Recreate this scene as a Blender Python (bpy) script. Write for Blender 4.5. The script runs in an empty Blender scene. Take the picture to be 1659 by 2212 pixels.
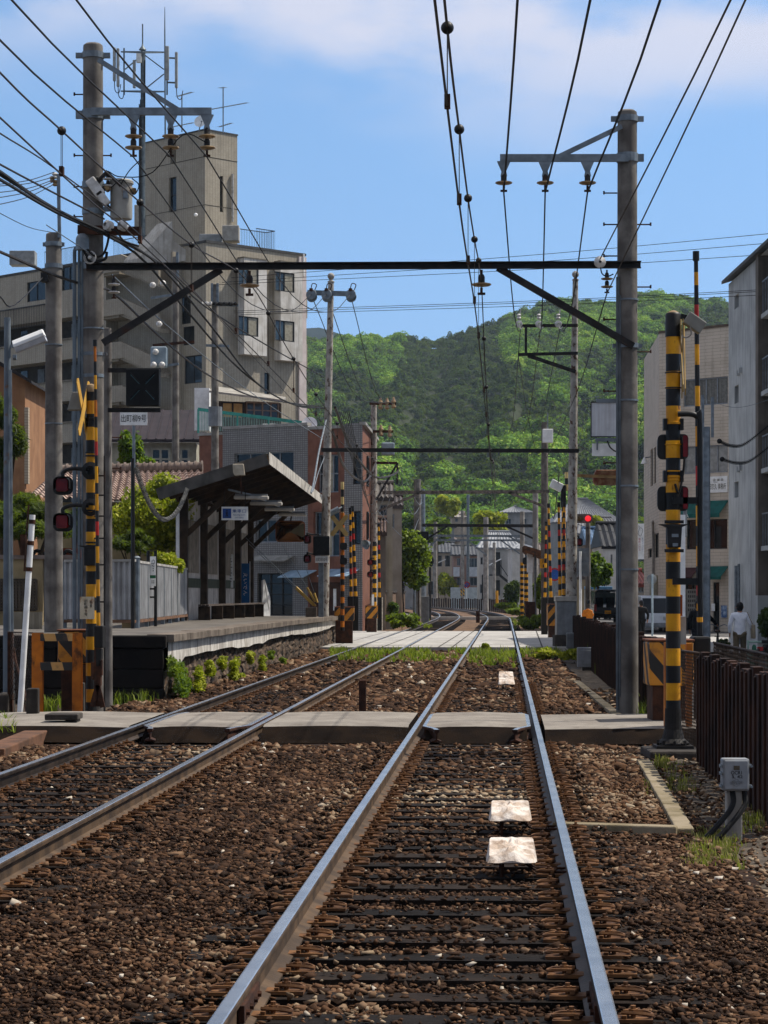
import bpy,math,random
import numpy as np
from mathutils import Vector,Matrix
random.seed(7); RNG = np.random.default_rng(7)
R = math.radians; PI = math.pi
SC = bpy.context.scene; COL = SC.collection
F, HC, XC, YH = 5000.0, 1.62, 829.5, 1285.0     # focal length in working units, eye height, optical axis, horizon
def P(x,y,Y): return Vector(((x-XC)*Y/F,Y,HC-(y-YH)*Y/F))
def ZY(y,Y): return HC-(y-YH)*Y/F
def XX(x,Y): return (x-XC)*Y/F
def V(*a): return Vector(a if len(a) > 1 else a[0])
UP = Vector((0,0,1))
def bend(Y,s=150): return max(0.0,Y-s)**2/2600.0
def TRX(Y): return -.345+.052*Y-bend(Y)
def TLX(Y): return -3.825+.052*Y-bend(Y,146)
TD = Vector((.052,1,0)).normalized(); TN = Vector((1,-.052,0)).normalized(); TANG = -math.atan(.052)
WL = {}
# ---------------------------------------------------------------- mesh builder
class MB:
 def __init__(s): s.v = []; s.f = []; s.m = []
 def add(s,vs,fs,mi=0):
  b = len(s.v); s.v += [tuple(p) for p in vs]
  for f in fs: s.f.append(tuple(b+i for i in f)); s.m.append(mi)
  return s
 def bx(s,x0,x1,y0,y1,z0,z1,mi=0):
  return s.add([(x0,y0,z0),(x1,y0,z0),(x1,y1,z0),(x0,y1,z0),(x0,y0,z1),(x1,y0,z1),(x1,y1,z1),(x0,y1,z1)],
                     [(0,3,2,1),(4,5,6,7),(0,1,5,4),(1,2,6,5),(2,3,7,6),(3,0,4,7)],mi)
 def obx(s, c, ax, ay, az, mi=0):                       # oriented box: centre + three half axes
  c,ax,ay,az = map(Vector,(c,ax,ay,az)); vs = []
  for k in (-1,1):
   for i,j in ((-1,-1),(1,-1),(1,1),(-1,1)): vs.append(c+ax*i+ay*j+az*k)
  if ax.cross(ay).dot(az) < 0: fs = [(0,1,2,3),(7,6,5,4),(4,5,1,0),(5,6,2,1),(6,7,3,2),(7,4,0,3)]
  else: fs = [(3,2,1,0),(4,5,6,7),(0,1,5,4),(1,2,6,5),(2,3,7,6),(3,0,4,7)]
  return s.add(vs,fs,mi)
 def bar(s,p,q,w,h,mi=0,up=UP):
  p,q = Vector(p),Vector(q); d = q-p; l = d.length; d.normalize()
  u = Vector(up)
  if abs(d.dot(u)) > .95: u = Vector((0,1,0))
  sd = d.cross(u).normalized(); u2 = sd.cross(d)
  return s.obx((p+q)/2,sd*w/2,d*l/2,u2*h/2,mi)
 def tube(s,pts,r,n=8,mi=0,caps=True,mis=None):
  pts = [Vector(p) for p in pts]; k = len(pts)
  rs = r if isinstance(r,(list,tuple)) else [r]*k
  b = len(s.v); u = None
  for i,p in enumerate(pts):
   d = (pts[min(i+1,k-1)]-pts[max(i-1,0)]).normalized()
   if u is None:
    u = d.orthogonal().normalized() if abs(d.z) < .95 else (Vector((0,-1,0))-d*(-d.y)).normalized()
   else:
    u = (u-d*u.dot(d)).normalized()
   w = d.cross(u)
   for j in range(n):
    a = 2*PI*j/n; q = p+(u*math.cos(a)+w*math.sin(a))*rs[i]; s.v.append(tuple(q))
  for i in range(k-1):
   for j in range(n):
    a,c = b+i*n+j,b+i*n+(j+1) % n
    s.f.append((a,c,c+n,a+n)); s.m.append(mis[i] if mis else mi)
  if caps:
   s.f.append(tuple(b+j for j in reversed(range(n)))); s.m.append(mis[0] if mis else mi)
   s.f.append(tuple(b+(k-1)*n+j for j in range(n))); s.m.append(mis[-1] if mis else mi)
  return s
 def lathe(s,c,prof,n=16,axis=UP,mi=0,mis=None):
  c = Vector(c); a = Vector(axis).normalized()
  return s.tube([c+a*z for r,z in prof],[max(r,1e-4) for r,z in prof],n,mi,True,mis) if all(prof[i][1] != prof[i+1][1] for i in range(len(prof)-1)) else s._lathe(c,prof,n,a,mi,mis)
 def _lathe(s,c,prof,n,a,mi,mis):
  c = Vector(c); a = Vector(a).normalized(); u = a.orthogonal().normalized(); w = a.cross(u); b = len(s.v); k = len(prof)
  for r,z in prof:
   for j in range(n):
    t = 2*PI*j/n; s.v.append(tuple(c+a*z+(u*math.cos(t)+w*math.sin(t))*max(r,1e-4)))
  for i in range(k-1):
   for j in range(n):
    p,q = b+i*n+j,b+i*n+(j+1) % n
    s.f.append((p,q,q+n,p+n)); s.m.append(mis[i] if mis else mi)
  return s
 def prism(s, poly, ext, mi=0, mi_side=None):           # polygon of 3D points pushed along ext
  poly = [Vector(p) for p in poly]; e = Vector(ext); n = len(poly)
  nn = sum(((poly[i]-poly[0]).cross(poly[(i+1) % n]-poly[0]) for i in range(1,n-1)),Vector())
  if nn.dot(e) > 0: poly = poly[::-1]
  vs = poly+[p+e for p in poly]
  s.add(vs,[tuple(range(n)),tuple(range(2*n-1,n-1,-1))],mi)
  b = len(s.v)-2*n
  for i in range(n):
   j = (i+1) % n; s.f.append((b+i,b+n+i,b+n+j,b+j)); s.m.append(mi if mi_side is None else mi_side)
  return s
 def ball(s,c,r,n=12,m=8,mi=0,sc=(1,1,1)):
  c = Vector(c); vs = [c+Vector((0,0,-r*sc[2]))]; fs = []
  for i in range(1,m):
   t = -PI/2+PI*i/m
   for j in range(n):
    a = 2*PI*j/n; vs.append(c+Vector((math.cos(t)*math.cos(a)*sc[0],math.cos(t)*math.sin(a)*sc[1],math.sin(t)*sc[2]))*r)
  vs.append(c+Vector((0,0,r*sc[2])))
  for j in range(n):
   fs.append((0,1+(j+1) % n,1+j)); e = 1+(m-2)*n
   fs.append((e+j,e+(j+1) % n,len(vs)-1))
  for i in range(m-2):
   for j in range(n):
    a = 1+i*n+j; b = 1+i*n+(j+1) % n; fs.append((a,b,b+n,a+n))
  return s.add(vs,fs,mi)
 def build(s,name,mats,parent=None,smooth=False,bevel=0.0,origin=None):
  o = Vector(origin) if origin is not None else (WL[parent].copy() if parent else (sum((Vector(p) for p in s.v),Vector())/max(1,len(s.v))))
  if not parent and origin is None: o.z = min(p[2] for p in s.v)
  me = bpy.data.meshes.new(name); me.from_pydata([(p[0]-o.x,p[1]-o.y,p[2]-o.z) for p in s.v],[],s.f)
  if not isinstance(mats,(list,tuple)): mats = [mats]
  for m in mats: me.materials.append(m)
  if len(mats) > 1: me.polygons.foreach_set('material_index',s.m)
  uvmap(me,o)
  if smooth:
   me.polygons.foreach_set('use_smooth',[True]*len(me.polygons)); me.set_sharp_from_angle(angle=.7)
  me.update()
  return link(name,me,parent,o,bevel)
def uvmap(me,o):
 n = len(me.loops); uv = me.uv_layers.new(name='UV')
 co = np.empty(len(me.vertices)*3,np.float32); me.vertices.foreach_get('co',co); co = co.reshape(-1,3)+np.array(o,np.float32)
 vi = np.empty(n,np.int32); me.loops.foreach_get('vertex_index',vi)
 pn = np.empty(len(me.polygons)*3,np.float32); me.polygons.foreach_get('normal',pn); pn = pn.reshape(-1,3)
 lt = np.empty(len(me.polygons),np.int32); me.polygons.foreach_get('loop_total',lt)
 nn = np.repeat(pn,lt,axis=0); p = co[vi]
 flat = np.abs(nn[:,2]) > .75
 hl = np.sqrt(nn[:,0]**2+nn[:,1]**2)+1e-6
 u = np.where(flat,p[:,0],(-nn[:,1]*p[:,0]+nn[:,0]*p[:,1])/hl); v = np.where(flat,p[:,1],p[:,2])
 uv.data.foreach_set('uv',np.stack([u,v],1).astype(np.float32).ravel())
def link(name,me,parent,o,bevel=0):
 ob = bpy.data.objects.new(name,me); COL.objects.link(ob)
 if parent: ob.parent = parent; ob.location = Vector(o)-WL[parent]
 else: ob.location = o
 WL[ob] = Vector(o)
 if bevel:
  b = ob.modifiers.new('edge','BEVEL'); b.width = bevel; b.segments = 2; b.limit_method = 'ANGLE'
 return ob
def tag(o,label=None,cat=None,group=None,kind=None):
 if label: o['label'] = label
 if cat: o['category'] = cat
 if group: o['group'] = group
 if kind: o['kind'] = kind
 return o
def thing(name,label,cat,loc,group=None):
 o = bpy.data.objects.new(name,None); COL.objects.link(o); o.location = loc; o.empty_display_size = .2; WL[o] = Vector(loc)
 return tag(o,label,cat,group)
KIDS = {}
def children(o): return [c for c in bpy.data.objects if c.parent == o]
def copy_tree(o,loc=None,rotz=None,label=None,group=None,parent=None,kids=None):
 c = o.copy(); COL.objects.link(c); WL[c] = Vector(loc) if loc is not None else WL.get(o,Vector())
 if parent: c.parent = parent
 if loc is not None: c.location = loc
 if rotz is not None: c.rotation_euler = (0,0,rotz)
 if label: c['label'] = label
 if group: c['group'] = group
 for ch in (kids if kids is not None else children(o)): copy_tree(ch,parent=c)
 return c
def np_mesh(name,vs,fs,mat,parent=None,tint=None,smooth=False,origin=(0,0,0)):
 vs = np.asarray(vs,np.float32); fs = np.asarray(fs,np.int32); o = WL[parent] if parent else Vector(origin)
 vs = vs-np.array(o,np.float32)
 me = bpy.data.meshes.new(name); nf,k = fs.shape
 me.vertices.add(len(vs)); me.vertices.foreach_set('co',vs.ravel())
 me.loops.add(nf*k); me.loops.foreach_set('vertex_index',fs.ravel())
 me.polygons.add(nf); me.polygons.foreach_set('loop_start',np.arange(0,nf*k,k,dtype=np.int32))
 for m in (mat if isinstance(mat,(list,tuple)) else [mat]): me.materials.append(m)
 if smooth: me.polygons.foreach_set('use_smooth',np.ones(nf,bool))
 if tint is not None:
  a = me.attributes.new('tint','FLOAT','FACE'); a.data.foreach_set('value',np.asarray(tint,np.float32))
 me.update(calc_edges=True); me.validate()
 return link(name,me,parent,o)
# ---------------------------------------------------------------- materials
def lin(c):
 if isinstance(c,str):
  c = [int(c[i:i+2],16)/255 for i in (0,2,4)]; c = [x/12.92 if x <= .04045 else ((x+.055)/1.055)**2.4 for x in c]
 elif isinstance(c,(int,float)): c = (c,c,c)
 return (c[0],c[1],c[2],1)
class NT:
 def __init__(s,m): s.t = m.node_tree; s.n = s.t.nodes
 def new(s,ty,**kw):
  n = s.n.new(ty)
  for k,v in kw.items():
   if k.startswith('i_'): n.inputs[k[2:].replace('_',' ')].default_value = v
   else: setattr(n,k,v)
  return n
 def ln(s,a,b): s.t.links.new(a,b)
 def mix(s,f,a,b,mode='MIX'):
  n = s.new('ShaderNodeMix',data_type='RGBA',blend_type=mode)
  for i,x in ((0,f),(6,a),(7,b)):
   if hasattr(x,'is_linked'): s.ln(x,n.inputs[i])
   else: n.inputs[i].default_value = x
  return n.outputs[2]
 def math(s,op,a,b=None,c=None):
  n = s.new('ShaderNodeMath',operation=op)
  for i,x in enumerate((a,b,c)):
   if x is None: continue
   if hasattr(x,'is_linked'): s.ln(x,n.inputs[i])
   else: n.inputs[i].default_value = x
  return n.outputs[0]
 def ramp(s,f,lo,hi):
  n = s.new('ShaderNodeMapRange',interpolation_type='SMOOTHSTEP'); s.ln(f,n.inputs[0]); n.inputs[1].default_value = lo; n.inputs[2].default_value = hi
  return n.outputs[0]
 def noise(s,vec,scale,detail=4,rough=.55,stretch=None):
  if stretch:
   mp = s.new('ShaderNodeMapping'); mp.inputs['Scale'].default_value = stretch; s.ln(vec,mp.inputs[0]); vec = mp.outputs[0]
  n = s.new('ShaderNodeTexNoise'); n.inputs['Scale'].default_value = scale; n.inputs['Detail'].default_value = detail; n.inputs['Roughness'].default_value = rough
  s.ln(vec,n.inputs['Vector']); return n.outputs['Fac']
MATS = {}
def mat(name,c1,c2=None,scale=3.0,rough=.8,bump=0.0,bscale=None,metal=0.0,streak=None,stk=.35,contrast=(.35,.65),spec=.28,rust=None,rustr=(.58,.66),rs=4.0,coat=0):
 """painted / stained surface: two colours mixed by noise, optional vertical run-off streaks and rust spots"""
 if name in MATS: return MATS[name]
 m = bpy.data.materials.new(name); m.use_nodes = True; t = NT(m); b = t.n['Principled BSDF']
 tc = t.new('ShaderNodeNewGeometry').outputs['Position']
 c1 = lin(c1); c2 = lin(c2) if c2 is not None else tuple(x*.78 for x in c1[:3])+(1,)
 f = t.ramp(t.noise(tc,scale,6),*contrast); c = t.mix(f,c1,c2)
 if streak is not None:
  g = t.ramp(t.noise(tc,1.0,5,.6,(7,7,.35)),.48,.72); g = t.math('MULTIPLY',g,stk); c = t.mix(g,c,lin(streak))
 if rust is not None:
  g = t.ramp(t.noise(tc,rs,8,.65,(1,1,.6)),*rustr); c = t.mix(g,c,lin(rust))
 t.ln(c,b.inputs['Base Color']); b.inputs['Roughness'].default_value = rough; b.inputs['Metallic'].default_value = metal
 b.inputs['Specular IOR Level'].default_value = spec
 if coat: b.inputs['Coat Weight'].default_value = coat
 if bump:
  bp = t.new('ShaderNodeBump'); bp.inputs['Strength'].default_value = bump; bp.inputs['Distance'].default_value = .02
  t.ln(t.noise(tc,bscale or scale*6,6),bp.inputs['Height']); t.ln(bp.outputs[0],b.inputs['Normal'])
 MATS[name] = m; return m
def tile_mat(name,c1,c2,joint,w=.2,h=.06,mortar=.008,rough=.7,offset=.0,dirt=None,bump=.4):
 if name in MATS: return MATS[name]
 m = bpy.data.materials.new(name); m.use_nodes = True; t = NT(m); b = t.n['Principled BSDF']
 uv = t.new('ShaderNodeUVMap'); uv.uv_map = 'UV'
 k = t.new('ShaderNodeTexBrick',offset=offset); k.inputs['Scale'].default_value = 1; k.inputs['Color1'].default_value = lin(c1); k.inputs['Color2'].default_value = lin(c2)
 k.inputs['Mortar'].default_value = lin(joint); k.inputs['Mortar Size'].default_value = mortar; k.inputs['Brick Width'].default_value = w; k.inputs['Row Height'].default_value = h
 t.ln(uv.outputs[0],k.inputs['Vector'])
 pos = t.new('ShaderNodeNewGeometry').outputs['Position']
 c = k.outputs['Color']
 g = t.math('MULTIPLY',t.ramp(t.noise(pos,.9,6,.6),.4,.75),.3); c = t.mix(g,c,lin(dirt or joint))
 g = t.math('MULTIPLY',t.ramp(t.noise(pos,1.0,5,.6,(3,3,.2)),.5,.75),.3); c = t.mix(g,c,lin(dirt or joint))
 t.ln(c,b.inputs['Base Color']); b.inputs['Roughness'].default_value = rough
 bp = t.new('ShaderNodeBump'); bp.inputs['Strength'].default_value = bump; bp.inputs['Distance'].default_value = .01; bp.invert = True
 t.ln(k.outputs['Fac'],bp.inputs['Height']); t.ln(bp.outputs[0],b.inputs['Normal'])
 MATS[name] = m; return m
def stripe_mat(name,c1,c2,period,slope=1.0,rough=.55,wear=True):
 if name in MATS: return MATS[name]
 m = bpy.data.materials.new(name); m.use_nodes = True; t = NT(m); b = t.n['Principled BSDF']
 uv = t.new('ShaderNodeUVMap'); uv.uv_map = 'UV'; sp = t.new('ShaderNodeSeparateXYZ'); t.ln(uv.outputs[0],sp.inputs[0])
 k = t.math('ADD',sp.outputs[0],t.math('MULTIPLY',sp.outputs[1],slope)); k = t.math('FRACT',t.math('DIVIDE',k,period)); k = t.math('GREATER_THAN',k,.5)
 c = t.mix(k,lin(c1),lin(c2)); pos = t.new('ShaderNodeNewGeometry').outputs['Position']
 if wear: c = t.mix(t.math('MULTIPLY',t.ramp(t.noise(pos,6,7,.65),.5,.7),.55),c,lin('5a3a22'))
 t.ln(c,b.inputs['Base Color']); b.inputs['Roughness'].default_value = rough; MATS[name] = m; return m
def tint_mat(name,cols,rough=.8,trans=0.0,noise=0.0,nscale=8,spec=.3):
 """colours picked along a ramp by the per-face 'tint' attribute (each stone or leaf has its own colour)"""
 if name in MATS: return MATS[name]
 m = bpy.data.materials.new(name); m.use_nodes = True; t = NT(m); b = t.n['Principled BSDF']
 a = t.new('ShaderNodeAttribute',attribute_name='tint'); r = t.new('ShaderNodeValToRGB')
 e = r.color_ramp.elements
 for i,(p,c) in enumerate(cols):
  el = e[i] if i < 2 else e.new(p)
  el.position = p; el.color = lin(c)
 t.ln(a.outputs['Fac'],r.inputs[0]); c = r.outputs[0]
 if noise:
  pos = t.new('ShaderNodeNewGeometry').outputs['Position']
  c = t.mix(t.math('MULTIPLY',t.ramp(t.noise(pos,nscale,5),.35,.7),noise),c,(0.02,.015,.01,1))
 t.ln(c,b.inputs['Base Color']); b.inputs['Roughness'].default_value = rough; b.inputs['Specular IOR Level'].default_value = spec
 if trans:
  tr = t.new('ShaderNodeBsdfTranslucent'); ms = t.new('ShaderNodeMixShader'); ms.inputs[0].default_value = trans
  c2 = t.mix(.5,c,(.35,.5,.02,1)); t.ln(c2,tr.inputs[0])
  t.ln(b.outputs[0],ms.inputs[1]); t.ln(tr.outputs[0],ms.inputs[2]); t.ln(ms.outputs[0],t.n['Material Output'].inputs[0])
 MATS[name] = m; return m
def glass_mat(name,c='0c1114',c2=None,rough=.06):
 return mat(name,c,c2 or c,1.2,rough,spec=.6)
def lamp_mat(name,c,strength):
 if name in MATS: return MATS[name]
 m = bpy.data.materials.new(name); m.use_nodes = True; b = m.node_tree.nodes['Principled BSDF']
 b.inputs['Base Color'].default_value = lin(c); b.inputs['Emission Color'].default_value = lin(c); b.inputs['Emission Strength'].default_value = strength
 MATS[name] = m; return m
M = dict(
 concrete=lambda: mat('pole_concrete','7a756e','55504b',2.5,.9,.25,30,streak='3b3633',stk=.5),
 conc_light=lambda: mat('light_concrete','a19b92','7d7770',2.0,.9,.25,25,streak='4b4640',stk=.4),
 conc_dark=lambda: mat('dark_concrete','4a443e','2b2723',2.0,.95,.4,20,streak='1c1916',stk=.5),
 galv=lambda: mat('galvanised_steel','7d858a','666d72',6,.5,metal=.55,rust='5d4433',rustr=(.66,.74)),
 steel_dark=lambda: mat('dark_beam_steel','302e2d','1e1c1b',5,.6,metal=.3,rust='3b2418',rustr=(.55,.7)),
 black=lambda: mat('black_paint','0c0d0e','1e1d1c',5,.5,streak='3a3732',stk=.3),
 black_wire=lambda: mat('black_cable','0f0f10','191817',8,.7),
 copper=lambda: mat('weathered_copper_wire','3a3128','2a241e',8,.55,metal=.4),
 rust=lambda: mat('rusty_iron','4a2c1c','2c1a12',7,.85,.3,60,metal=.1),
 yellow=lambda: mat('warning_yellow','dc9c0c','bf8109',4,.5,rust='6b4416',rustr=(.6,.7),rs=7,streak='5f3d12',stk=.35),
 orange=lambda: mat('warning_orange','b9690f','9c5510',5,.6,rust='55300f',rustr=(.55,.68)),
 white=lambda: mat('white_paint','f0f0ec','dcdcd8',4,.5),
 red=lambda: mat('red_paint','a81a14','8c1712',5,.5),
 porcelain=lambda: mat('brown_porcelain','9c8460','7d6548',8,.25),
 porcelain_w=lambda: mat('white_porcelain','cfcdc8','b3afa8',8,.25),
 rustwhite=lambda: mat('rusty_white_pole','a9a49b','8a857d',4,.75,.15,40,rust='4d3324',rustr=(.52,.62),rs=7),
 lens_red=lambda: mat('dark_red_lens','75100c','560a08',5,.15),
 wood_dark=lambda: mat('old_dark_timber','241b14','14100c',5,.85,.4,30),
 grey_box=lambda: mat('grey_enamel','7b7f82','696d70',4,.5,streak='4a3c30',stk=.25),
)
def m_(k):
 x = M[k]
 if callable(x): x = M[k] = x()
 return x
def text(body,name,mt,c,right,up,w,h,parent,th=.003,spacing=1.0):
 """lettering cut from a flat sheet, fitted into a w x h field centred at c"""
 cu = bpy.data.curves.new(name,'FONT'); cu.body = body; cu.extrude = .012; cu.align_x = 'CENTER'; cu.space_line = 1.0*spacing; cu.resolution_u = 3
 tmp = bpy.data.objects.new(name,cu); COL.objects.link(tmp); dg = bpy.context.evaluated_depsgraph_get()
 me = bpy.data.meshes.new_from_object(tmp.evaluated_get(dg)); bpy.data.objects.remove(tmp); bpy.data.curves.remove(cu)
 if not len(me.vertices): return None
 co = np.empty(len(me.vertices)*3,np.float32); me.vertices.foreach_get('co',co); co = co.reshape(-1,3)
 lo,hi = co.min(0),co.max(0); sx = w/max(hi[0]-lo[0],1e-5); sy = h/max(hi[1]-lo[1],1e-5); mid = (lo+hi)/2
 r = np.array(Vector(right).normalized()); u = np.array(Vector(up).normalized()); n = np.cross(r,u)
 q = np.outer((co[:,0]-mid[0])*sx,r)+np.outer((co[:,1]-mid[1])*sy,u)+np.outer((co[:,2])*(th/.024),n)+np.array(c)-np.array(WL[parent])
 me.vertices.foreach_set('co',q.astype(np.float32).ravel()); me.materials.clear(); me.materials.append(mt); me.name = name; me.update()
 ob = bpy.data.objects.new(name,me); COL.objects.link(ob); ob.parent = parent; WL[ob] = WL[parent]
 return ob
def catenary(a,b,sag,n=14):
 a,b = Vector(a),Vector(b); return [a.lerp(b,i/n)-UP*sag*4*(i/n)*(1-i/n) for i in range(n+1)]
def spline(pts,n=6):
 pts = [Vector(p) for p in pts]; out = []; q = [pts[0]*2-pts[1]]+pts+[pts[-1]*2-pts[-2]]
 for i in range(1,len(q)-2):
  for k in range(n):
   t = k/n; a,b,c,d = q[i-1:i+3]
   out.append(.5*((2*b)+(c-a)*t+(2*a-5*b+4*c-d)*t*t+(3*b-a-3*c+d)*t**3))
 return out+[pts[-1]]
# ---------------------------------------------------------------- foliage
def unit(n):
 v = RNG.normal(size=(n,3)); return v/np.linalg.norm(v,axis=1,keepdims=True)
def leaf_cloud(blobs,per,size,asp=.55,up=.25,shell=.55):
 """leaf quads through the outer shell of a set of ellipsoid clumps -> verts, faces, tint"""
 vs,tt = [],[]
 tot = sum(max(b[3:6])**2 for b in blobs)
 for b in blobs:
  n = max(8,int(per*max(b[3:6])**2/tot)); d = unit(n); rr = (shell+(1-shell)*RNG.random(n)**.6)*(1+.18*RNG.normal(size=n)*.6)
  c = np.array(b[:3])+d*rr[:,None]*np.array(b[3:6])
  nrm = d*.6+unit(n)*.9+np.array([0,0,up]); nrm /= np.linalg.norm(nrm,axis=1,keepdims=True)
  a = np.cross(nrm,unit(n)); a /= np.linalg.norm(a,axis=1,keepdims=True)+1e-6; e = np.cross(nrm,a)
  s = size*(.55+.9*RNG.random(n))[:,None]
  vs.append(np.stack([c-a*s,c-e*s*asp+nrm*s*.1,c+a*s,c+e*s*asp+nrm*s*.1],1)); k = RNG.random()*.35
  tt.append(np.clip(k+.65*RNG.random(n),0,1))
 v = np.concatenate(vs).reshape(-1,3); f = np.arange(len(v)).reshape(-1,4)
 return v,f,np.concatenate(tt)
def core(blobs,s=.72):
 m = MB()
 for b in blobs:
  k = len(m.v); m.ball(b[:3],1.0,9,6,0,(b[3]*s,b[4]*s,b[5]*s))
  for i in range(k,len(m.v)):
   j = 1+.16*(random.random()-.5)*2; p = Vector(m.v[i])-Vector(b[:3]); m.v[i] = tuple(Vector(b[:3])+p*j)
 return m
def blobs_in(c,r,n,br=.45,low=-.6):
 """clump ellipsoids spread through a crown of radii r centred at c"""
 out = []
 for i in range(n):
  d = unit(1)[0]; d[2] = max(d[2],low); k = .35+.5*RNG.random()
  q = np.array(c)+d*k*np.array(r); s = br*(.7+.6*RNG.random())
  out.append((q[0],q[1],q[2],r[0]*s,r[1]*s,r[2]*s*(.8+.2*RNG.random())))
 return out
def leafmat(kind):
 cs = {'bright': [(0,'34480f'),(.5,'5a7014'),(1,'8a9a24')],'yellow': [(0,'5f6a14'),(.5,'93981e'),(1,'bfb832')],
          'dark': [(0,'16240f'),(.6,'2a3d18'),(1,'45581f')],'mid': [(0,'24380f'),(.5,'3d5a16'),(1,'64801f')],'pine': [(0,'1f2c10'),(.6,'3a4a1a'),(1,'5c6426')]}[kind]
 return tint_mat('leaves_'+kind,cs,.6,.35 if kind != 'dark' else .2)
def tree(name,label,cat,c,r,n,leaves,size,kind,base_z,group=None,trunk=.12,limbs=5,br=.45,low=-.6):
 t = thing(name,label,cat,(c[0],c[1],base_z),group)
 b = blobs_in(c,r,n,br,low); v,f,k = leaf_cloud(b,leaves,size*(1.7 if kind == 'pine' else 1),.12 if kind == 'pine' else .55)
 crown = np_mesh('crown',v,f,leafmat(kind),t,k)
 cm = core(b,.62).build('crown_core',leafmat(kind),crown)
 m = MB(); top = Vector((c[0],c[1],c[2]-.1*r[2])); m.tube(spline([(c[0]+.05*r[0],c[1],base_z-.05),(c[0]-.04*r[0],c[1],(base_z+c[2])/2),top],4),[trunk*(1-.5*i/8) for i in range(9)],8)
 for i in range(limbs):
  q = b[i % len(b)]; s = Vector((c[0],c[1],base_z+(c[2]-base_z)*(.45+.3*random.random())))
  m.tube([s,(s+Vector(q[:3]))/2+UP*.08*r[2],Vector(q[:3])],[trunk*.5,trunk*.35,trunk*.15],6)
 m.build('trunk',mat('bark','4a3a2a','2c2218',6,.9,.4,30),t,True)
 return t
def grass(name,pts,h,mt,kind='stuff',bl=5,lean=.5,wid=.012,parent=None):
 """tufts of bent blades; pts is an (n,3) array of roots"""
 pts = np.asarray(pts,np.float32); n = len(pts)*bl; p = np.repeat(pts,bl,0)+np.concatenate([RNG.normal(0,.03,(n,2)),np.zeros((n,1))],1)
 a = RNG.random(n)*2*PI; hh = h*(.4+.8*RNG.random(n)); d = np.stack([np.cos(a),np.sin(a),np.zeros(n)],1); s = np.stack([-np.sin(a),np.cos(a),np.zeros(n)],1)
 w = wid*(.6+.8*RNG.random(n)); l = lean*(.3+RNG.random(n)); upv = np.array([0,0,1])
 m1 = p+upv*(hh*.6)[:,None]+d*(hh*l*.25)[:,None]; m2 = p+upv*(hh*(1-.25*l))[:,None]+d*(hh*l*.75)[:,None]
 v = np.stack([p-s*w[:,None],p+s*w[:,None],m1+s*(w*.8)[:,None],m1-s*(w*.8)[:,None],m2+s*(w*.15)[:,None],m2-s*(w*.15)[:,None]],1).reshape(-1,3)
 b = (np.arange(n)*6)[:,None]; f = np.concatenate([b+np.array([[0,1,2,3]]),b+np.array([[3,2,4,5]])],0)
 t = RNG.random(n); return np_mesh(name,v,f,mt,parent,np.concatenate([t,t]))
# ================================================================ camera, sky, sun
cam = bpy.data.cameras.new('camera'); co = bpy.data.objects.new('camera',cam); COL.objects.link(co); SC.camera = co
cam.sensor_fit = 'VERTICAL'; cam.sensor_height = 36; cam.sensor_width = 27; cam.lens = F/2212*36
cam.shift_y = (YH-1106)/2212; cam.clip_start = .1; cam.clip_end = 20000
co.location = (0,0,HC); co.rotation_euler = (PI/2,0,0)
SEL, SAZ = R(57), math.atan2(.95, .31)            # sun height, and its bearing from +Y towards +X
w = bpy.data.worlds.new('World'); SC.world = w; w.use_nodes = True; t = NT(w); bg = t.n['Background']
sky = t.new('ShaderNodeTexSky',sky_type='NISHITA',sun_disc=False); sky.sun_elevation = SEL; sky.sun_rotation = SAZ
sky.air_density = 1.15; sky.dust_density = .35; sky.ozone_density = 3.0; sky.altitude = 60
gen = t.new('ShaderNodeTexCoord').outputs['Generated']; sp = t.new('ShaderNodeSeparateXYZ'); t.ln(gen,sp.inputs[0])
lift = t.new('ShaderNodeVectorMath',operation='MULTIPLY_ADD'); t.ln(gen,lift.inputs[0]); lift.inputs[1].default_value = (1,1,.75); lift.inputs[2].default_value = (0,0,.26)
nrm = t.new('ShaderNodeVectorMath',operation='NORMALIZE'); t.ln(lift.outputs[0],nrm.inputs[0]); t.ln(nrm.outputs[0],sky.inputs[0])
hs = t.new('ShaderNodeHueSaturation'); hs.inputs['Saturation'].default_value = 1.13; t.ln(sky.outputs[0],hs.inputs['Color'])
gm = t.mix(1.0,hs.outputs[0],(.98,.99,.96,1),'MULTIPLY')
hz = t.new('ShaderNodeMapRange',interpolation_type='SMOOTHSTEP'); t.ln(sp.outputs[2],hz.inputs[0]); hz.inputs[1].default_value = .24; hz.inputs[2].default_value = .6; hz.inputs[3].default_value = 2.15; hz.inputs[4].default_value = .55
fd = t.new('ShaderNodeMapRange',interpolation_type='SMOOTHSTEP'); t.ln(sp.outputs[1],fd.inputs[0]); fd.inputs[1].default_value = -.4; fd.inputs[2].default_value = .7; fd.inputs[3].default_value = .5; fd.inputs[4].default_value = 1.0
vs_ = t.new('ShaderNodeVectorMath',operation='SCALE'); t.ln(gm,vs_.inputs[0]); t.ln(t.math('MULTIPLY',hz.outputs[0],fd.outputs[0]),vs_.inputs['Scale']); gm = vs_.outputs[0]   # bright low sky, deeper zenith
cl = t.noise(gen,9,7,.5,(1,1,2.6)); cl2 = t.noise(gen,4.2,3,.5,(1,1,2.0))
el = t.math('ADD',sp.outputs[2],t.math('MULTIPLY',t.math('SUBTRACT',cl2,.5),.16))
band = t.ramp(el,.186,.248); f = t.math('MULTIPLY',band,t.ramp(cl,.34,.58)); f = t.math('MULTIPLY',f,.95)
t.ln(t.mix(f,gm,(8.2,8.5,10.2,1)),bg.inputs['Color']); bg.inputs['Strength'].default_value = .076
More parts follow.
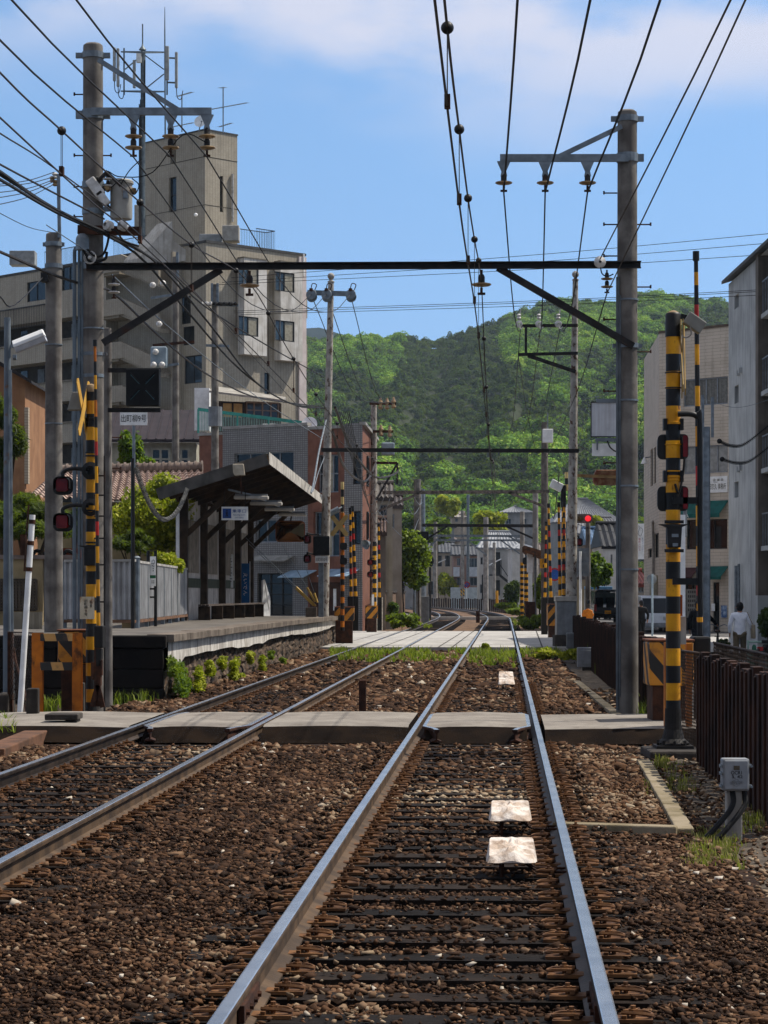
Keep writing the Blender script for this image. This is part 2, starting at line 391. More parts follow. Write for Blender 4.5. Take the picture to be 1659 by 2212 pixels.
sl = bpy.data.lights.new('sun','SUN'); sl.energy = 5.0; sl.angle = R(.5); sl.color = (1,.94,.85); so = bpy.data.objects.new('sun',sl); COL.objects.link(so)
sd = V((.95*math.cos(SEL),.31*math.cos(SEL),math.sin(SEL))); so.rotation_euler = (-sd).to_track_quat('-Z','Y').to_euler(); so.location = (30,20,60)
SC.view_settings.view_transform = 'Standard'; SC.view_settings.look = 'None'; SC.view_settings.exposure = .2; SC.view_settings.gamma = 1
SC.cycles.max_bounces = 6; SC.cycles.diffuse_bounces = 3; SC.cycles.transparent_max_bounces = 6
# ================================================================ air and ground
hm = bpy.data.materials.new('haze_air'); hm.use_nodes = True; t = NT(hm); t.n.remove(t.n['Principled BSDF']); pv = t.new('ShaderNodeVolumePrincipled'); pv.inputs['Color'].default_value = (.66,.82,1,1); pv.inputs['Density'].default_value = .00008; pv.inputs['Anisotropy'].default_value = .2
t.ln(pv.outputs[0],t.n['Material Output'].inputs['Volume']); tag(MB().bx(-1650,1650,-80,3800,-3,430).build('haze',hm,origin=(0,0,0)),kind='stuff')
def sheet(name,pts,z,mt,kind='structure'):
 m = MB(); m.add([(x,y,z) for x,y in pts],[tuple(range(len(pts)))]); o = m.build(name,mt,origin=(0,0,0)); return tag(o,kind=kind)
asphalt = mat('asphalt','5d5a57','4a4846',1.6,.9,.3,60)
path_as = mat('path_asphalt','8f887e','79726a',1.3,.9,.5,70,streak='4f473d',spec=.1)
earth = mat('trackside_earth','4b3d2e','352a20',1.2,.95,.5,14)
sheet('ground',[(-1600,-60),(1600,-60),(1600,3700),(-1600,3700)],-.36,mat('town_ground','6a6660','55514b',.3,.95,.2,8))
sheet('street',[(3.2,30),(9.0,30),(11.6,74),(70,60),(70,106),(8.4,106),(7.6,104.5),(5.75,71),(4.6,50)],-.33,asphalt)
tag(MB().add([(8.6,106,-.33),(70,106,-.33),(9.6,123,.12),(70,123,.12),(17,300,.15),(70,300,.15),(9.6,123,-.4),(17,300,-.4),(8.6,106,-.4)],[(0,1,3,2),(2,3,5,4),(0,2,6,8),(2,4,7,6)]).build('street',asphalt,origin=(0,0,0)),kind='structure')
def strip(name,fx0,fx1,y0,y1,z,mt,st=3.0,amp=0.0):
 m = MB(); n = int((y1-y0)/st); k = 14; rows = []
 for i in range(n+1):
  Y = y0+(y1-y0)*i/n; a,b = fx0(Y),fx1(Y)
  for j in range(k+1): rows.append((a+(b-a)*j/k,Y,z+amp*(random.random()-.5)))
 m.add(rows,[(i*(k+1)+j,i*(k+1)+j+1,(i+1)*(k+1)+j+1,(i+1)*(k+1)+j) for i in range(n) for j in range(k)])
 return tag(m.build(name,mt,origin=(0,0,0)),kind='structure')
bed = mat('ballast_bed','3a2a20','221811',9,.95,.6,45,spec=.1)
strip('ballast_bed',lambda Y: TLX(Y)-2.3,lambda Y: TRX(Y)+1.95,1,72.2,-.205,bed,.6,.03)
strip('ballast_bed',lambda Y: TLX(Y)-2.6,lambda Y: TRX(Y)+2.6,103.8,345,-.19,mat('far_ballast','72573f','4a3828',3,.95,.5,25),3,.03)
strip('trackside_ground',lambda Y: TRX(Y)+1.95,lambda Y: TRX(Y)+3.2,1,72.2,-.215,mat('gravel_dirt','5a5044','3e362d',5,.95,.6,30),.6,.03)
strip('trackside_ground',lambda Y: TLX(Y)-9,lambda Y: TLX(Y)-2.3,20,72.2,-.2,earth,.8,.05)
# ================================================================ stones
import bmesh
def shard(g):
 """convex splinter of broken stone: hull of a few random points"""
 bm = bmesh.new(); p = g.normal(size=(9,3)); p /= np.linalg.norm(p,axis=1,keepdims=True); p *= g.uniform(.75,1.15,(9,1)); p *= np.array([g.uniform(.9,1.35),g.uniform(.6,1),g.uniform(.4,.8)])
 for q in p: bm.verts.new(q)
 bmesh.ops.convex_hull(bm,input=bm.verts[:]); bmesh.ops.delete(bm,geom=[v for v in bm.verts if not v.link_faces],context='VERTS'); bm.verts.index_update(); r = (np.array([v.co[:] for v in bm.verts]),np.array([[v.index for v in f.verts] for f in bm.faces])); bm.free(); return r
SH = [shard(RNG) for i in range(48)]
def stones(name,xy,z,size,mt,tint):
 """broken-stone splinters, each turned and tilted at random"""
 pick = RNG.integers(0,48,len(xy)); VS,FS,TS,o = [],[],[],0
 for i,(v,f) in enumerate(SH):
  k = np.where(pick == i)[0]; n = len(k); a = RNG.random(n)*2*PI; b = RNG.normal(0,.5,n); ca,sa,cb,sb = [q[:,None] for q in (np.cos(a),np.sin(a),np.cos(b),np.sin(b))]
  x,y,w = v[None,:,0],v[None,:,1],v[None,:,2]; y,w = y*cb-w*sb,y*sb+w*cb; x,y = x*ca-y*sa,x*sa+y*ca
  VS.append((np.stack([x,y,w],2)*size[k][:,None,None]+np.stack([xy[k,0],xy[k,1],z[k]],1)[:,None,:]).reshape(-1,3)); FS.append((f[None]+(np.arange(n)*len(v))[:,None,None]).reshape(-1,3)+o); TS.append(np.repeat(tint[k],len(f))); o += n*len(v)
 return np_mesh(name,np.concatenate(VS),np.concatenate(FS),mt,None,np.concatenate(TS))
def vnoise(x,y,s,seed):
 g = np.random.default_rng(seed).random((64,64)); x,y = x/s % 63,y/s % 63; i,j = x.astype(int),y.astype(int); fx,fy = x-i,y-j; fx = fx*fx*(3-2*fx); fy = fy*fy*(3-2*fy)
 return (g[i,j]*(1-fx)+g[(i+1) % 64,j]*fx)*(1-fy)+(g[i,(j+1) % 64]*(1-fx)+g[(i+1) % 64,(j+1) % 64]*fx)*fy
SLP = .55; SY0 = 7.45
SJIT = RNG.uniform(-.05,.05,400)
def scatter(y0,y1,mult=1.0,pmin=.031,pk=.0023):
 out = []; Y = y0
 while Y < y1:
  p = max(pmin,pk*Y); hw = .205*Y+1.2; n = int(2*hw*1.0/(p*p)*mult)
  out.append(np.stack([RNG.uniform(-hw,hw,n),RNG.uniform(Y,Y+1,n),np.full(n,p)],1)); Y += 1
 return np.concatenate(out)
s = scatter(6.5,72,1.3); X,Y,pz = s.T
cr,clx = -.345+.052*Y,-3.825+.052*Y; dr,dl = X-cr,X-clx
k = np.floor((Y-SY0)/SLP+.5).astype(int); dy = np.abs(Y-(SY0+k*SLP)-SJIT[np.clip(k,0,399)]*.6)
keep = (X > clx-2.3) & (dr < 1.85)
onrail = (np.abs(np.abs(dr)-.75) < .075) | (np.abs(np.abs(dl)-.75) < .075); keep &= ~onrail
inr = np.minimum(np.abs(dr),np.abs(dl))
ons = (dy < .105) & (inr < 1.18)
cov = np.where(inr < .95,.12+.3*(np.abs(dy-.1) < .03),np.where(dr > .9,.6,.85)); cov = np.where(vnoise(X,Y,.5,3) > .62,cov+.25,cov); keep &= ~(ons & (RNG.random(len(X)) > cov))
keep &= ~((Y > 27.3) & (Y < 31.9))
rz = np.where(inr < 1.0,-.18,-.162)+np.where(ons & (inr < 1.1),.03,0)+np.where(dr > 1.3,-.02,0)
X,Y,pz,rz,inr,dr = [a[keep] for a in (X,Y,pz,rz,inr,dr)]
pale = np.clip((vnoise(X,Y,2.3,5)-.52)*2.2,0,1)*.55+np.exp(-((Y-19.6)/1.5)**2)*(.55*(dr > -1.2))+np.exp(-((Y-14.8)/.6)**2)*.2*(dr > .9)
tn = np.clip(RNG.beta(1.3,2.9,len(X))*.68+pale*RNG.uniform(.25,.75,len(X)),0,.9); tn = np.where(RNG.random(len(X)) < .006,.93+.07*RNG.random(len(X)),tn)
sz = pz*(.3+.62*RNG.random(len(X))**1.5)*(1+.35*(vnoise(X,Y,.8,8) > .6)); sz = np.where(RNG.random(len(X)) < .03,sz*1.5,sz)
stone_m = tint_mat('ballast_stone',[(0,'1f150f'),(.2,'3d2a1d'),(.42,'684b35'),(.7,'927e66'),(.9,'ae9f88'),(1,'c4bbad')],.9,0,.3,30,.12)
tag(stones('ballast',np.stack([X,Y],1),rz+RNG.uniform(-.012,.014,len(X)),sz,stone_m,tn),kind='stuff')
s = scatter(7,45,.5,.04,.0032); X,Y,pz = s.T; dr = X-(-.345+.052*Y); kp = (dr > 1.8) & (dr < 3.15); X,Y,pz = X[kp],Y[kp],pz[kp]
tag(stones('gravel',np.stack([X,Y],1),np.full(len(X),-.205),pz*RNG.uniform(.2,.7,len(X)),stone_m,np.clip(RNG.beta(2,2.5,len(X))*.85+.1,0,.9)),kind='stuff')
# ================================================================ tracks
rail_rust = mat('rail_side_rust','5c4936','3e3125',4,.75,.2,40,metal=.15)
rail_rust2 = mat('rail_side_dark','45392f','2c241d',4,.6,.2,40,metal=.3)
rail_top = mat('polished_rail_head','dcdcda','c3c6c8',3,.27,metal=1.0)
sleeper_m = [mat('sleeper_timber_%d' % i,c,d,3,.95,.5,25,streak='14100d',spec=.15) for i,(c,d) in enumerate((('231b16','120e0b'),('2a221c','18130f'),('1c1714','0e0b09')))]
RP = [(-.031,-.002),(-.025,0),(.025,0),(.031,-.002),(.034,-.012),(.032,-.034),(.009,-.048),(.008,-.122),(.064,-.142),(.064,-.153),(-.064,-.153),(-.064,-.142),(-.008,-.122),(-.009,-.048),(-.032,-.034),(-.034,-.012)]
def rail_sweep(m,pts,prof=RP,zo=0.0):
 pts = [Vector(p) for p in pts]; n = len(prof); b = len(m.v)
 for i,p in enumerate(pts):
  d = (pts[min(i+1,len(pts)-1)]-pts[max(0,i-1)]); d.z = 0; d.normalize(); sd = V((d.y,-d.x,0))
  for x,z in prof: m.v.append(tuple(p+sd*x+UP*(z+zo)))
 for i in range(len(pts)-1):
  for j in range(n):
   a,c = b+i*n+j,b+i*n+(j+1) % n; m.f.append((a,a+n,c+n,c)); m.m.append(0 if j in (0,1,2) else 1)
 m.f.append(tuple(b+j for j in range(n))); m.m.append(1); m.f.append(tuple(b+(len(pts)-1)*n+j for j in reversed(range(n)))); m.m.append(1)
 return m
YS = [4+3*i for i in range(48)]+[150+5*i for i in range(40)]
def clip_mesh():
 m = MB(); m.bx(-.02, .15, -.055, .055, -.148, -.132)                       # tie plate
 p = [(.02,-.022,-.108),(.11,-.030,-.112),(.14,-.018,-.118),(.148,0,-.12),(.14,.018,-.118),(.11,.03,-.112),(.03,.026,-.112)]
 m.tube(spline(p,3),.0085,5); m.tube([(.07,0,-.135),(.07,0,-.082)],.012,6); m.tube([(.07,0,-.112),(.07,0,-.096)],.022,6)
 m.bar((.03,-.045,-.128),(.05,.05,-.116),.02,.02); me = m.build('rail_clip',mat('clip_rust','75502f','4a301c',9,.8),origin=(0,0,0)); d = me.data; bpy.data.objects.remove(me); return d
CLIP = clip_mesh()
def make_track(fx,label,y0,side_mats,ncl):
 t = thing('railway_track',label,'railway track',(fx(20),20,-.2)); o = WL[t]
 for sgn,sm in ((-.75,side_mats[0]),(.75,side_mats[1])):
  rail_sweep(MB(),[(fx(Y)+sgn*(1 if True else 1),Y,0) for Y in YS]).build('rail',[rail_top,sm],t)
 me_s = []
 for i in range(3):
  m = MB(); w = .105+.006*i
  m.bx(-1.2,1.2,-w,w,-.29,-.153); b = m.build('sleeper',sleeper_m[i],origin=(0,0,0),bevel=0); me_s.append(b.data); bpy.data.objects.remove(b)
 far = MB(); n = 0; k = 0
 while True:
  Y = SY0+SLP*k+SJIT[k]*.6; k += 1
  if Y > 71.8: break
  if Y < y0 or 27.6 < Y < 31.6: continue
  n += 1
  if n > 100:
   far.obx((fx(Y),Y,-.22),TN*1.2,TD*.105,UP*.07); continue
  s = bpy.data.objects.new('sleeper',me_s[(k*7) % 3]); COL.objects.link(s); s.parent = t; s.location = V((fx(Y)+SJIT[(k*3) % 400]*1.2,Y,SJIT[(k*5) % 400]*.12))-o; s.rotation_euler = (0,0,TANG+SJIT[(k*11) % 400]*.3)
  if n <= ncl:
   for sg in (-1,1):
    for q in (-1,1):
     c = bpy.data.objects.new('rail_clip',CLIP); COL.objects.link(c); c.parent = s
     c.location = (sg*.75+q*.058-SJIT[(k*3) % 400]*1.2,.02*q,-SJIT[(k*5) % 400]*.12); c.rotation_euler = (0,0,0 if q > 0 else PI)
 for i in range(200):
  Y = 104.5+i*.6
  far.obx((fx(Y),Y,-.248),TN*1.2,TD*.105,UP*.07)
 tag(far.build('sleeper',sleeper_m[0],t),kind='stuff')
 return t
make_track(TRX,'single track with polished rails on dark timber sleepers that runs straight out under the viewer',7,(rail_rust,rail_rust2),64)
make_track(TLX,'second track with rusty rails curving past the station platform on the left',12.5,(rail_rust2,rail_rust),60)
# rail joint bars by the viewer
for sg,dd in ((-.75,.045),(.75,-.045)):
 m = MB(); Y = 9.7; m.obx((TRX(Y)+sg+dd*.6,Y,-.085),TN*.012,TD*.3,UP*.035)
 for q in (-.22,-.08,.08,.22): m.tube([(TRX(Y+q)+sg,Y+q,-.09),(TRX(Y+q)+sg+dd*1.2,Y+q,-.09)],.014,6)
 tag(m.build('joint_bar',m_('rust')),'rusty bolted joint bar on the inner side of the near %s rail' % ('left' if sg < 0 else 'right'),'rail joint')
# ================================================================ crossings
apron = mat('path_apron','20170f','120c08',2.5,.95,.6,60,spec=.05)
def panel(xa,xb,dz=0.0,y0=(28.6,28.6),y1=31.7):
 """asphalt footpath slab with a sloped dark front apron; xa, xb are functions of Y"""
 m = MB(); z = -.012+dz; nx = 8; b = []
 for Yf,zz in ((28.05,-.2),(28.55,z-.02),(28.75,z),(y1,z),(y1+.25,-.2)):
  for i in range(nx+1):
   f = i/nx; x = xa(Yf)+(xb(Yf)-xa(Yf))*f; b.append((x,Yf+.5*(.5-f)*0-(x-1)*.055,zz+.018*math.sin(f*PI)+(.006*random.random() if zz > -.1 else 0)))
 m.add(b,[(r*(nx+1)+i,r*(nx+1)+i+1,(r+1)*(nx+1)+i+1,(r+1)*(nx+1)+i) for r in range(4) for i in range(nx)])
 for i in range(len(m.m)): m.m[i] = 1 if i < nx else 0
 e = [(m.v[r*(nx+1)],m.v[r*(nx+1)+nx]) for r in range(5)]
 m.add([p[0] for p in e],[(4,3,2,1,0)],1); m.add([p[1] for p in e],[(0,1,2,3,4)],1)
 return tag(m.build('footpath',[path_as,apron],origin=(0,0,0)),kind='structure')
panel(lambda Y: TLX(Y)-3.1,lambda Y: TLX(Y)-.84,.0)
panel(lambda Y: TLX(Y)-.62,lambda Y: TLX(Y)+.62)
panel(lambda Y: TLX(Y)+.84,lambda Y: TRX(Y)-.84,.012)
panel(lambda Y: TRX(Y)-.62,lambda Y: TRX(Y)+.62,.01)
panel(lambda Y: TRX(Y)+.84,lambda Y: TRX(Y)+3.6,-.01)
for fx,wh in ((TLX,'left'),(TRX,'right')):
 for sg in (-1,1):
  pts = [(fx(Y)+sg*(.64-k),Y-.06*(fx(Y)-1),-.004) for Y,k in ((27.9,.17),(28.25,.13),(28.7,.0),(30,0),(31.4,0),(31.9,.08))]
  rail_sweep(MB(),pts).build('guard_rail',[rail_top,m_('rust')])
  o = bpy.data.objects['guard_rail'] if False else COL.objects[-1]
  tag(o,'rusty bent-ended guard rail beside the %s rail of the %s track' % ('left' if sg < 0 else 'right','right' if wh == 'right' else 'platform'),'guard rail','guard rails at the footpath crossing')
# road crossing beyond the platform
deckm = mat('crossing_concrete','b3afa8','9c9891',.8,.85,.2,30,streak='6a6762',stk=.3)
m = MB(); ya,yb = 72,104
xs = [(-3.8,None)]
def dseg(a,b,mi=0,z=-.006): m.add([(a(ya)*1,ya,z),(b(ya),ya,z),(b(yb),yb,z),(a(yb),yb,z),(a(ya),ya,-.3),(b(ya),ya,-.3),(b(yb),yb,-.3),(a(yb),yb,-.3)],[(0,1,2,3),(4,5,1,0),(5,6,2,1),(6,7,3,2),(7,4,0,3)],mi)
L = [lambda Y: -9+.052*Y,lambda Y: TLX(Y)-.83,lambda Y: TLX(Y)-.67,lambda Y: TLX(Y)+.67,lambda Y: TLX(Y)+.83,lambda Y: TRX(Y)-.83,lambda Y: TRX(Y)-.67,lambda Y: TRX(Y)+.67,lambda Y: TRX(Y)+.83,lambda Y: TRX(Y)+2.5]
for i in range(0,10,2):
 if i+1 < len(L): dseg(L[i],L[i+1])
for a,b in ((L[1],L[2]),(L[3],L[4]),(L[5],L[6]),(L[7],L[8])): dseg(a,b,1,-.05)
tag(m.build('road_crossing',[deckm,mat('flangeway','2b2825','1d1b19',3,.9)],origin=(0,0,0)),kind='structure')
m = MB()
for yy,w_ in ((76.5,.45),(84,.25),(87.8,.18),(92,.25),(99.5,.5)):
 for i in range(0,10,2):
  m.add([(L[i](yy)+.05,yy,-.002),(L[i+1](yy)-.05,yy,-.002),(L[i+1](yy+w_)-.05,yy+w_,-.002),(L[i](yy+w_)+.05,yy+w_,-.002)],[(0,1,2,3)])
tag(m.build('road_marking',mat('worn_road_paint','d6d4cf','aaa7a1',4,.8),origin=(0,0,0)),kind='structure')
m = MB()
for fx,dx in ((TLX,-1.6),(TLX,0),(TLX,1.75),(TRX,-1.3),(TRX,1.5)):
 m.add([(fx(ya)+dx,ya,-.001),(fx(ya)+dx+.05,ya,-.001),(fx(yb)+dx+.3,yb,-.001),(fx(yb)+dx+.25,yb,-.001)],[(0,1,2,3)])
tag(m.build('road_joint',mat('joint_tar','4a4640','34312d',4,.9),origin=(0,0,0)),kind='structure')
m = MB(); m.add([(TRX(72)+2.5,72,-.01),(16,71,-.33),(17,103,-.33),(TRX(104)+2.5,104,-.01)],[(0,1,2,3)]); tag(m.build('road_ramp',deckm,origin=(0,0,0)),kind='structure')
m = MB(); m.bx(-14,24,168,169.4,-.3,.02); tag(m.build('far_crossing',deckm,origin=(0,0,0)),kind='structure')
# ================================================================ platform
def PE(Y): return TLX(Y)-1.8
plat_top = mat('platform_paving','6a645c','4f4a44',1.5,.95,.3,40)
cope = mat('platform_coping','776c60','564c42',2.5,.95,.35,20,streak='3e352c')
band_m = mat('stained_white_concrete','cfcac1','a8a197',3,.9,.3,30,streak='332b24',stk=.75)
stone_wall = mat('mossy_stone_wall','4f3e30','1a120b',3.2,.95,.9,9,streak='8a7d6b',stk=.5,contrast=(.42,.58))
shade_stone = mat('shade_tinted_stone','1d1815','0e0c0b',2.5,.95,.7,7)
plat = thing('station_platform','low stone railway platform with pale stained concrete edge beside the left track','platform',(PE(55)-2,55,-.2))
N = 40; ys = [39+41*i/N for i in range(N+1)]; ztop = lambda Y: .93-.05*max(0,(Y-60)/20)
m = MB(); a = [(PE(Y),Y,ztop(Y)+.01) for Y in ys]; b = [(PE(Y)-7,Y,ztop(Y)+.01) for Y in ys]
m.add(a+b,[(i,i+1,N+2+i,N+1+i) for i in range(N)]); m.build('paving',plat_top,plat)
m = MB()
for i in range(N):                                                       # coping slabs, one every metre with open joints
 y0,y1 = ys[i]+.012,ys[i+1]-.012; c = V((PE((y0+y1)/2)-.17,(y0+y1)/2,ztop(y0)-.045+random.uniform(-.006,.006))); m.obx(c,TN*.23,TD*(y1-y0)/2,UP*.065)
m.build('coping',cope,plat,bevel=.008)
m = MB(); rg = random.Random(11); lowz = [.46+.07*min(1,i/8)+.04*math.sin(i*.37)+rg.uniform(-.025,.025)-(.14 if i < 2 else 0) for i in range(N+1)]
for i in range(N):
 y0,y1 = ys[i],ys[i+1]; m.add([(PE(y0)-.04,y0,lowz[i]),(PE(y1)-.04,y1,lowz[i+1]),(PE(y1)-.04,y1,ztop(y1)-.1),(PE(y0)-.04,y0,ztop(y0)-.1)],[(0,1,2,3)])
 m.add([(PE(y0)-.04,y0,lowz[i]),(PE(y1)-.04,y1,lowz[i+1]),(PE(y1)-.3,y1,lowz[i+1]+.02),(PE(y0)-.3,y0,lowz[i]+.02)],[(3,2,1,0)])
m.build('concrete_band',band_m,plat)
m = MB(); nr = 14; nc = 150; rows = []
for i in range(nc+1):
 Y = 39+41*i/nc
 for j in range(nr+1):
  z = -.26+.86*j/nr; rows.append((PE(Y)-.10-.04*j/nr+random.uniform(-.045,.03),Y,z))
m.add(rows,[(i*(nr+1)+j,(i+1)*(nr+1)+j,(i+1)*(nr+1)+j+1,i*(nr+1)+j+1) for i in range(nc) for j in range(nr)]); m.build('stone_face',stone_wall,plat)
m = MB(); rg = random.Random(3)                                          # near end: block courses under a coping, shade put into their colour
for r_,(z0,z1) in enumerate(((-.3,.04),(.05,.36),(.37,.72))):
 x = PE(39)-.1
 while x > PE(39)-3.6:
  w_ = rg.uniform(.6,1.1); m.bx(max(x-w_,PE(39)-3.6),x-.012,38.9+rg.uniform(-.03,.02),39.6,z0,z1); x -= w_
m.bx(PE(39)-3.6,PE(39)-.06,38.85,39.6,.73,ztop(39)+.005); m.build('end_wall',shade_stone,plat,bevel=.02)
m = MB(); m.add([(PE(80),80,.86),(PE(80)-7,80,.86),(PE(80)-7,82,-.3),(PE(80)+.35,82,-.3),(PE(80),80,-.3),(PE(80)-7,80,-.3)],[(0,1,2,3),(0,3,4),(1,5,2)]); m.build('end_ramp',band_m,plat)
# weeds rooted in the stone face
for i,(px,py,sz,kd) in enumerate([(385,1465,.38,'mid'),(430,1470,.30,'yellow'),(452,1446,.2,'yellow'),(505,1448,.3,'yellow'),(478,1430,.18,'yellow'),(540,1420,.16,'yellow'),(566,1432,.22,'yellow'),(372,1440,.22,'bright'),(520,1470,.18,'yellow'),(585,1415,.12,'bright'),(610,1430,.12,'bright'),(397,1492,.3,'mid')]):
 Yw = -5.56/((px-XC)/F-.052)
 c = P(px,py,Yw); b = [(c.x+random.uniform(-.03,.05),c.y+random.uniform(-sz,sz)*1.3,c.z+random.uniform(-sz,sz)*.6,.05+sz*.1,sz*.4,sz*.36) for q in range(13)]
 v,f,k = leaf_cloud(b,int(1000*sz/.3)+140,.045,.3,up=.5,shell=.1); o = np_mesh('wall_weed',v,f,leafmat(kd),None,k,origin=(c.x,c.y,c.z))
 o2 = o; tag(o,'%s weed clump %s' % ('yellow-green' if kd == 'yellow' else 'olive green' if kd == 'mid' else 'small bright green',['at the foot of the platform corner, bushiest of them','low on the platform stones, beside the bushy corner clump','on platform stones above the widest yellow clump','wide and tall in the middle of the platform stones','just under the white platform band, second from the corner','high on the platform stones near the middle','lowest right of the widest clump on the platform stones','hanging from the platform corner under the white band','at ballast level under the middle of the platform wall','tiny, high up towards the far end of the wall','tiny, farthest along the platform stones','beside the ballast at the very corner of the platform'][i],),'weed','weeds growing from the platform wall')
# ================================================================ shelter
sh_wood = mat('shelter_timber','4a3a2b','261d15',3,.85,.3,25,streak='12100d')
sh_panel = mat('shelter_panel','dcd7d0','bab4ad',2,.8,.1,streak='3d3630')
ps = [(397,61.6),(440,65.8),(479,70.2),(513,74.5),(541,78.4)]
wx = lambda Y: -8.287+.048*Y
sh = thing('station_shelter','open timber platform shelter with rising corrugated roof','shelter',(wx(70),70,.9))
A,B,C_ = P(340,1078,59),P(578,1002,59),P(694,1089,79.2); D = A+(C_-B); Kk = P(362,1062,59)
m = MB()
def roofpt(u,v): return A.lerp(D,v).lerp(B.lerp(C_,v),u)
nu,nv = 2,130
top = [roofpt(u/nu,v/nv)+UP*(.26+.022*math.sin(v*2*PI/3.25*1.0)) for u in range(nu+1) for v in range(nv+1)]
bot = [p-UP*.05 for p in top]
k = (nv+1); m.add(top+bot,[(u*k+v,(u+1)*k+v,(u+1)*k+v+1,u*k+v+1) for u in range(nu) for v in range(nv)]+[(len(top)+u*k+v,len(top)+u*k+v+1,len(top)+(u+1)*k+v+1,len(top)+(u+1)*k+v) for u in range(nu) for v in range(nv)])
roof = m.build('roof',mat('weathered_corrugated_roof','8a867e','5f5b55',1.5,.85,.2,20,streak='3a362f',stk=.6),sh)
m = MB(); fr = (B-A).normalized()
m.bar(A+UP*.12,B+UP*.12,.08,.30); m.build('gable_fascia',mat('fascia_board','57544f','3b3835',2,.85,.2,streak='211f1c'),sh)
m = MB(); k2 = 120
e0 = [B.lerp(C_,i/k2)+UP*(.0)+V((.04+.012*math.sin(i*2*PI/3.0),0,0)) for i in range(k2+1)]; e1 = [p+UP*.30 for p in e0]
m.add(e0+e1,[(i,i+1,k2+2+i,k2+1+i) for i in range(k2)]+[(k2+1+i,k2+2+i,i+1,i) for i in range(0)]); m.build('eave_trim',mat('pale_eave_sheet','c6c2b9','a09c94',3,.8,.1,streak='4d4841',stk=.6),sh)
m = MB()
for i in range(14): p0,p1 = roofpt(.02,(i+.3)/14),roofpt(.98,(i+.3)/14); m.bar(p0+UP*.13,p1+UP*.13,.07,.14)
for u in (.1,.3,.5,.7,.9): m.bar(roofpt(u,.01)+UP*.22,roofpt(u,.99)+UP*.22,.09,.06)
m.build('rafters',mat('dark_rafter','4a3828','2a2018',3,.85),sh)
m = MB(); m.add([roofpt(0,0)+UP*.2,roofpt(1,0)+UP*.2,roofpt(1,1)+UP*.2,roofpt(0,1)+UP*.2],[(0,3,2,1)]); m.build('ceiling_boards',mat('brown_ceiling_board','b08c68','7d614a',3,.85),sh)
for i,(px,Y) in enumerate(ps):
 m = MB(); x = wx(Y); zt = 4.4; m.obx((x,Y,(ztop(Y)+zt)/2),TN*.11,TD*.13,UP*(zt-ztop(Y))/2); m.bar((x+.05,Y,3.2),(x+1.35,Y,4.45),.12,.14); m.build('post',sh_wood,sh)
for i in range(4):
 Y0,Y1 = ps[i][1]+.13,ps[i+1][1]-.13; m = MB(); xo = -.08
 m.add([(wx(Y0)+xo,Y0,ztop(Y0)),(wx(Y1)+xo,Y1,ztop(Y0)),(wx(Y1)+xo,Y1,4.4),(wx(Y0)+xo,Y0,4.4),(wx(Y0)+xo-.05,Y0,ztop(Y0)),(wx(Y1)+xo-.05,Y1,ztop(Y0)),(wx(Y1)+xo-.05,Y1,4.4),(wx(Y0)+xo-.05,Y0,4.4)],[(3,2,1,0),(4,5,6,7),(7,6,2,3)])
 wl = m.build('wall_panel',sh_panel,sh)
 def onw(y,z,d): return (wx(y)+xo+d,y,z)
 m = MB(); m.obx(onw((Y0+Y1)/2,1.95,.012),TN*.012,TD*(Y1-Y0)*.48,UP*.13); m.build('dark_rail_board',mat('green_grey_board','46503f','384033',3,.8),wl)
 m = MB(); m.obx(onw((Y0+Y1)/2,2.95,.014),TN*.014,TD*(Y1-Y0)*.36,UP*.72); m.build('notice_board',mat('faded_notice','8d8272','6b6154',4,.8,streak='b9b0a0',stk=.5),wl)
m = MB()
for q in (0,.1,.2): m.bar((wx(62.2)+.35+q,62.2,1.34),(wx(77.4)+.35+q,77.4,1.34),.085,.045)
be = m.build('bench_seat',mat('grey_bench_slat','5b5048','3d352f',4,.85));
bn = thing('bench','long slatted timber bench against the shelter back wall','bench',(wx(70)+.45,70,ztop(70))); be.parent = bn; be.location = WL[be]-WL[bn]; be.name = 'seat'
for i in range(6): m = MB(); y = 62.6+i*2.9; m.obx((wx(y)+.42,y,(ztop(y)+1.31)/2),TN*.16,TD*.04,UP*(1.31-ztop(y))/2); m.build('leg',sh_wood,bn)
MB().bx(XX(380,61),XX(387,61),61,61.1,.9,ZY(1100,61)).build('end_board',m_('white'),sh)
# things under and on the roof
tl = thing('strip_light','row-end strip light unit hung from the rail under the shelter roof','ceiling light',tuple(P(543,1075,62)))
del_l = tl
lightpos = [(543,1075,61.5),(575,1088,66),(604,1100.6,71),(632,1112,76)]
lab = ['nearest of the four','second nearest of the four','third nearest of the four','farthest of the four']
bpy.data.objects.remove(tl)
cond = [P(494,1058,60)]+[P(a,b-6,c) for a,b,c in lightpos]; m = MB(); m.tube(cond,.03,6); tag(m.build('lighting_conduit',m_('galv')),'grey conduit rail running under the shelter roof carrying the lights','conduit')
for (a,b,c),l in zip(lightpos,lab):
 p = P(a,b,c); t_ = thing('strip_light','pale strip light under the shelter roof, %s' % l,'ceiling light',p,'strip lights under the shelter roof')
 MB().obx(p,V((.45,.1,0)),TD*.12,UP*.045).build('diffuser',mat('lamp_diffuser','c9c3b8','a9a296',4,.4),t_,bevel=.02); MB().obx(p+UP*.07,V((.42,.1,0)),TD*.07,UP*.03).build('housing',m_('grey_box'),t_)
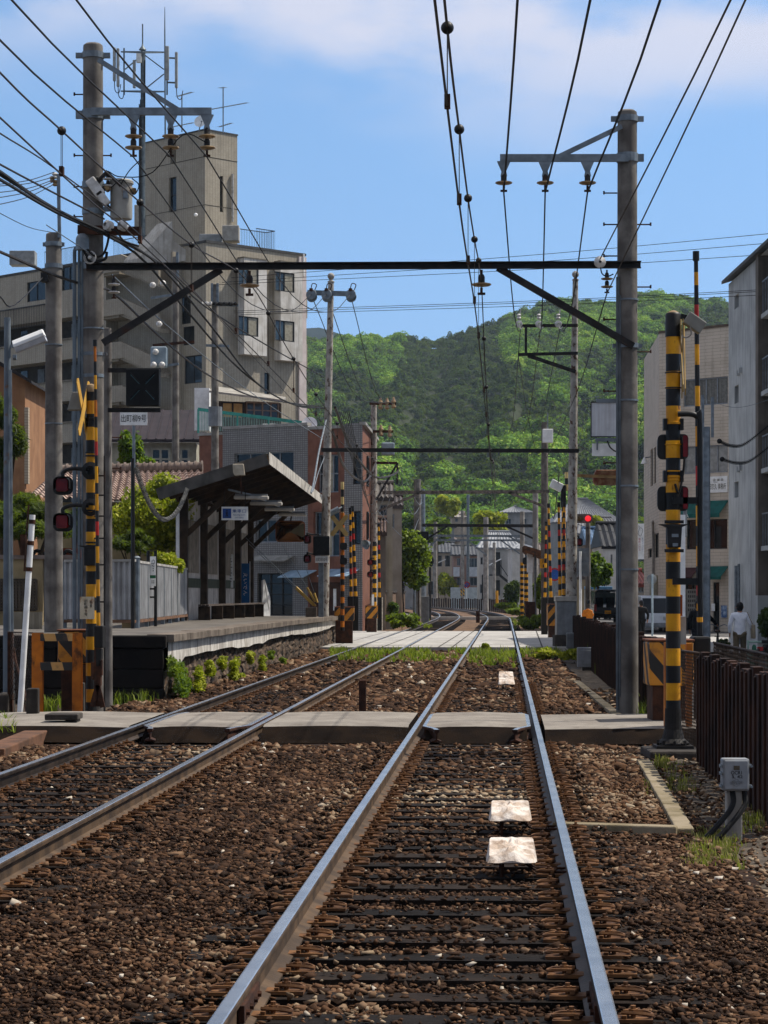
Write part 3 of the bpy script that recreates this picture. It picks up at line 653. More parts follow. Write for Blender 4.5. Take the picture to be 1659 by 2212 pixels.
# boarding sign
p = P(507,1109,60.5); w2,h2 = XX(536,60.5)-XX(479,60.5),29*60.5/F
sg = thing('boarding_sign','white hanging sign with blue pedestrian pictogram and blue lettering under the shelter roof','sign',p)
MB().bx(p.x-w2/2,p.x+w2/2,p.y,p.y+.05,p.z-h2/2,p.z+h2/2).build('board',m_('white'),sg)
blue = mat('sign_blue','1f4b96','1b427f',4,.5); MB().bx(p.x-w2*.46,p.x-w2*.13,p.y-.006,p.y-.002,p.z-h2*.36,p.z+h2*.36).build('pictogram_field',blue,sg)
m = MB(); cx = p.x-w2*.295; y = p.y-.011; s_ = h2
m.ball((cx,y,p.z+s_*.2),s_*.055,8,6,0,(1,.1,1))
for q0,q1,ww in (((0,.12),(0,-.05),.07),((0,-.04),(-.08,-.24),.05),((0,-.04),(.08,-.24),.05),((0,.1),(-.08,-.02),.035),((0,.1),(.08,0),.035)): m.bar((cx+q0[0]*s_,y,p.z+q0[1]*s_),(cx+q1[0]*s_,y,p.z+q1[1]*s_),ww*s_,.004,0,(0,1,0))
m.build('walking_figure',m_('black'),sg)
text('乗車口','lettering',blue,(p.x+w2*.17,y+.006,p.z+h2*.18),(1,0,0),UP,w2*.52,h2*.26,sg)
text('Boarding point','english_lettering',blue,(p.x+w2*.17,y+.006,p.z-h2*.12),(1,0,0),UP,w2*.44,h2*.12,sg)
text('승차구 乗车口','small_lettering',blue,(p.x+w2*.17,y+.006,p.z-h2*.32),(1,0,0),UP,w2*.34,h2*.1,sg)
m = MB()
for q in (-.4,.4): m.tube([(p.x+w2*q,p.y+.02,p.z+h2/2),(p.x+w2*q,p.y+.02,p.z+h2/2+.55)],.012,5)
m.build('hanger',m_('steel_dark'),sg)
# loudspeaker on the gable edge
p = P(515,1014,58.8); ls = thing('loudspeaker','beige box loudspeaker standing on the shelter roof edge','loudspeaker',p)
m = MB(); r_ = V((1,.2,-.12)).normalized(); m.prism([p+r_*a+UP*b for a,b in ((-.15,.12),(.13,.16),(.17,-.12),(-.1,-.17),(-.14,-.1))],(0,.22,0)); m.build('cabinet',mat('beige_plastic','b8ad98','958b79',4,.6),ls,bevel=.015)
m = MB(); m.bar(p+V((.04,.1,-.15)),p+V((.07,.1,-.62)),.035,.035); m.build('bracket',m_('rust'),ls)
# mirror
p = P(627,1148,76.5); w2,h2 = 64*76.5/F,46*76.5/F; mr = thing('platform_mirror','large rounded rectangular mirror in rust-orange frame hanging beyond the shelter','mirror',p)
def rrect(c,w,h,r,n=4,tilt=.06):
 out = []
 for sx,sz,a0 in ((1,1,0),(-1,1,PI/2),(-1,-1,PI),(1,-1,3*PI/2)):
  for i in range(n+1): a = a0+PI/2*i/n; out.append(V((c[0]+sx*(w/2-r)+r*math.cos(a),c[1],c[2]+sz*(h/2-r)+r*math.sin(a))))
 return out
MB().prism(rrect(p,w2,h2,.14),(0,.05,0)).build('frame',mat('mirror_frame','8a4a1c','6b3815',5,.5),mr)
pts = rrect((p.x,p.y-.012,p.z),w2*.93,h2*.9,.11); m = MB(); c = V((p.x,p.y-.05,p.z)); ring = [q.lerp(c,.4)+V((0,-.02,0)) for q in pts]; n = len(pts); m.add(pts+ring+[c],[(j,i,n+i,n+j) for i in range(n) for j in [(i+1) % n]]+[(n+(i+1) % n,n+i,2*n) for i in range(n)]); m.build('glass',mat('bronze_mirror','6b4a2e','5a3d26',2,.06,metal=1.0),mr,True)
m = MB(); m.tube([p+V((0,.04,.3)),p+V((.1,.1,.9))],.03,6); m.build('hanger',m_('steel_dark'),mr)
# blue banner
p = P(530,1273,76.0); bb = thing('banner','tall blue fabric banner with white writing at the far end of the bench','banner',(p.x,p.y,ztop(76)))
MB().bx(p.x-.13,p.x+.13,p.y,p.y+.03,ztop(76)+.06,ZY(1217,76)).build('cloth',mat('blue_cloth','1e5e95','174c7c',3,.8),bb)
m = MB(); m.tube([(p.x+.15,p.y+.02,ztop(76)),(p.x+.15,p.y+.02,ZY(1213,76))],.012,6); m.build('pole',m_('white'),bb); text('えいでん','lettering',m_('white'),(p.x,p.y-.006,ZY(1262,76)),(0,0,-1),(1,0,0),.75,.12,bb)
# shelter wall poster
p = P(497,1232,73.0); po = thing('poster','narrow white timetable poster hanging between shelter posts','poster',p); MB().bx(p.x-.1,p.x+.1,p.y,p.y+.02,p.z-.55,p.z+.5).build('sheet',m_('white'),po)
m = MB()
for i in range(9): m.bx(p.x-.07,p.x+.04+.03*(i % 2),p.y-.005,p.y-.002,p.z+.35-.09*i,p.z+.38-.09*i)
m.build('print',mat('print_grey','6f7478','5d6266',4,.8),po)
# ---------------------------------------------------------------- corrugated fence behind the platform
corr = mat('corrugated_sheet','b5b5b4','989897',2,.6,metal=.1,streak='55504a',stk=.5)
def corrugated(p0,p1,z0,z1,name,label,post=True,pitch=.12,dep=.03):
 p0,p1 = Vector(p0),Vector(p1); L_ = (p1-p0).length; d = (p1-p0)/L_; nrm = V((d.y,-d.x,0)); t_ = thing(name,label,'fence',(p0.x,p0.y,z0-.1)); n = int(L_/pitch)*4
 m = MB(); a = [p0+d*(L_*i/n)+nrm*(dep*(1,1,-1,-1)[i % 4]) for i in range(n+1)]; m.add([(q.x,q.y,z0) for q in a]+[(q.x,q.y,z1) for q in a],[(i,i+1,n+2+i,n+1+i) for i in range(n)]); m.build('sheet',corr,t_)
 m = MB(); m.bar((p0.x,p0.y,z1+.02),(p1.x,p1.y,z1+.02),.09,.05); m.build('top_rail',mat('pale_rail','b3b0aa','8f8c86',4,.6),t_)
 m = MB(); m.bar((p0.x,p0.y,z0-.04),(p1.x,p1.y,z0-.04),.09,.06); m.build('bottom_rail',mat('rusty_rail','7a5a42','5a4030',4,.8),t_)
 for i in range(int(L_/2.0)+1): q = p0+d*min(L_,2.0*i); MB().bx(q.x-.04,q.x+.04,q.y-.03,q.y+.05,z0-.35,z1).build('post',m_('galv'),t_)
 return t_
corrugated((XX(140,47.6),47.6,0),(XX(292,47),47,0),1.12,2.3,'corrugated_fence','grey corrugated metal fence section facing the viewer at the platform end')
corrugated((XX(297,47.5),47.5,0),(XX(402,60.6),60.6,0),1.12,2.28,'corrugated_fence','long grey corrugated metal fence running along the platform back to the shelter')
p = P(295,1300,47.2); m = MB(); m.tube([(p.x,p.y,.8),(p.x,p.y,2.36)],.07,10); m.lathe((p.x,p.y,2.36),[(.08,0),(.085,.02),(.04,.05)],10); tag(m.build('fence_post',m_('galv')),'round grey steel post where the two corrugated fences meet','post')
m = MB(); m.add([(XX(262,47.2),47.3,.8),(XX(297,47.2),47.3,.8),(XX(297,47.2),47.3,1.1),(XX(262,47.2),47.3,1.1),(XX(262,47.2),47.5,.8),(XX(297,47.2),47.5,.8),(XX(297,47.2),47.5,1.1),(XX(262,47.2),47.5,1.1)],[(0,1,2,3),(7,6,5,4),(3,2,6,7)]); tag(m.build('low_wall',mat('beige_wall','9c8a68','857554',2,.9)),'short low beige wall under the corner of the corrugated fence','wall')
# fences at the platform far end
for (xa,xb,yt,yb2,Y),l in zip((((565,582,1254,1331,80)),(688,703,1250,1332,79)),('beside the shelter far post','at the very end of the platform')):
 t_ = thing('end_fence','small pale sheet-metal barrier with a sloped top %s' % l,'fence',(XX(xa,Y),Y,.85),'sloped sheet barriers on the platform')
 q = [P(xa,yt,Y),P(xa+5,yt-2,Y),P(xb,yt+38,Y+1),P(xb,yb2,Y+1),P(xa,yb2,Y)]; MB().prism(q,(.03,.03,0)).build('sheet',corr,t_); m = MB(); m.tube([P(xb,yb2+4,Y+1),P(xb,yt+34,Y+1)],.025,6); m.build('post',m_('galv'),t_)
# station stop board
t_ = thing('timetable_stand','black framed stand with a white timetable board on the platform','sign',(XX(328,50),50,.93)); Y = 50
m = MB(); xl,xr = XX(320,Y),XX(336,Y); m.tube([(xl,Y,.93),(xl,Y,ZY(1190,Y)),(xr,Y,ZY(1190,Y)),(xr,Y,.93)],.035,8)
for yy in (1272,1290): m.tube([(xl,Y,ZY(yy,Y)),(xr,Y,ZY(yy,Y))],.02,6)
m.build('frame',m_('black'),t_); x0,x1 = XX(324.5,Y),XX(337,Y); bd = MB().bx(x0,x1,Y-.05,Y-.02,ZY(1266,Y),ZY(1202,Y)).build('board',m_('white'),t_)
MB().bx(x0,x1,Y-.056,Y-.052,ZY(1249,Y),ZY(1242.5,Y)).build('green_stripe',mat('sign_green','1f6b45','1a5a3a',4,.6),bd)
m = MB()
for i,(a,b) in enumerate(((.3,1212),(.5,1210),(.7,1212),(.3,1217),(.55,1218),(.7,1216),(.35,1222),(.6,1223),(.5,1228),(.5,1233),(.3,1255),(.6,1255),(.3,1259),(.6,1259))): m.bx(x0+(x1-x0)*a,x0+(x1-x0)*(a+.12),Y-.056,Y-.052,ZY(b+1.2,Y),ZY(b-1.2,Y))
m.build('print',m_('black'),bd)
# black sign pole with crossing name plate and coiled cable
Y = 46.6; x = XX(287,Y); t_ = thing('sign_pole','thin pole, grey above and black below, holding the crossing name plate','sign pole',(x,Y,.93))
m = MB(); m.tube([(x,Y,.9),(x,Y,ZY(990,Y))],.04,8); m.build('black_post',m_('black'),t_); m = MB(); m.tube([(x+.02,Y,ZY(1010,Y)),(x+.02,Y,ZY(905,Y))],.03,8); m.build('grey_extension',m_('galv'),t_)
xa,xb,za,zb = XX(260,Y),XX(319,Y),ZY(919,Y),ZY(889.5,Y); pl = MB().bx(xa,xb,Y-.07,Y-.05,za,zb).build('name_plate',m_('white'),t_); text('出町柳9号','lettering',m_('black'),((xa+xb)/2,Y-.072,(za+zb)/2),(1,0,0),UP,(xb-xa)*.92,(zb-za)*.55,t_)
pa,pb = P(290,1001,Y),P(404,1056,58.9); cen = catenary(pa,pb,.95,60); hel = []
for i in range(60*5+1):
 f_ = i/5; j = min(59,int(f_)); c = cen[j].lerp(cen[j+1],f_-j); a = i*2*PI/3.0*1.0; hel.append(c+V((math.cos(a)*.055,0,math.sin(a)*.055)))
m = MB(); m.tube(hel,.013,4); m.tube(cen,.016,5); tag(m.build('coiled_cable',mat('coil_grey','6d6c68','4b4a47',8,.6)),'grey coiled cable sagging from the sign pole to the shelter roof','cable')
# ================================================================ poles and overhead line
def round_pole(name,label,cat,px,Y,ytop,z0,r0,r1,mt,group=None,cap='round',parts=True):
 """tapered pole; px is where its axis stands, ytop the height of its head"""
 x = XX(px,Y); zt = ZY(ytop,Y); t_ = thing(name,label,cat,(x,Y,z0),group); m = MB()
 pr = [(r0,z0-.3),(r0,z0),(r0+(r1-r0)*.5,(z0+zt)/2),(r1,zt-r1*.5)]
 if cap == 'round': pr += [(r1*.97,zt-r1*.25),(r1*.75,zt-r1*.07),(r1*.3,zt)]
 else: pr += [(r1,zt)]
 m.lathe((x,Y,0),pr,18 if Y < 60 else 12); m.build('shaft',mt,t_,True); return t_,x
def band(parent,x,Y,z,r,h=.1,ear=.09,mt=None,name='clamp_band'):
 m = MB(); m._lathe(V((x,Y,z)),[(r,-h/2),(r+.012,-h/2),(r+.012,h/2),(r,h/2)],18,UP,0,None)
 if ear:
  for q in (-1,1): m.bx(x+q*(r+.005) if q > 0 else x-r-.005-ear,x+r+.005+ear if q > 0 else x-r-.005,Y-.03,Y+.03,z-h*.42,z+h*.42)
 m.build(name,mt or m_('galv'),parent)
def steps(parent,x,Y,r,zs,side,ln=.2):
 for z in zs:
  m = MB(); m.tube([(x+side*r,Y,z),(x+side*(r+ln),Y,z)],.011,5); m.tube([(x+side*(r+ln),Y,z-.02),(x+side*(r+ln),Y,z+.03)],.014,5); m.build('climbing_step',m_('rust'),parent)
def disc_insulator(p,label,group,brown=True,two=True,s=1.0,hang=True):
 """suspension insulator string hanging below point p"""
 t_ = thing('insulator',label,'insulator',p,group); p = Vector(p); mt = m_('porcelain') if brown else m_('porcelain_w'); z = 0
 m = MB()
 if hang: m.tube([p,p-UP*.06*s],.02*s,6); z = .06*s
 m.build('hook',m_('rust'),t_) if hang else None
 for i in range(2 if two else 1):
  MB()._lathe(p-UP*z,[(.03*s,0),(.045*s,-.03*s),(.045*s,-.1*s),(.05*s,-.115*s)],10,UP,0,None).build('cap',m_('steel_dark'),t_,True)
  MB()._lathe(p-UP*(z+.11*s),[(.04*s,.01*s),(.125*s,-.01*s),(.13*s,-.025*s),(.1*s,-.04*s),(.03*s,-.045*s)],14,UP,0,None).build('disc',mt,t_,True); z += .17*s
 m = MB(); m.tube([p-UP*z,p-UP*(z+.09*s)],.02*s,6); m.bar(p-UP*(z+.08*s)-V((.05*s,0,0)),p-UP*(z+.08*s)+V((.05*s,0,0)),.03*s,.03*s); m.build('wire_clamp',m_('rust'),t_)
 return p-UP*(z+.1*s)
YP = 34.7
# near portal: right pole, left pole, beam
rp,rx = round_pole('portal_pole','thick concrete pole on the right carrying the near black beam','pole',1355,YP,237,-.2,.166,.145,m_('concrete'))
band(rp,rx,YP,ZY(257,YP),.15,.09); band(rp,rx,YP,ZY(341,YP),.152,.13); band(rp,rx,YP,ZY(747,YP),.157,.07,.06)
for y in (648,865,1050,1230): band(rp,rx,YP,ZY(y,YP),.158,.025,0)
steps(rp,rx,YP,.15,[ZY(y,YP) for y in (417,485,553,690,845,1000)],-1); steps(rp,rx,YP,.15,[ZY(y,YP) for y in (485,620,760)],1)
m = MB(); m.tube([(rx-.15,YP-.08,-.1),(rx-.15,YP-.09,ZY(600,YP))],.028,8); m.tube([(rx-.12,YP-.11,.1),(rx-.12,YP-.11,ZY(640,YP))],.018,6); m.build('conduit',mat('grey_conduit','5a6165','4a5054',4,.6),rp)
lp,lx = round_pole('portal_pole','tallest concrete pole on the left, with a transformer, carrying the near black beam','pole',201,YP,93,-.2,.168,.148,m_('concrete'))
for y,h,e in ((120,.09,.1),(248,.14,.1),(400,.1,0),(458,.08,0),(575,.1,0),(710,.02,0),(765,.05,.05),(812,.05,0)): band(lp,lx,YP,ZY(y,YP),.153,h,e)
steps(lp,lx,YP,.15,[ZY(y,YP) for y in (204,336,403,468)],-1,.13); steps(lp,lx,YP,.15,[ZY(y,YP) for y in (336,)],1,.12)
m = MB()
for q,rr in ((-.27,.03),(-.20,.025),(-.15,.022)): m.tube([(lx+q,YP-.06,.1),(lx+q,YP-.06,ZY(545,YP)),(lx+q+.02,YP-.05,ZY(535,YP))],rr,8)
m.build('conduit',mat('blue_grey_conduit','66727a','545f66',4,.55),lp)
m = MB(); xa,xb = XX(186,YP),XX(1384,YP)
pa,pb = P(186,577,YP-.19),P(1384,572.5,YP-.19)
bt = thing('portal_beam','near long black steel beam spanning both tracks between the two thickest poles','beam',(pa+pb)/2)
m.bar(pa,pb,.008,.085); m.bar(pa+V((0,-.045,.045)),pb+V((0,-.045,.045)),.1,.012); m.bar(pa+V((0,-.03,-.045)),pb+V((0,-.03,-.045)),.07,.012); m.build('beam',m_('steel_dark'),bt)
q0,q1 = P(222,741,YP-.17),P(478,582,YP-.17); m = MB(); m.bar(q0,q1,.07,.1); m.build('left_brace',m_('steel_dark'),bt)
q0,q1 = P(1075,578,YP-.17),P(1368,748,YP-.17); m = MB(); m.bar(q0,q1,.07,.1); m.build('right_brace',m_('steel_dark'),bt)
# feeder arms
def feeder_arm(side,ax,yarm,ytie,xs,who,pole):
 x0 = XX(xs[0]-8 if side > 0 else xs[0]+10,YP); xp = pole; z = ZY(yarm,YP); t_ = thing('feeder_arm','grey steel bracket arm with insulators high on the %s portal pole' % who,'bracket arm',((x0+xp)/2,YP-.17,z))
 m = MB(); m.bar((x0,YP-.17,z),(xp,YP-.17,z),.06,.11); m.build('arm',m_('galv'),t_)
 m = MB(); m.bar((xp-side*.1,YP-.17,ZY(ytie,YP)),(XX(ax,YP),YP-.17,z+.02),.05,.07); m.build('tie',m_('galv'),t_); outs = []
 for i,x in enumerate(xs):
  xx = XX(x,YP); m = MB(); m.prism([(xx-.1,YP-.2,z-.05),(xx+.1,YP-.2,z-.05),(xx+.035,YP-.2,z-.2),(xx+.05,YP-.2,z-.27),(xx-.05,YP-.2,z-.27),(xx-.035,YP-.2,z-.2)],(0,.06,0)); m.build('hanger',m_('galv'),t_)
  outs.append(disc_insulator((xx,YP-.17,z-.24),'brown disc insulator on the %s feeder arm, %s' % (who,['outermost from the pole','middle of three','nearest the pole'][i]),'insulators on the feeder arms',two=side < 0,hang=False))
 return outs
fr_ = feeder_arm(1,1205,346,278,[1087,1176,1267],'right',rx); fl_ = feeder_arm(-1,388,246,135,[449,371,291],'left',lx)
# beam insulators
ins_r = disc_insulator(P(1040,583,YP-.2),'brown-skirted insulator under the near beam above the right track','insulators on the near beam',two=False,s=1.15)
ins_l = disc_insulator(P(539,585,YP-.2),'orange-skirted insulator under the near beam above the platform track','insulators on the near beam',two=False,s=1.15)
ins_e = disc_insulator(P(1311,583,YP-.2),'double insulator under the near beam beside the right pole','insulators on the near beam',s=.7)
ins_w = disc_insulator(P(246,595,YP-.2),'cream insulator under the near beam beside the left pole','insulators on the near beam',brown=False,s=.7)
m = MB(); pq = P(1296,566,YP-.3); m._lathe(pq,[(.02,-.06),(.085,-.05),(.09,0),(.05,.03),(.02,.05)],14,V((0,-1,0)),0,None); tag(m.build('insulator',m_('porcelain_w'),None,True),'white strain insulator on top of the near beam by the right pole','insulator')
# distribution gear on the left pole
t_ = thing('transformer','grey bucket transformer hung on the left portal pole','transformer',P(262,430,YP-.05)); c = P(262,430,YP-.05); s_ = YP/F
m = MB(); m._lathe(c,[(.01,-.31),(.155,-.305),(.165,-.28),(.165,.22),(.185,.225),(.185,.26),(.16,.285),(.02,.3)],20,UP,0,None); m.build('tank',mat('transformer_grey','a4a29a','8d8a82',3,.5,rust='6b4a30',rustr=(.62,.7)),t_,True)
m = MB(); m.bar(c+V((-.16,0,.2)),(lx+.1,YP,c.z+.2),.08,.06); m.bar(c+V((-.16,0,-.15)),(lx+.1,YP,c.z-.15),.08,.06); m.build('bracket',m_('galv'),t_)
for dx,dz in ((-.17,.12),(.17,.08)):
 m = MB(); m._lathe(c+V((dx,-.1,dz)),[(.03,0),(.05,.02),(.035,.05),(.05,.07),(.03,.1),(.015,.13)],10,V((dx*2,-.6,.2)).normalized(),0,None); m.build('bushing',m_('porcelain'),t_,True)
m = MB(); m.bar(c+V((.08,-.162,-.02)),c+V((.08,-.162,.1)),.07,.02); m.build('rating_plate',m_('galv'),t_)
for (px,py,sz),l in zip(((206,405,.3),(222,428,.24)),('upper','lower')):
 c = P(px,py,YP-.22); t_ = thing('cutout_switch','%s cream porcelain fuse cutout on the left portal pole' % l,'switch',c,'fuse cutouts'); m = MB(); a = V((.55,0,-.75)).normalized(); b = V((.75,0,.55)).normalized()
 m.obx(c,a*sz*.5,b*sz*.26,V((0,.06,0))); m.build('body',m_('porcelain_w'),t_,bevel=.02); m = MB(); m.tube([c+a*sz*.45,c+a*sz*.8],.02,6); m.ball(c+b*.09-a*.1,.04,8,6); m.build('terminal',m_('black'),t_)
c = P(233,370,YP-.2); disc_insulator(c,'cream pin insulator on a bracket beside the left portal pole',None,brown=False,s=.6); m = MB(); m.bar(c,(lx,YP-.15,c.z-.25),.05,.05); m.bar(P(231,372,YP-.2),P(262,402,YP-.2),.07,.05); tag(m.build('bracket',m_('steel_dark')),'small dark steel bracket beside the transformer','bracket')
pa,pb = P(168,496,YP-.22),P(305,500,YP-.22); t_ = thing('crossarm','rusty channel crossarm low on the left portal pole under the transformer','crossarm',(pa+pb)/2); m = MB(); m.bar(pa,pb,.08,.13); m.build('arm',m_('rust'),t_)
for px in (233,264):
 c = P(px,487,YP-.3); m = MB(); m._lathe(c,[(.02,-.07),(.075,-.06),(.08,-.02),(.05,.0),(.08,.03),(.03,.06)],12,V((-.6,-.7,.2)).normalized(),0,None); m.build('strain_insulator',m_('porcelain_w'),t_,True)
c = P(178,540,YP-.3); m = MB(); m.tube([c,c+UP*.15],.1,12); m.ball(c+UP*.15,.1,12,8); tag(m.build('sealing_end',m_('galv'),None,True),'grey cable sealing end below the rusty crossarm','cable end');
m = MB()
for a in range(5): m._lathe(P(194,596-40,YP-.35),[(.09-.016*a,-.01*a),(.1-.016*a,-.01*a-.008)],14,V((-.2,-1,0)).normalized(),0,None)
m.ball(P(194,556,YP-.33),.03); tag(m.build('strain_disc',m_('porcelain_w')),'ribbed white strain insulator where a pale stay wire meets the left pole','insulator')
for i,(pts,r_,l) in enumerate((([(231,544),(226,560),(196,566),(187,552),(180,540)],.022,'thick black cable loop under the crossarm'),([(185,535),(205,553),(222,550),(231,530),(236,505)],.018,'thinner black cable loop rising to the crossarm'),([(240,495),(252,500),(268,520),(300,532)],.015,'black lead dropping from the strain insulators'))):
 m = MB(); m.tube(spline([P(x,y,YP-.32-.02*i) for x,y in pts]),r_,6); tag(m.build('cable_loop',m_('black_wire'),None,True),l,'cable','cable loops on the left portal pole')
# ------------------------------------------------ other near poles
np1,x1 = round_pole('utility_pole','plain concrete pole between the lamp post and the tallest pole','pole',116,42,502,-.2,.175,.14,m_('concrete'))
for y,h,e in ((528,.08,.04),(575,.08,0),(745,.02,0),(915,.02,0),(1185,.02,0),(1330,.02,0)): band(np1,x1,42,ZY(y,42),.15,h,e)
m = MB(); xq = x1; m.bar((xq+.12,41.9,ZY(515,42)),(xq+.1,41.9,ZY(378,42)),.06,.06); m.build('top_extension',m_('galv'),np1)
m = MB(); m.bx(XX(92,42),XX(108,42),41.75,41.95,ZY(612,42),ZY(592,42)); m.build('junction_box',m_('black'),np1)
for q,y in enumerate((380,388,396)):
 m = MB(); c = P(119-(q == 1)*6,y,41.9); m._lathe(c,[(.03,-.05),(.06,-.03),(.035,0),(.06,.03),(.03,.06)],10,UP,0,None); m.build('pin_insulator',m_('porcelain') if q else m_('porcelain_w'),np1,True)
cp,x2 = round_pole('signal_pole','slim concrete pole carrying the black cross-shaped warning box','pole',233,37.7,708,-.2,.078,.06,m_('concrete'))
steps(cp,x2,37.7,.07,[ZY(y,37.7) for y in (945,1012,1080)],1,.14)
Y = 37.6
for y in (800,886): m = MB(); m.bar(P(233,y,Y-.1),P(347,y,Y-.1),.05,.07); m.build('support_arm',m_('steel_dark'),cp)
t_ = thing('obstruction_signal','square black warning signal box with four pale slits in a cross','signal',P(311,880,Y)); x0,x1_,z0,z1 = XX(275,Y),XX(347,Y),ZY(879,Y),ZY(799,Y)
MB().bx(x0,x1_,Y-.22,Y,z0,z1).build('housing',mat('signal_black','08090a','111213',8,.55),t_,bevel=.012); cx,cz = (x0+x1_)/2,(z0+z1)/2
for a,b in ((-1,1),(1,1),(-1,-1),(1,-1)):
 p0,p1 = V((cx+a*.05,Y-.224,cz+b*.05)),V((cx+a*.19,Y-.224,cz+b*.2)); m = MB(); m.bar(p0,p1,.012,.03,0,(0,1,0)); m.build('light_slit',mat('slit_glass','5d7f88','46646c',6,.2),t_)
 m = MB(); m.bar(p0+UP*.03+V((0,-.03,0)),p1+UP*.03+V((0,-.03,0)),.09,.008,0,(0,0,1)); m.build('slit_hood',m_('black'),t_)
# lamp post, leaning pipe
t_,xl = round_pole('lamp_post','blue-grey lamp post at the left picture edge','lamp post',16,36,686,.05,.068,.05,mat('lamp_post_paint','6a747b','59626a',3,.6,rust='6b4a2a',rustr=(.6,.7)),cap='flat')
m = MB(); m.tube([(xl+.1,35.93,.1),(xl+.08,35.93,2.0),(xl+.06,35.93,ZY(800,36))],.022,6); m.build('conduit',m_('galv'),t_)
m = MB(); m.bar((xl,36,ZY(748,36)),P(36,748,36),.05,.05); m.build('arm',m_('galv'),t_); m = MB(); m.tube([P(28,772,35.9),P(36,772,35.9)],.045,10); m.build('photocell',m_('galv'),t_)
a,b = P(31,750,35.8),P(97,724,35.8); ax = (b-a).normalized(); u = ax.cross(V((0,-1,0))).normalized(); n_ = V((0,-1,0)); u = -u if u.z < 0 else u
m = MB(); m.prism([a+u*.03+n_*.11,a+u*.10+n_*.04,a+u*.10-n_*.05,a+u*.03-n_*.11,a-u*.02-n_*.11,a-u*.02+n_*.11],b-a); lf = m.build('lamp_shade',m_('white'),t_,bevel=.01)
m = MB(); m.prism([a-u*.02+n_*.1,a-u*.02-n_*.1,a-u*.1-n_*.06,a-u*.1+n_*.06],b-a); m.build('diffuser',mat('milky_plastic','c4c6ca','a9acb2',5,.35),lf,bevel=.015)
m = MB(); m.bx(XX(-3,35.6),XX(27,35.6),35.2,35.9,-.4,ZY(1497,35.6)); tag(m.build('foundation_block',m_('conc_dark'),bevel=.03),'mossy concrete block under the lamp post at the left edge','concrete block')
pa,pb = P(43,1548,33),P(70,1112,33); t_ = thing('leaning_pipe','white plastic guard pipe leaning beside the lamp post','pipe',(pa.x,33,pa.z)); m = MB(); m.tube([pa,pb],.043,10); m.build('pipe',m_('white'),t_,True)
for f in (.965,.86,.73): q = pa.lerp(pb,f); m = MB(); m.tube([q-(pb-pa).normalized()*.03,q+(pb-pa).normalized()*.03],.05,10); m.build('clamp_ring',m_('rust'),t_)
m = MB(); m.tube([pa.lerp(pb,.72)+V((-.06,-.03,0)),pb+V((-.06,-.03,.02)),pb+V((-.045,-.03,.14))],.014,5); m.bx(pa.x+.02,pa.x+.1,32.9,32.95,ZY(1200,33),ZY(1155,33)); m.build('stay_fitting',m_('rust'),t_)
m = MB(); m.tube(spline([P(30,1400,35.7),P(34,1430,35.6),P(52,1490,35),P(60,1545,34),P(90,1552,33.5)]),.025,6); tag(m.build('cable_conduit',m_('rust'),None,True),'bent rusty conduit curving from the lamp post foot to the ground','conduit')
# ------------------------------------------------ far portal at the road
Y2 = 76
def far_pole(px0,px1,y0,y1,ybase,Yq,label,mt,r0,r1,ball=True,name='portal_pole'):
 a,b = P(px0,y0,Yq),P(px1,y1,Yq); zb = -.2; d = (b-a)/(b.z-a.z); base = a-d*(a.z-zb); t_ = thing(name,label,'pole',base); m = MB()
 m.tube([base-UP*.2,base+(b-base)*.5,b],[r0,(r0+r1)/2,r1],12)
 if ball: m._lathe(b,[(r1*1.25,0),(r1*1.25,.03),(r1*.7,.06),(r1*.6,.1)],12,UP,0,None)
 m.build('shaft',mt,t_,True)
 if ball: MB().ball(b+UP*.2,.115,12,8).build('ball_finial',mt,t_,True)
 return t_
fpl = far_pole(700,715,1300,610,0,Y2,'rusty white pole with a ball finial and a three-insulator crossarm, left of the tracks',m_('rustwhite'),.17,.095)
fpr = far_pole(1234,1243,1280,606,0,Y2,'rusty white pole with a ball finial right of the tracks',m_('rustwhite'),.2,.09)
m = MB(); m.bar(P(664,632,Y2-.15),P(764,635,Y2-.15),.1,.16); m.build('crossarm',m_('galv'),fpl); fins = []
for i,px in enumerate((672,705,757)):
 c = P(px,636,Y2-.28); t_ = thing('strain_insulator','grey disc strain insulator on the far left crossarm, %s' % ['at its left end','left of the pole','at its right end'][i],'insulator',c,'strain insulators on the far left crossarm'); ax = V((-.25,-1,.1)).normalized()
 for k in range(2): MB()._lathe(c-ax*(.09*k-.02)-UP*.06*k,[(.02,0),(.17,-.015),(.18,-.04),(.03,-.06)],14,ax,0,None).build('disc',m_('galv'),t_,True)
 m = MB(); m.tube([c+UP*.2,c+UP*.12],.06,8); m.tube(spline([c+UP*.2,c+UP*.34+V((.05,-.1,0)),c+UP*.3+V((.18,-.1,0)),c+UP*.12+V((.12,-.1,0))]),.016,5); m.build('jumper_pin',m_('rust'),t_); fins.append(c)
def far_beam(pa,pb,label,brs=(),h=.16,mt=None):
 t_ = thing('portal_beam',label,'beam',(pa+pb)/2); m = MB(); m.bar(pa,pb,.08,h); m.build('beam',mt or m_('steel_dark'),t_)
 for a,b in brs: m = MB(); m.bar(a,b,.08,.12); m.build('brace',mt or m_('steel_dark'),t_)
 return t_
far_beam(P(694,972,Y2-.25),P(1250,974,Y2-.25),'second dark beam over the tracks, between the two rusty ball-topped poles',h=.13)
far_beam(P(1118,704,Y2-.3),P(1248,703,Y2-.3),'upper dark crossarm with three white insulators on the far right pole',[(P(1136,706,Y2-.3),P(1136,764,Y2-.3))],.1)
far_beam(P(1119,766,Y2-.3),P(1248,763,Y2-.3),'lower dark bracket arm on the far right pole',[(P(1140,768,Y2-.3),P(1243,803,Y2-.3))],.1)
frn = []
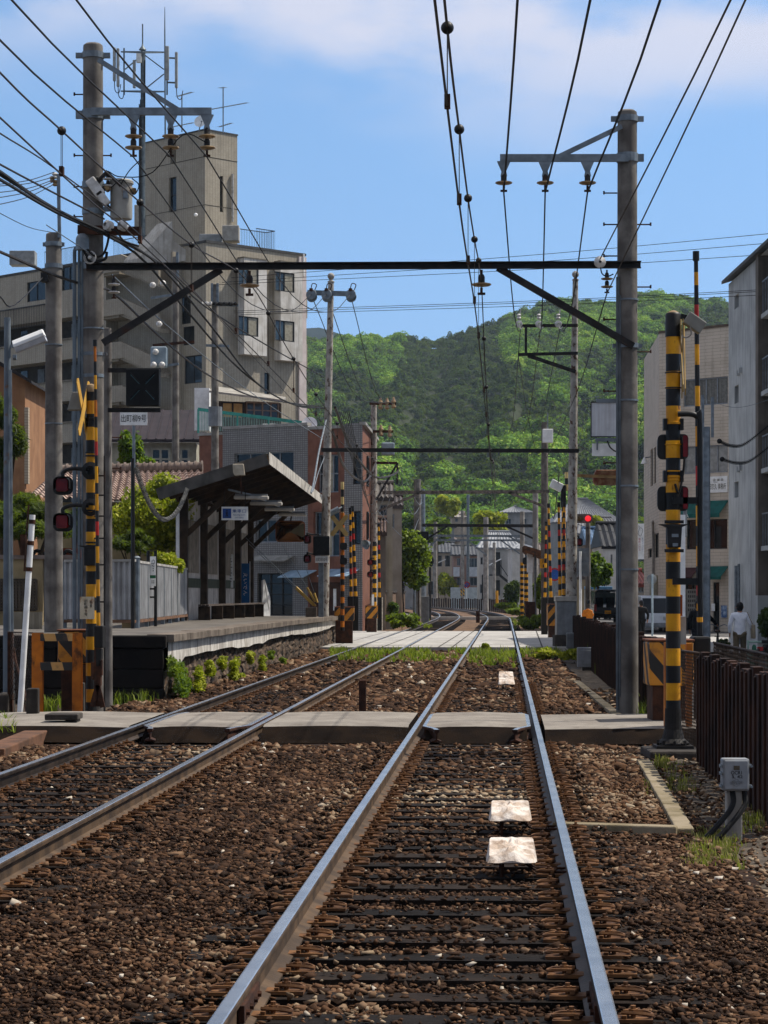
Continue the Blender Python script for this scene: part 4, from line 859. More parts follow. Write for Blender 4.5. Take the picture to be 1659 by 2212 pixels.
for i,px in enumerate((1121,1164,1206)):
 c = P(px,700,Y2-.4); t_ = thing('strain_insulator','white strain insulator with a horn on the far right crossarm, %s' % ['leftmost of three','middle of three','nearest the pole'][i],'insulator',c,'strain insulators on the far right crossarm')
 MB()._lathe(c,[(.03,.06),(.11,.04),(.12,0),(.05,-.04)],14,V((0,-1,0)),0,None).build('disc',m_('porcelain_w'),t_,True); MB()._lathe(c+UP*.24,[(.03,-.1),(.08,-.05),(.05,0),(.08,.05),(.03,.1)],10,UP,0,None).build('post',m_('porcelain_w'),t_,True)
 m = MB(); m.tube([c+UP*.28+V((.03,0,0)),c+UP*.48+V((.06,0,0))],.022,6); m.tube(spline([c+V((0,-.05,0)),c+V((.05,-.05,-.16)),c+V((.14,-.05,-.1))]),.02,5); m.build('horn',m_('porcelain_w'),t_); frn.append(c+V((.05,0,-.15)))
# ------------------------------------------------ farther poles: (axis top x, bottom x, top y, distance, radius)
for k,(xt,xb,yt,Yq,r0,r1,lb,mt) in enumerate([
 (378,381,555,95,.16,.13,'concrete street pole in front of the apartment block, left of the pair','concrete'),(464,465,615,100,.19,.14,'concrete street pole with crossarms in front of the bay windows','concrete'),
 (809,806,868,112,.2,.14,'rusty pole with crowded brackets beside the terracotta building','rustwhite'),(1177,1176,912,118,.2,.17,'concrete pole with a small white antenna box, left of the road cabinet','concrete'),
 (901,902,1035,160,.26,.24,'stout concrete pole behind the hedge, nearest the level-crossing box','concrete'),(913,912,1057,172,.24,.2,'second pole right behind the stout pole at the hedge','galv'),
 (941,940,1127,335,.3,.26,'pale pole left of the oval signal','conc_light'),(999,999,1103,330,.28,.24,'thin pale pole with yellow wrap in front of the balconies','conc_light'),(1012,1010,1068,345,.24,.2,'tallest thin pole behind the balconies house','galv'),
 (1049,1050,1117,252,.3,.27,'pale thick pole before the white house corner','conc_light'),(1068,1067,1172,285,.22,.19,'short pale pole before the white house door','conc_light'),(1128,1128,1105,185,.2,.18,'grey pole at the right corner of the white house','conc_light'),(1157,1156,1060,150,.2,.18,'grey pole beside the rusty roof overhang','conc_light'),
 (1270,1270,1122,128,.16,.13,'dark thin pole under the traffic light','concrete'),(1526,1527,922,60,.1,.09,'blue-grey steel pole behind the right barrier arm','galv')]):
 t_,xk = round_pole('utility_pole',lb,'pole',(xt+xb)/2,Yq,yt,-.3,r0,r1,m_(mt),cap='flat')
 if k == 1:
  for y,w_ in ((658,70),(746,50)): m = MB(); m.bar(P(445 if k else 0,y,Yq-.2),P(445+w_,y+2,Yq-.2),.1,.1); m.build('crossarm',m_('galv'),t_)
  for px in (447,456,476,488,500): m = MB(); c = P(px,656,Yq-.3); m._lathe(c,[(.04,-.25),(.1,-.2),(.06,-.1),(.1,0),(.06,.1),(.1,.2),(.04,.25)],8,V((1,-.1,0)).normalized(),0,None); m.build('insulator',m_('porcelain_w') if px % 2 else m_('black'),t_,True)
  for px in (458,470): m = MB(); m.bar(P(px,655,Yq-.1),P(px,612,Yq-.1),.1,.1); m.build('top_extension',m_('galv'),t_)
  m = MB(); c = P(465,900,Yq-.3); m.tube([c-UP*.42,c+UP*.42],.3,14); m.build('transformer',m_('grey_box'),t_)
 if k == 0:
  m = MB(); m.bar(P(384,600,Yq-.1),P(383,545,Yq-.1),.1,.1); m.build('top_extension',m_('galv'),t_)
  for y,xa_,xb_ in ((742,330,420),(640,326,380),(790,334,386)): m = MB(); m.bar(P(xa_,y+4,Yq-.2),P(xb_,y-4,Yq-.2),.1,.1); m.build('crossarm',m_('galv') if y != 742 else m_('rust'),t_)
  m = MB(); c = P(344,772,Yq-.3); m.bx(c.x-.33,c.x+.33,c.y-.3,c.y+.3,c.z-.42,c.z+.42); m.build('switch_box',mat('pale_blue_grey','8a98a0','76848c',3,.5),t_,bevel=.06)
  for px,py in ((344,700),(336,760),(332,788),(350,788),(362,652),(330,616),(352,612)): m = MB(); m.ball(P(px,py,Yq-.7),.13,8,6); m.build('insulator',m_('porcelain_w'),t_,True)
 if k == 2:
  for y,xa_,xb_ in ((872,798,856),(932,800,850),(1000,806,858)): m = MB(); m.bar(P(xa_,y,Yq-.3),P(xb_,y,Yq-.3),.1,.12); m.build('crossarm',m_('rust'),t_)
  for px,py in ((822,872),(836,872),(850,870),(823,930),(842,932)): m = MB(); c = P(px,py,Yq-.3); m._lathe(c,[(.05,-.28),(.13,-.2),(.08,-.05),(.13,.05),(.08,.15),(.04,.28)],8,UP,0,None); m.build('insulator',m_('porcelain') ,t_,True)
  m = MB(); c = P(838,970,Yq-.4); m.bx(c.x-.32,c.x+.32,c.y-.3,c.y+.3,c.z-.3,c.z+.3); m.build('switch_box',mat('pale_blue_grey','8a98a0','76848c',3,.5),t_,bevel=.06)
  m = MB(); m.bar(P(812,1080,Yq-.3),P(858,1002,Yq-.3),.1,.1); m.bar(P(858,1000,Yq-.3),P(858,1046,Yq-.3),.08,.08); m.build('stay_strut',m_('steel_dark'),t_)
 if k == 3: m = MB(); c = P(1183,942,Yq-.3); m.bx(c.x-.26,c.x+.26,c.y-.2,c.y+.1,c.z-.35,c.z+.35); m.build('antenna_box',m_('white'),t_,bevel=.03); m = MB(); m.tube([c,c+UP*1.2],.04,6); m.build('antenna_mast',m_('galv'),t_)
 if k == 7: MB().bx(XX(994.5,Yq),XX(1003.5,Yq),Yq-.26,Yq+.2,ZY(1287,Yq),ZY(1272,Yq)).build('warning_wrap',stripe_mat('small_stripe','d7a412','14130f',.5),t_)
 if k == 14:
  for q,y in ((-8,853),(13,858)): m = MB(); m.bar(P(1526+q,945,Yq),P(1526+q,y,Yq),.07,.07); m.build('top_bracket',m_('galv'),t_)
# beams of the farther portals
far_beam(P(826,1064,108),P(1186,1062,108),'third beam over the tracks, a cable-wrapped pipe beside the rusty crowded pole',[(P(818,1104,108),P(905,1066,108)),(P(1100,1064,108),P(1180,1096,108))],.16,mat('cable_wrapped_beam','6f665d','3f3a35',6,.7))
far_beam(P(912,1134.5,150),P(1158,1136,150),'fourth beam over the tracks, thin and dark before the tiled roofs',[(P(912,1170,150),P(966,1137,150)),(P(1094,1137,150),P(1156,1165,150))],.2)
far_beam(P(912,1157,185),P(1128,1158,185),'fifth beam over the tracks, upper of the thin pair above the white house',[(P(915,1196,185),P(950,1159,185)),(P(1100,1159,185),P(1130,1177,185))],.18,m_('galv'))
far_beam(P(940,1167,215),P(1128,1167,215),'sixth beam over the tracks, lower of the thin pair above the white house',[(P(1010,1168,215),P(1052,1200,215)),(P(1083,1168,215),P(1128,1200,215))],.18,m_('galv'))
# ================================================================ wires
def wire(pts,r,label,mt='black_wire',group=None,cat='wire',n=5,name='overhead_wire'):
 m = MB(); m.tube(spline(pts,n) if len(pts) > 2 else pts,r*.7,5); return tag(m.build(name,m_(mt),None,True),label,cat,group)
def track_pts(fx,lst): return [V((fx(Y),Y,z)) for Y,z in lst]
g1 = 'overhead wires over the right track'; g2 = 'overhead wires over the platform track'
def overhead(fx,mess,con,who,hang,g):
 wire(track_pts(fx,mess),.013,'messenger wire with black balls sagging over the %s track' % who,'copper',g,name='messenger_wire')
 wire(track_pts(fx,con),.012,'straight contact wire over the %s track' % who,'copper',g,name='contact_wire')
 sp_ = spline(track_pts(fx,mess),12); sc_ = spline(track_pts(fx,con),12)
 def at(sp,Y):
  for a,b in zip(sp,sp[1:]):
   if a.y <= Y <= b.y: return a.lerp(b,(Y-a.y)/(b.y-a.y+1e-9))
  return sp[-1]
 for i,Y in enumerate(hang):
  a,b = at(sp_,Y),at(sc_,Y); t_ = thing('wire_hanger','dropper loop with a black ball on the %s wires, number %s from the viewer' % (who,['one','two','three','four','five','six','seven','eight','nine','ten','eleven','twelve'][i]),'wire hanger',a,'droppers on the %s wires' % who)
  MB().ball(a,.04,10,8).build('ball',m_('black'),t_,True); m = MB()
  for q in (-.03,.03): m.tube([a+TD*q,b+TD*q],.003,4)
  m.build('loop',m_('copper'),t_); m = MB(); m.obx(b+UP*.03,TN*.018,TD*.035,UP*.04); m.build('clip',m_('rust'),t_)
overhead(TRX,[(2,6.1),(8,5.2),(14,5.05),(17.7,5.18),(22,5.39),(26.7,5.72),(YP,6.3),(41,5.75),(50,5.3),(58,5.2),(68,5.5),(Y2,6.0),(86,5.6),(96,5.5),(108,6.1)],[(2,4.6),(17,4.6),(27,5.0),(34,5.06),(60,4.95),(Y2,5.0),(108,5.0),(150,5.0)],'right track',[14,17.7,22,26.7,31,39,44,50,57,64,70],g1)
overhead(TLX,[(4,6.2),(12,5.65),(17.5,5.58),(20,5.63),(24.3,5.74),(28.3,5.9),(YP,6.3),(41,5.95),(50,5.6),(60,5.5),(68,5.6),(Y2,6.0),(90,5.6),(108,6.1)],[(4,5.2),(20,5.25),(24.3,5.32),(36.7,5.34),(60,5.15),(Y2,5.1),(108,5.0),(146,5.0)],'platform track',[20,24.3,28.3,33,37.5,42,47,53,60,67],g2)
g3 = 'feeder wires'
for i,(ins,xt,yt,Yt,z0,x0) in enumerate(((fr_[0],1118,0,23.3,7.9,1.2),(fr_[1],1275,0,23.3,7.9,1.9),(fr_[2],1426,0,23.3,7.9,2.6))):
 top = P(xt,yt,Yt); a0 = top+(top-ins)*1.0+UP*1.2; nm = ['left','middle','right'][i]; sag = frn[i]
 wire([a0,top,ins],.021,'thick feeder wire from the top edge to the right arm, %s of three' % nm,'black_wire',g3)
 wire([ins,ins.lerp(sag,.35)-UP*.75,ins.lerp(sag,.7)-UP*.65,sag],.018,'feeder wire between the near right arm and the far right pole, %s of three' % nm,'black_wire',g3)
 e = P((1100,1128,1150)[i],935,130); wire([sag,sag.lerp(e,.5)-UP*1.0,e],.02,'feeder wire descending beyond the far right pole, %s of three' % nm,'black_wire',g3)
for i,(ins,pts,nm) in enumerate(((fl_[2],[(0,87,22)],'lowest'),(fl_[1],[(25,0,21.5)],'middle'),(fl_[0],[(165,0,23)],'highest'))):
 top = P(*pts[0]); a0 = top+(top-ins)*.6+UP*.6
 wire([a0,top,ins],.017,'feeder wire from the top left corner to the left arm, %s of three' % nm,'black_wire',g3)
 e = fins[i]; wire([ins,ins.lerp(e,.4)-UP*1.25,ins.lerp(e,.75)-UP*1.0,e],.016,'feeder wire running past the tower to the far left crossarm, %s of three' % nm,'black_wire',g3)
 e2 = P((822,836,850)[i],872,111.7); wire([e,e.lerp(e2,.5)-UP*1.3,e2],.022,'feeder wire from the far left crossarm down to the crowded pole, %s of three' % nm,'black_wire',g3)
q = P(1296,560,YP-.3); top = P(1578,0,18); wire([top+(top-q)*.5+UP*.4,top,q],.014,'left of the two wires rising from the beam to the upper right corner','copper','wires to the upper right corner')
top = P(1610,0,18); wire([top+(top-ins_e)*.5+UP*.4,top,ins_e],.013,'right of the two wires rising from the beam to the upper right corner','copper','wires to the upper right corner'); wire([ins_e,P(1245,850,58),P(1180,990,76)],.014,'thin wire descending from the right beam insulator into the distance','black_wire')
wire([P(1296,566,YP-.3),P(1300,590,YP-.3),P(1312,597,YP-.3),P(1325,592,YP-.3)],.014,'short jumper lead hanging under the near beam by the right pole','black_wire')
# bundles on the left
g4 = 'cables from the left edge to the far left pole'
fe = P(700,880,Y2-.2)
for i,(pts,r_,lb,mt) in enumerate([
 ([(-60,312,26),(0,355,29),(225,473,34.4)],.02,'cable from the left edge to the strain insulators on the left pole','copper'),
 ([(-60,338,25),(0,371,27),(120,452,31),(324,556,38),(450,697,47),(552,825,57),(640,876,68),(702,881,Y2)],.032,'thickest black cable sagging from left edge to far left pole','black_wire'),
 ([(-60,360,25),(0,388,27),(120,458,31),(290,545,37),(400,668,44),(520,800,54),(620,868,66),(700,882,Y2)],.03,'second thick black cable close beneath the thickest one','black_wire'),
 ([(0,378,27.2),(150,470,32),(340,565,39),(440,660,46),(580,748,57),(700,815,Y2)],.024,'black cable above the thick pair, ending higher on the far left pole','black_wire'),
 ([(-60,520,28),(0,544,30),(114,593,33),(205,622,36),(246,634,37.5),(340,723,43),(422,791,50),(483,828,56),(561,860,64),(690,878,Y2)],.03,'twisted brown cable passing behind the tallest pole at lamp height','copper'),
 ([(100,486,33),(194,547,34.4)],.011,'short pale stay wire left of the tallest pole','galv'),([(241,593,34.9),(378,718,45),(559,860,62),(700,950,Y2)],.016,'pale steel messenger wire crossing the tan building face','galv'),
 ([(-40,255,21),(0,288,23),(120,365,27),(300,505,33),(430,640,43),(560,785,58),(690,930,Y2)],.013,'thin brown wire dropping across the tallest pole toward the far left pole','copper'),
 ([(-30,445,30),(60,490,38),(118,503,41.5)],.009,'thin service wire to the plain concrete pole','black_wire'),
 ([(0,655-14,30),(30,660,33),(92,600,41.8)],.014,'wavy dark cable ending at the junction box','black_wire')]):
 wire([P(*q) for q in pts],r_,lb,mt,g4 if i < 5 else None)
for i,(y0,y1) in enumerate(((403,382),(418,388),(430,392),(446,398),(400,372))): wire([P(-20,y0,36),P(60,(y0+y1)/2+4,40),P(117,y1,41.9)],.011,'dark blue-green cable from the left edge to the pole-top extension, %s' % ['highest','second','third','lowest','looped one on top'][i],'black_wire','cables to the pole-top extension')
# leads around the transformer
for pts,lb in (([(234,370),(262,382),(330,372),(394,292),(449,309)],'black jumper drooping from the pin insulator to the outer feeder wire'),([(262,397),(280,368),(306,343)],'short jumper from transformer to the lowest feeder wire'),([(240,405),(262,388),(276,400),(290,420),(300,400),(285,385)],'looped lead over the transformer lid')): wire([P(x,y,YP-.25) for x,y in pts],.012,lb,'black_wire','jumper leads by the transformer')
# street power lines crossing the view
YL = 92
for i,(x0,y0,x1,y1,lb) in enumerate(((500,600,1900,482,'highest'),(480,592+18,1900,505,'second'),(470,615,1900,533,'third'),(505,672,1900,612,'fourth'),(505,676,1900,615.5,'fifth'),(520,680,1900,624,'lowest'))): wire([P(x0,y0,YL+8),P((x0+x1)/2,(y0+y1)/2+6,YL),P(x1,y1,YL-14)],.016,'thin power line crossing the whole view, %s of six' % lb,'black_wire','street power lines crossing the view')
# thick sagging cables by the crowded pole
for pts,r_,lb in (([(718,930,76),(745,1010,80),(790,1040,95),(812,1000,110)],.07,'thick spiral-wrapped cable loop, lower of two, by the far left pole'),([(724,880,76),(760,970,85),(810,1030,98),(856,1022,109),(858,1005,110)],.07,'thick spiral-wrapped cable loop, upper of two, by the far left pole'),([(705,905,76),(690,970,73),(678,1040,70),(672,1065,68)],.04,'twisted pale cable falling from the far left pole to the shelter roof'),([(702,985,76),(688,1020,73),(676,1062,69)],.02,'pair of pale wires falling beside the twisted cable')): wire([P(*q) for q in pts],r_,lb,'copper' if r_ > .05 else 'galv','drooping cables by the far left pole')
for i in range(7):
 a,b = P(730+4*i,890,76),P(790+10*i,1010+8*i,108); wire([a,a.lerp(b,.5)-UP*(.8+.3*i),b],.018,'thin black wire in the tangle between far left pole and crowded pole, %s of seven' % ['first','second','third','fourth','fifth','sixth','last'][i],'black_wire','tangled wires left of the tracks')
for i,(a,b,c) in enumerate((((860,1000,110),(905,1090,140),(912,1060,170)),((860,1010,110),(890,1110,140),(912,1085,170)),((812,1100,112),(880,1165,140),(905,1120,160)),((1183,940,118),(1240,870,160),(1330,850,190)),((1246,960,76),(1290,985,90),(1333,1005,100)),((1246,985,76),(1300,1060,95),(1335,1066,100)),((1240,1130,110),(1290,1145,120),(1335,1150,130)),((1120,770,76),(1140,900,100),(1160,985,118)),((1183,1065,108),(1196,1120,95),(1208,1020,80),(1222,930,76)) [:3])): wire([P(*a),P(*b),P(*c)],.03 if i == 8 else .02,['drooping pale wire, top of three left of the stout pole','drooping pale wire, middle of three left of the stout pole','drooping pale wire, lowest of three left of the stout pole','thin line rising right from the antenna box','blue-green service wire right of the far right pole','lower service wire right of the far right pole','thin wire low beside the traffic light','thin wire sloping down left of the antenna box','hanging black cable linking the third beam and the yellow posts'][i],'galv' if i < 3 else 'black_wire','service wires in the distance')
# ================================================================ level-crossing gear
yb_mats = lambda: [m_('yellow'),m_('black')]
def banded(m,x,Y,z0,z1,r,h,first=1,n=14):
 """banded tube: alternating yellow (0) and black (1) rings from the top down"""
 z = z1; k = first; zs = [z1]; mi = []
 while z > z0+1e-4: z = max(z0,z-h); zs.append(z); mi.append(k); k = 1-k
 b = V((x,Y,0))
 for i in range(len(mi)): m._lathe(b,[(r,zs[i+1]),(r,zs[i])],n,UP,mi[i],None)
def lamp_unit(parent,c,w,h,facing,arm_from=None):
 """hooded red flasher: rounded black backplate, hood and red drum lens; facing is +1 when the lens looks at the viewer"""
 c = Vector(c); pts = rrect((c.x,c.y,c.z),w,h,w*.3,4); lm = MB().prism(pts,(0,.03,0)).build('flasher',m_('black'),parent,bevel=0)
 f = -1 if facing > 0 else 1; q = c+V((0,f*.015+.015,0)); MB().prism(rrect((q.x,q.y,q.z+h*.02),w*.6,h*.72,w*.12,3),(0,f*.12,0)).build('lens',m_('lens_red'),lm,bevel=.015)
 m = MB(); b = rrect((q.x,q.y,q.z),w*.8,h*.86,w*.24,3); n = len(b)
 for i in range(n):
  p0,p1 = b[i],b[(i+1) % n]
  if min(p0.z,p1.z) < c.z-h*.3: continue
  m.add([p0,p1,p1+V((0,f*.2,0)),p0+V((0,f*.2,0))],[(0,1,2,3)])
 m.build('hood',m_('black'),lm)
 if arm_from is not None:
  m = MB(); a = Vector(arm_from); m.tube(spline([a,V((c.x+(a.x-c.x)*.35,a.y,a.z+.01)),V((c.x,c.y+.02,c.z+h*.5+.06)),V((c.x,c.y+.02,c.z+h*.45))],4),.028,8); m.build('lamp_arm',m_('black'),lm)
 return lm
def barrier_arm(name_lb,xa,ya,xb,yb_,Y,r,seq,group='barrier arms'):
 """raised barrier arm: coloured sleeves between two picture points; seq is [(colour, share), ...] from the tip"""
 a,b = P(xa,ya,Y),P(xb,yb_,Y); t_ = thing('barrier_pole',name_lb,'barrier arm',b,group); tot = sum(s for c,s in seq); f = 0; keys = {'k': m_('black'),'y': m_('yellow'),'r': mat('arm_red','b3231a','96201a',5,.5),'o': m_('orange')}; m = MB(); ms = list(keys.values()); kk = list(keys)
 for c,s in seq:
  g_ = f+s/tot; m.tube([a.lerp(b,f),a.lerp(b,g_)],[r*(.8+.4*f),r*(.8+.4*g_)],8,kk.index(c)); f = g_
 m.build('banded_shaft',ms,t_,True)
 m = MB(); m.tube([a+UP*(r*3),a-UP*.02],r*1.25,8); m.build('tip_cap',m_('black'),t_)
 return t_
def crossbuck(parent,c,L_,w,ax,mt,ang=R(52)):
 """two crossed boards in the plane of ax and up"""
 c = Vector(c); ax = Vector(ax).normalized(); n = ax.cross(UP)
 for s in (-1,1):
  d = (ax*math.cos(ang)*s+UP*math.sin(ang)).normalized(); e = d.cross(n).normalized(); q = c+n*(.012*s)
  m = MB(); m.prism([q-d*L_/2-e*w/2,q-d*(L_/2+w*.3),q-d*L_/2+e*w/2,q+d*L_/2+e*w/2,q+d*(L_/2+w*.3),q+d*L_/2-e*w/2],n*.012); m.build('crossed_board',mt,parent)
hazard = stripe_mat('hazard_stripe','c07d14','15130f',.42,.85)
hazard2 = stripe_mat('hazard_stripe_reverse','c07d14','15130f',.42,-.85)
def machine(lb,x0,x1,yt,yb_,Y,depth,base_z,group=None,mt=None,rnd=.03):
 a,b = P(x0,yb_,Y),P(x1,yt,Y); t_ = thing('barrier_machine',lb,'barrier machine',((a.x+b.x)/2,Y,base_z),group)
 MB().bx(a.x,b.x,Y,Y+depth,a.z,b.z).build('cabinet',mt or hazard,t_,bevel=rnd); MB().bx(a.x+.05,b.x-.05,Y+.04,Y+depth-.04,base_z,a.z-.002).build('pedestal',m_('rust'),t_)
 MB().bx(a.x-.01,b.x+.01,Y-.01,Y+depth+.01,b.z+.002,b.z+.03).build('lid',mat('rusty_lid','7a4a30','5d3826',5,.7),t_,bevel=.01)
 return t_
# ---------------------------------------------------------------- right near crossing post
Y = 26.3; x = XX(1454,Y); t_ = thing('crossing_signal_post','big yellow and black banded crossing signal post in the right foreground','crossing signal',(x,Y,-.1)); rp_ = .083
m = MB(); banded(m,x,Y,ZY(1560,Y),ZY(728,Y),rp_,.1965,0,20); m.build('post',yb_mats(),t_,True)
m = MB(); m._lathe((x,Y,0),[(rp_*1.08,ZY(728,Y)),(rp_*1.08,ZY(680,Y)),(rp_*.9,ZY(676,Y)),(rp_*.3,ZY(671,Y)),(.001,ZY(670,Y))],18,UP,0,[0,0,1,1]); m.build('cap',[m_('black'),mat('cap_tan','8e7757','6f5c44',4,.7)],t_,True)
m = MB(); m._lathe((x,Y,0),[(rp_*1.12,ZY(1530,Y)),(rp_*1.14,ZY(1548,Y)),(rp_*1.2,ZY(1575,Y)),(rp_*1.55,ZY(1595,Y)),(rp_*2.2,ZY(1604,Y))],18,UP,0,None); m.bx(x-.21,x+.21,Y-.21,Y+.21,-.12,-.085)
for a in range(8): m.tube([(x+.17*math.cos(a*PI/4),Y+.17*math.sin(a*PI/4),-.1),(x+.17*math.cos(a*PI/4),Y+.17*math.sin(a*PI/4),-.03)],.018,6)
m.build('base_flange',mat('cast_base','27231f','191613',5,.7,.2),t_)
for y in (808-3,838,913,915.5,960,1018,1031,1038):
 m = MB(); z = ZY(y,Y); m._lathe((x,Y,z),[(rp_,-.008),(rp_+.012,-.005),(rp_+.012,.005),(rp_,.008)],18,UP,0,None); m.build('clamp_band',m_('black') if y < 840 else m_('yellow'),t_)
for (y0,y1),nm in (((938,992),'upper'),((1050,1104),'lower')):
 z = ZY((y0+y1)/2,Y); h = (y1-y0)*Y/F
 for q,fc in ((-.085,-1),(.085,1)):
  c = V((x+q,Y+.1*(1 if q < 0 else -1)*.3,z)); lamp_unit(t_,c,.17,h,1 if q < 0 and False else -1)
 zt = ZY(y0-22,Y)
 for q in (-1,1): MB().bx(x+q*rp_*1.12-.02,x+q*rp_*1.12+.02,Y-.06,Y+.06,zt-.07,zt+.06).build('lamp_bracket',m_('black'),t_)
 lz = MB(); lz.bx(x+.1,x+.15,Y-.12,Y-.10,z-.12,z+.12); lz.build('side_lens',m_('lens_red'),t_)
m = MB(); m.tube(spline([(x+.09,Y-.06,ZY(945,Y)),(x+.12,Y-.06,ZY(990,Y)),(x+.09,Y-.07,ZY(1040,Y)),(x+.05,Y-.09,ZY(1065,Y)),(x+.01,Y-.1,ZY(1046,Y))]),.014,6); m.build('lamp_cable',m_('black_wire'),t_)
c = V((x+.095,Y+.15,ZY(770,Y))); crossbuck(t_,c,.95,.13,(.06,1,0),mat('crossbuck_back','b59a63','9c834f',3,.6))
crossbuck(t_,c+V((.05,.1,0)),.95,.13,(.1,1,0),mat('crossbuck_back','b59a63','9c834f',3,.6),R(58))
c = P(1500,698,Y-.05); u = V((.82,0,-.57)); v_ = V((.57,0,.82)); sp_ = MB().obx(c,u*.115,V((0,.07,0)),v_*.075).build('horn_speaker',mat('speaker_grey','8d8b82','76746c',3,.6),t_,bevel=.012)
m = MB(); m.bar((x+.08,Y,ZY(684,Y)),(c.x-.02,Y,c.z+.04),.05,.07); m.build('speaker_arm',m_('black'),t_); m = MB(); m.tube(spline([c+V((-.06,-.08,-.05)),c+V((-.05,-.08,-.14)),c+V((-.12,-.06,-.17)),c+V((-.17,-.04,-.08))]),.008,5); m.build('speaker_cable',m_('conc_light'),t_)
m = MB(); zq = ZY(896,Y); pts = [(x+.04,Y-.11,zq),(XX(1490,Y),Y-.11,zq),(XX(1504,Y),Y-.11,ZY(903,Y)),(XX(1509,Y),Y-.11,ZY(918,Y)),(XX(1509.5,Y),Y-.11,ZY(1240,Y)),(XX(1511,Y),Y-.11,ZY(1330,Y))]; m.tube(spline(pts,5),.033,10); m.build('arm_guide_pipe',m_('black'),t_,True)
for y in (1082,1256): m = MB(); m.bar((x-.02,Y-.105,ZY(y,Y)),(XX(1510,Y),Y-.105,ZY(y,Y)),.03,.075); m.build('guide_bracket',m_('black'),t_)
cx = XX(1453,Y); m = MB(); m.prism([(cx-.085,Y-.16,ZY(1134,Y)),(cx+.09,Y-.16,ZY(1134,Y)),(cx+.075,Y-.16,ZY(1183,Y)),(cx-.07,Y-.16,ZY(1183,Y))],(0,.1,0)); jb = m.build('junction_box',m_('black'),t_,bevel=.01)
m = MB(); m.prism([(cx-.17,Y-.17,ZY(1133,Y)),(cx+.17,Y-.17,ZY(1133,Y)),(cx+.08,Y-.17,ZY(1140,Y)),(cx-.08,Y-.17,ZY(1140,Y))],(0,.14,0)); m.build('hood',m_('black'),jb)
for y in (1128,1190): MB().bx(cx-.105,cx+.11,Y-.13,Y-.09,ZY(y+3.5,Y),ZY(y-3.5,Y)).build('box_strap',m_('black'),t_)
MB().bx(cx-.03,cx+.045,Y-.17,Y-.162,ZY(1161,Y),ZY(1154,Y)).build('latch',m_('galv'),jb); MB().bx(cx-.02,cx+.04,Y-.17,Y-.162,ZY(1181,Y),ZY(1174,Y)).build('maker_plate',m_('galv'),jb)
MB().bx(XX(1467,Y),XX(1483,Y),Y+.03,Y+.05,ZY(1392,Y),ZY(1332,Y)).build('notice_plate',mat('faded_plate','a8a39a','8b857c',3,.7),t_); MB().bx(XX(1466,Y),XX(1474,Y),Y-.01,Y+.01,ZY(1331,Y),ZY(1285,Y)).build('orange_plate',mat('orange_plate','b65a26','984818',4,.6),t_)
m = MB(); m.bx(XX(1402,Y-.5),XX(1512,Y),Y-.6,Y+.4,-.5,-.118); tag(m.build('foundation_block',m_('conc_dark'),bevel=.03),'dark mossy concrete footing under the foreground signal post','concrete block')
# white sign pillar and barrier arm, machine
p = P(1473,1330,48); m = MB(); m.bx(XX(1467,48),XX(1480.5,48),48,48.12,-.33,ZY(1112,48)); t_ = thing('sign_pillar','tall narrow white sign pillar right behind the banded signal post','sign',(p.x,48,-.33)); m.build('panel',m_('white'),t_); MB().bx(XX(1479,48),XX(1485,48),48.05,48.3,ZY(1160,48),ZY(1092,48)).build('side_cabinet',m_('grey_box'),t_,bevel=.02)
barrier_arm('tall right-foreground barrier arm banded black, yellow and red, raised upright',1503.5,560,1512,1372,30.5,.035,[('k',4),('y',4),('k',6),('r',6),('k',6.2),('y',6.3),('k',6.5),('y',6.2),('k',6.2),('y',6.2),('k',6),('r',6),('k',6.2),('y',6.2),('k',6.2),('y',6.2),('k',6),('r',3),('k',2.5),('y',2.2),('k',2),('y',1.5),('k',4)])
machine('large rust-topped barrier machine with diagonal stripes in the right foreground',1402,1499,1386,1482,29.8,.7,-.33)
m = MB(); m.bx(XX(1497,30.2),XX(1536,30.2),30.2,30.6,ZY(1440,30.2),ZY(1375,30.2)); t_ = thing('barrier_drive','dark drive unit under the right foreground barrier arm','barrier drive',P(1515,1480,30.2)); m.build('housing',mat('drive_black','1a1714','100e0c',4,.6),t_,bevel=.03); MB().bx(XX(1505,30.2),XX(1528,30.2),30.25,30.5,-.35,ZY(1441,30.2)).build('stand',m_('rust'),t_)
for px in (1441,1488):
 m = MB(); xx = XX(px,28.6); m.bx(xx-.035,xx+.035,28.55,28.67,-.2,ZY(1388 if px < 1450 else 1390,28.6)); tag(m.build('guard_post',m_('orange')),'orange steel guard post %s the foreground signal post' % ('hidden just left of' if px < 1450 else 'just right of'),'guard post')
# ---------------------------------------------------------------- fence of dark uprights on the right
fx = lambda Y: TRX(Y)+2.5
ft = mat('tarred_fence_timber','3d2418','1f120c',2.5,.9,.4,20,streak='3d2619',stk=.4)
t_ = thing('upright_fence','near fence of dark tarred uprights with wire netting at the right picture edge','fence',(fx(21),21,-.3)); k = 0; Y = 17.6
while Y < 25.4:
 h = 1.62+(1285-(1440 if Y < 18.5 else 1440-(Y-18)*3.6))*Y/F*1.0; zt = min(1.12,.98+.03*math.sin(k*2.3)); q = V((fx(Y),Y,0)); m = MB(); m.obx((q.x,q.y,(zt-.35)/2),TN*.045,TD*.13,UP*(zt+.35)/2); m.obx((q.x-.045,q.y+.02,(zt-.35)/2-.01),TN*.02,TD*.04,UP*(zt+.33)/2); m.build('upright',ft,t_,bevel=.008); Y += .36; k += 1
net = mat('rusty_netting','4a3d33','2f261f',8,.7,metal=.3)
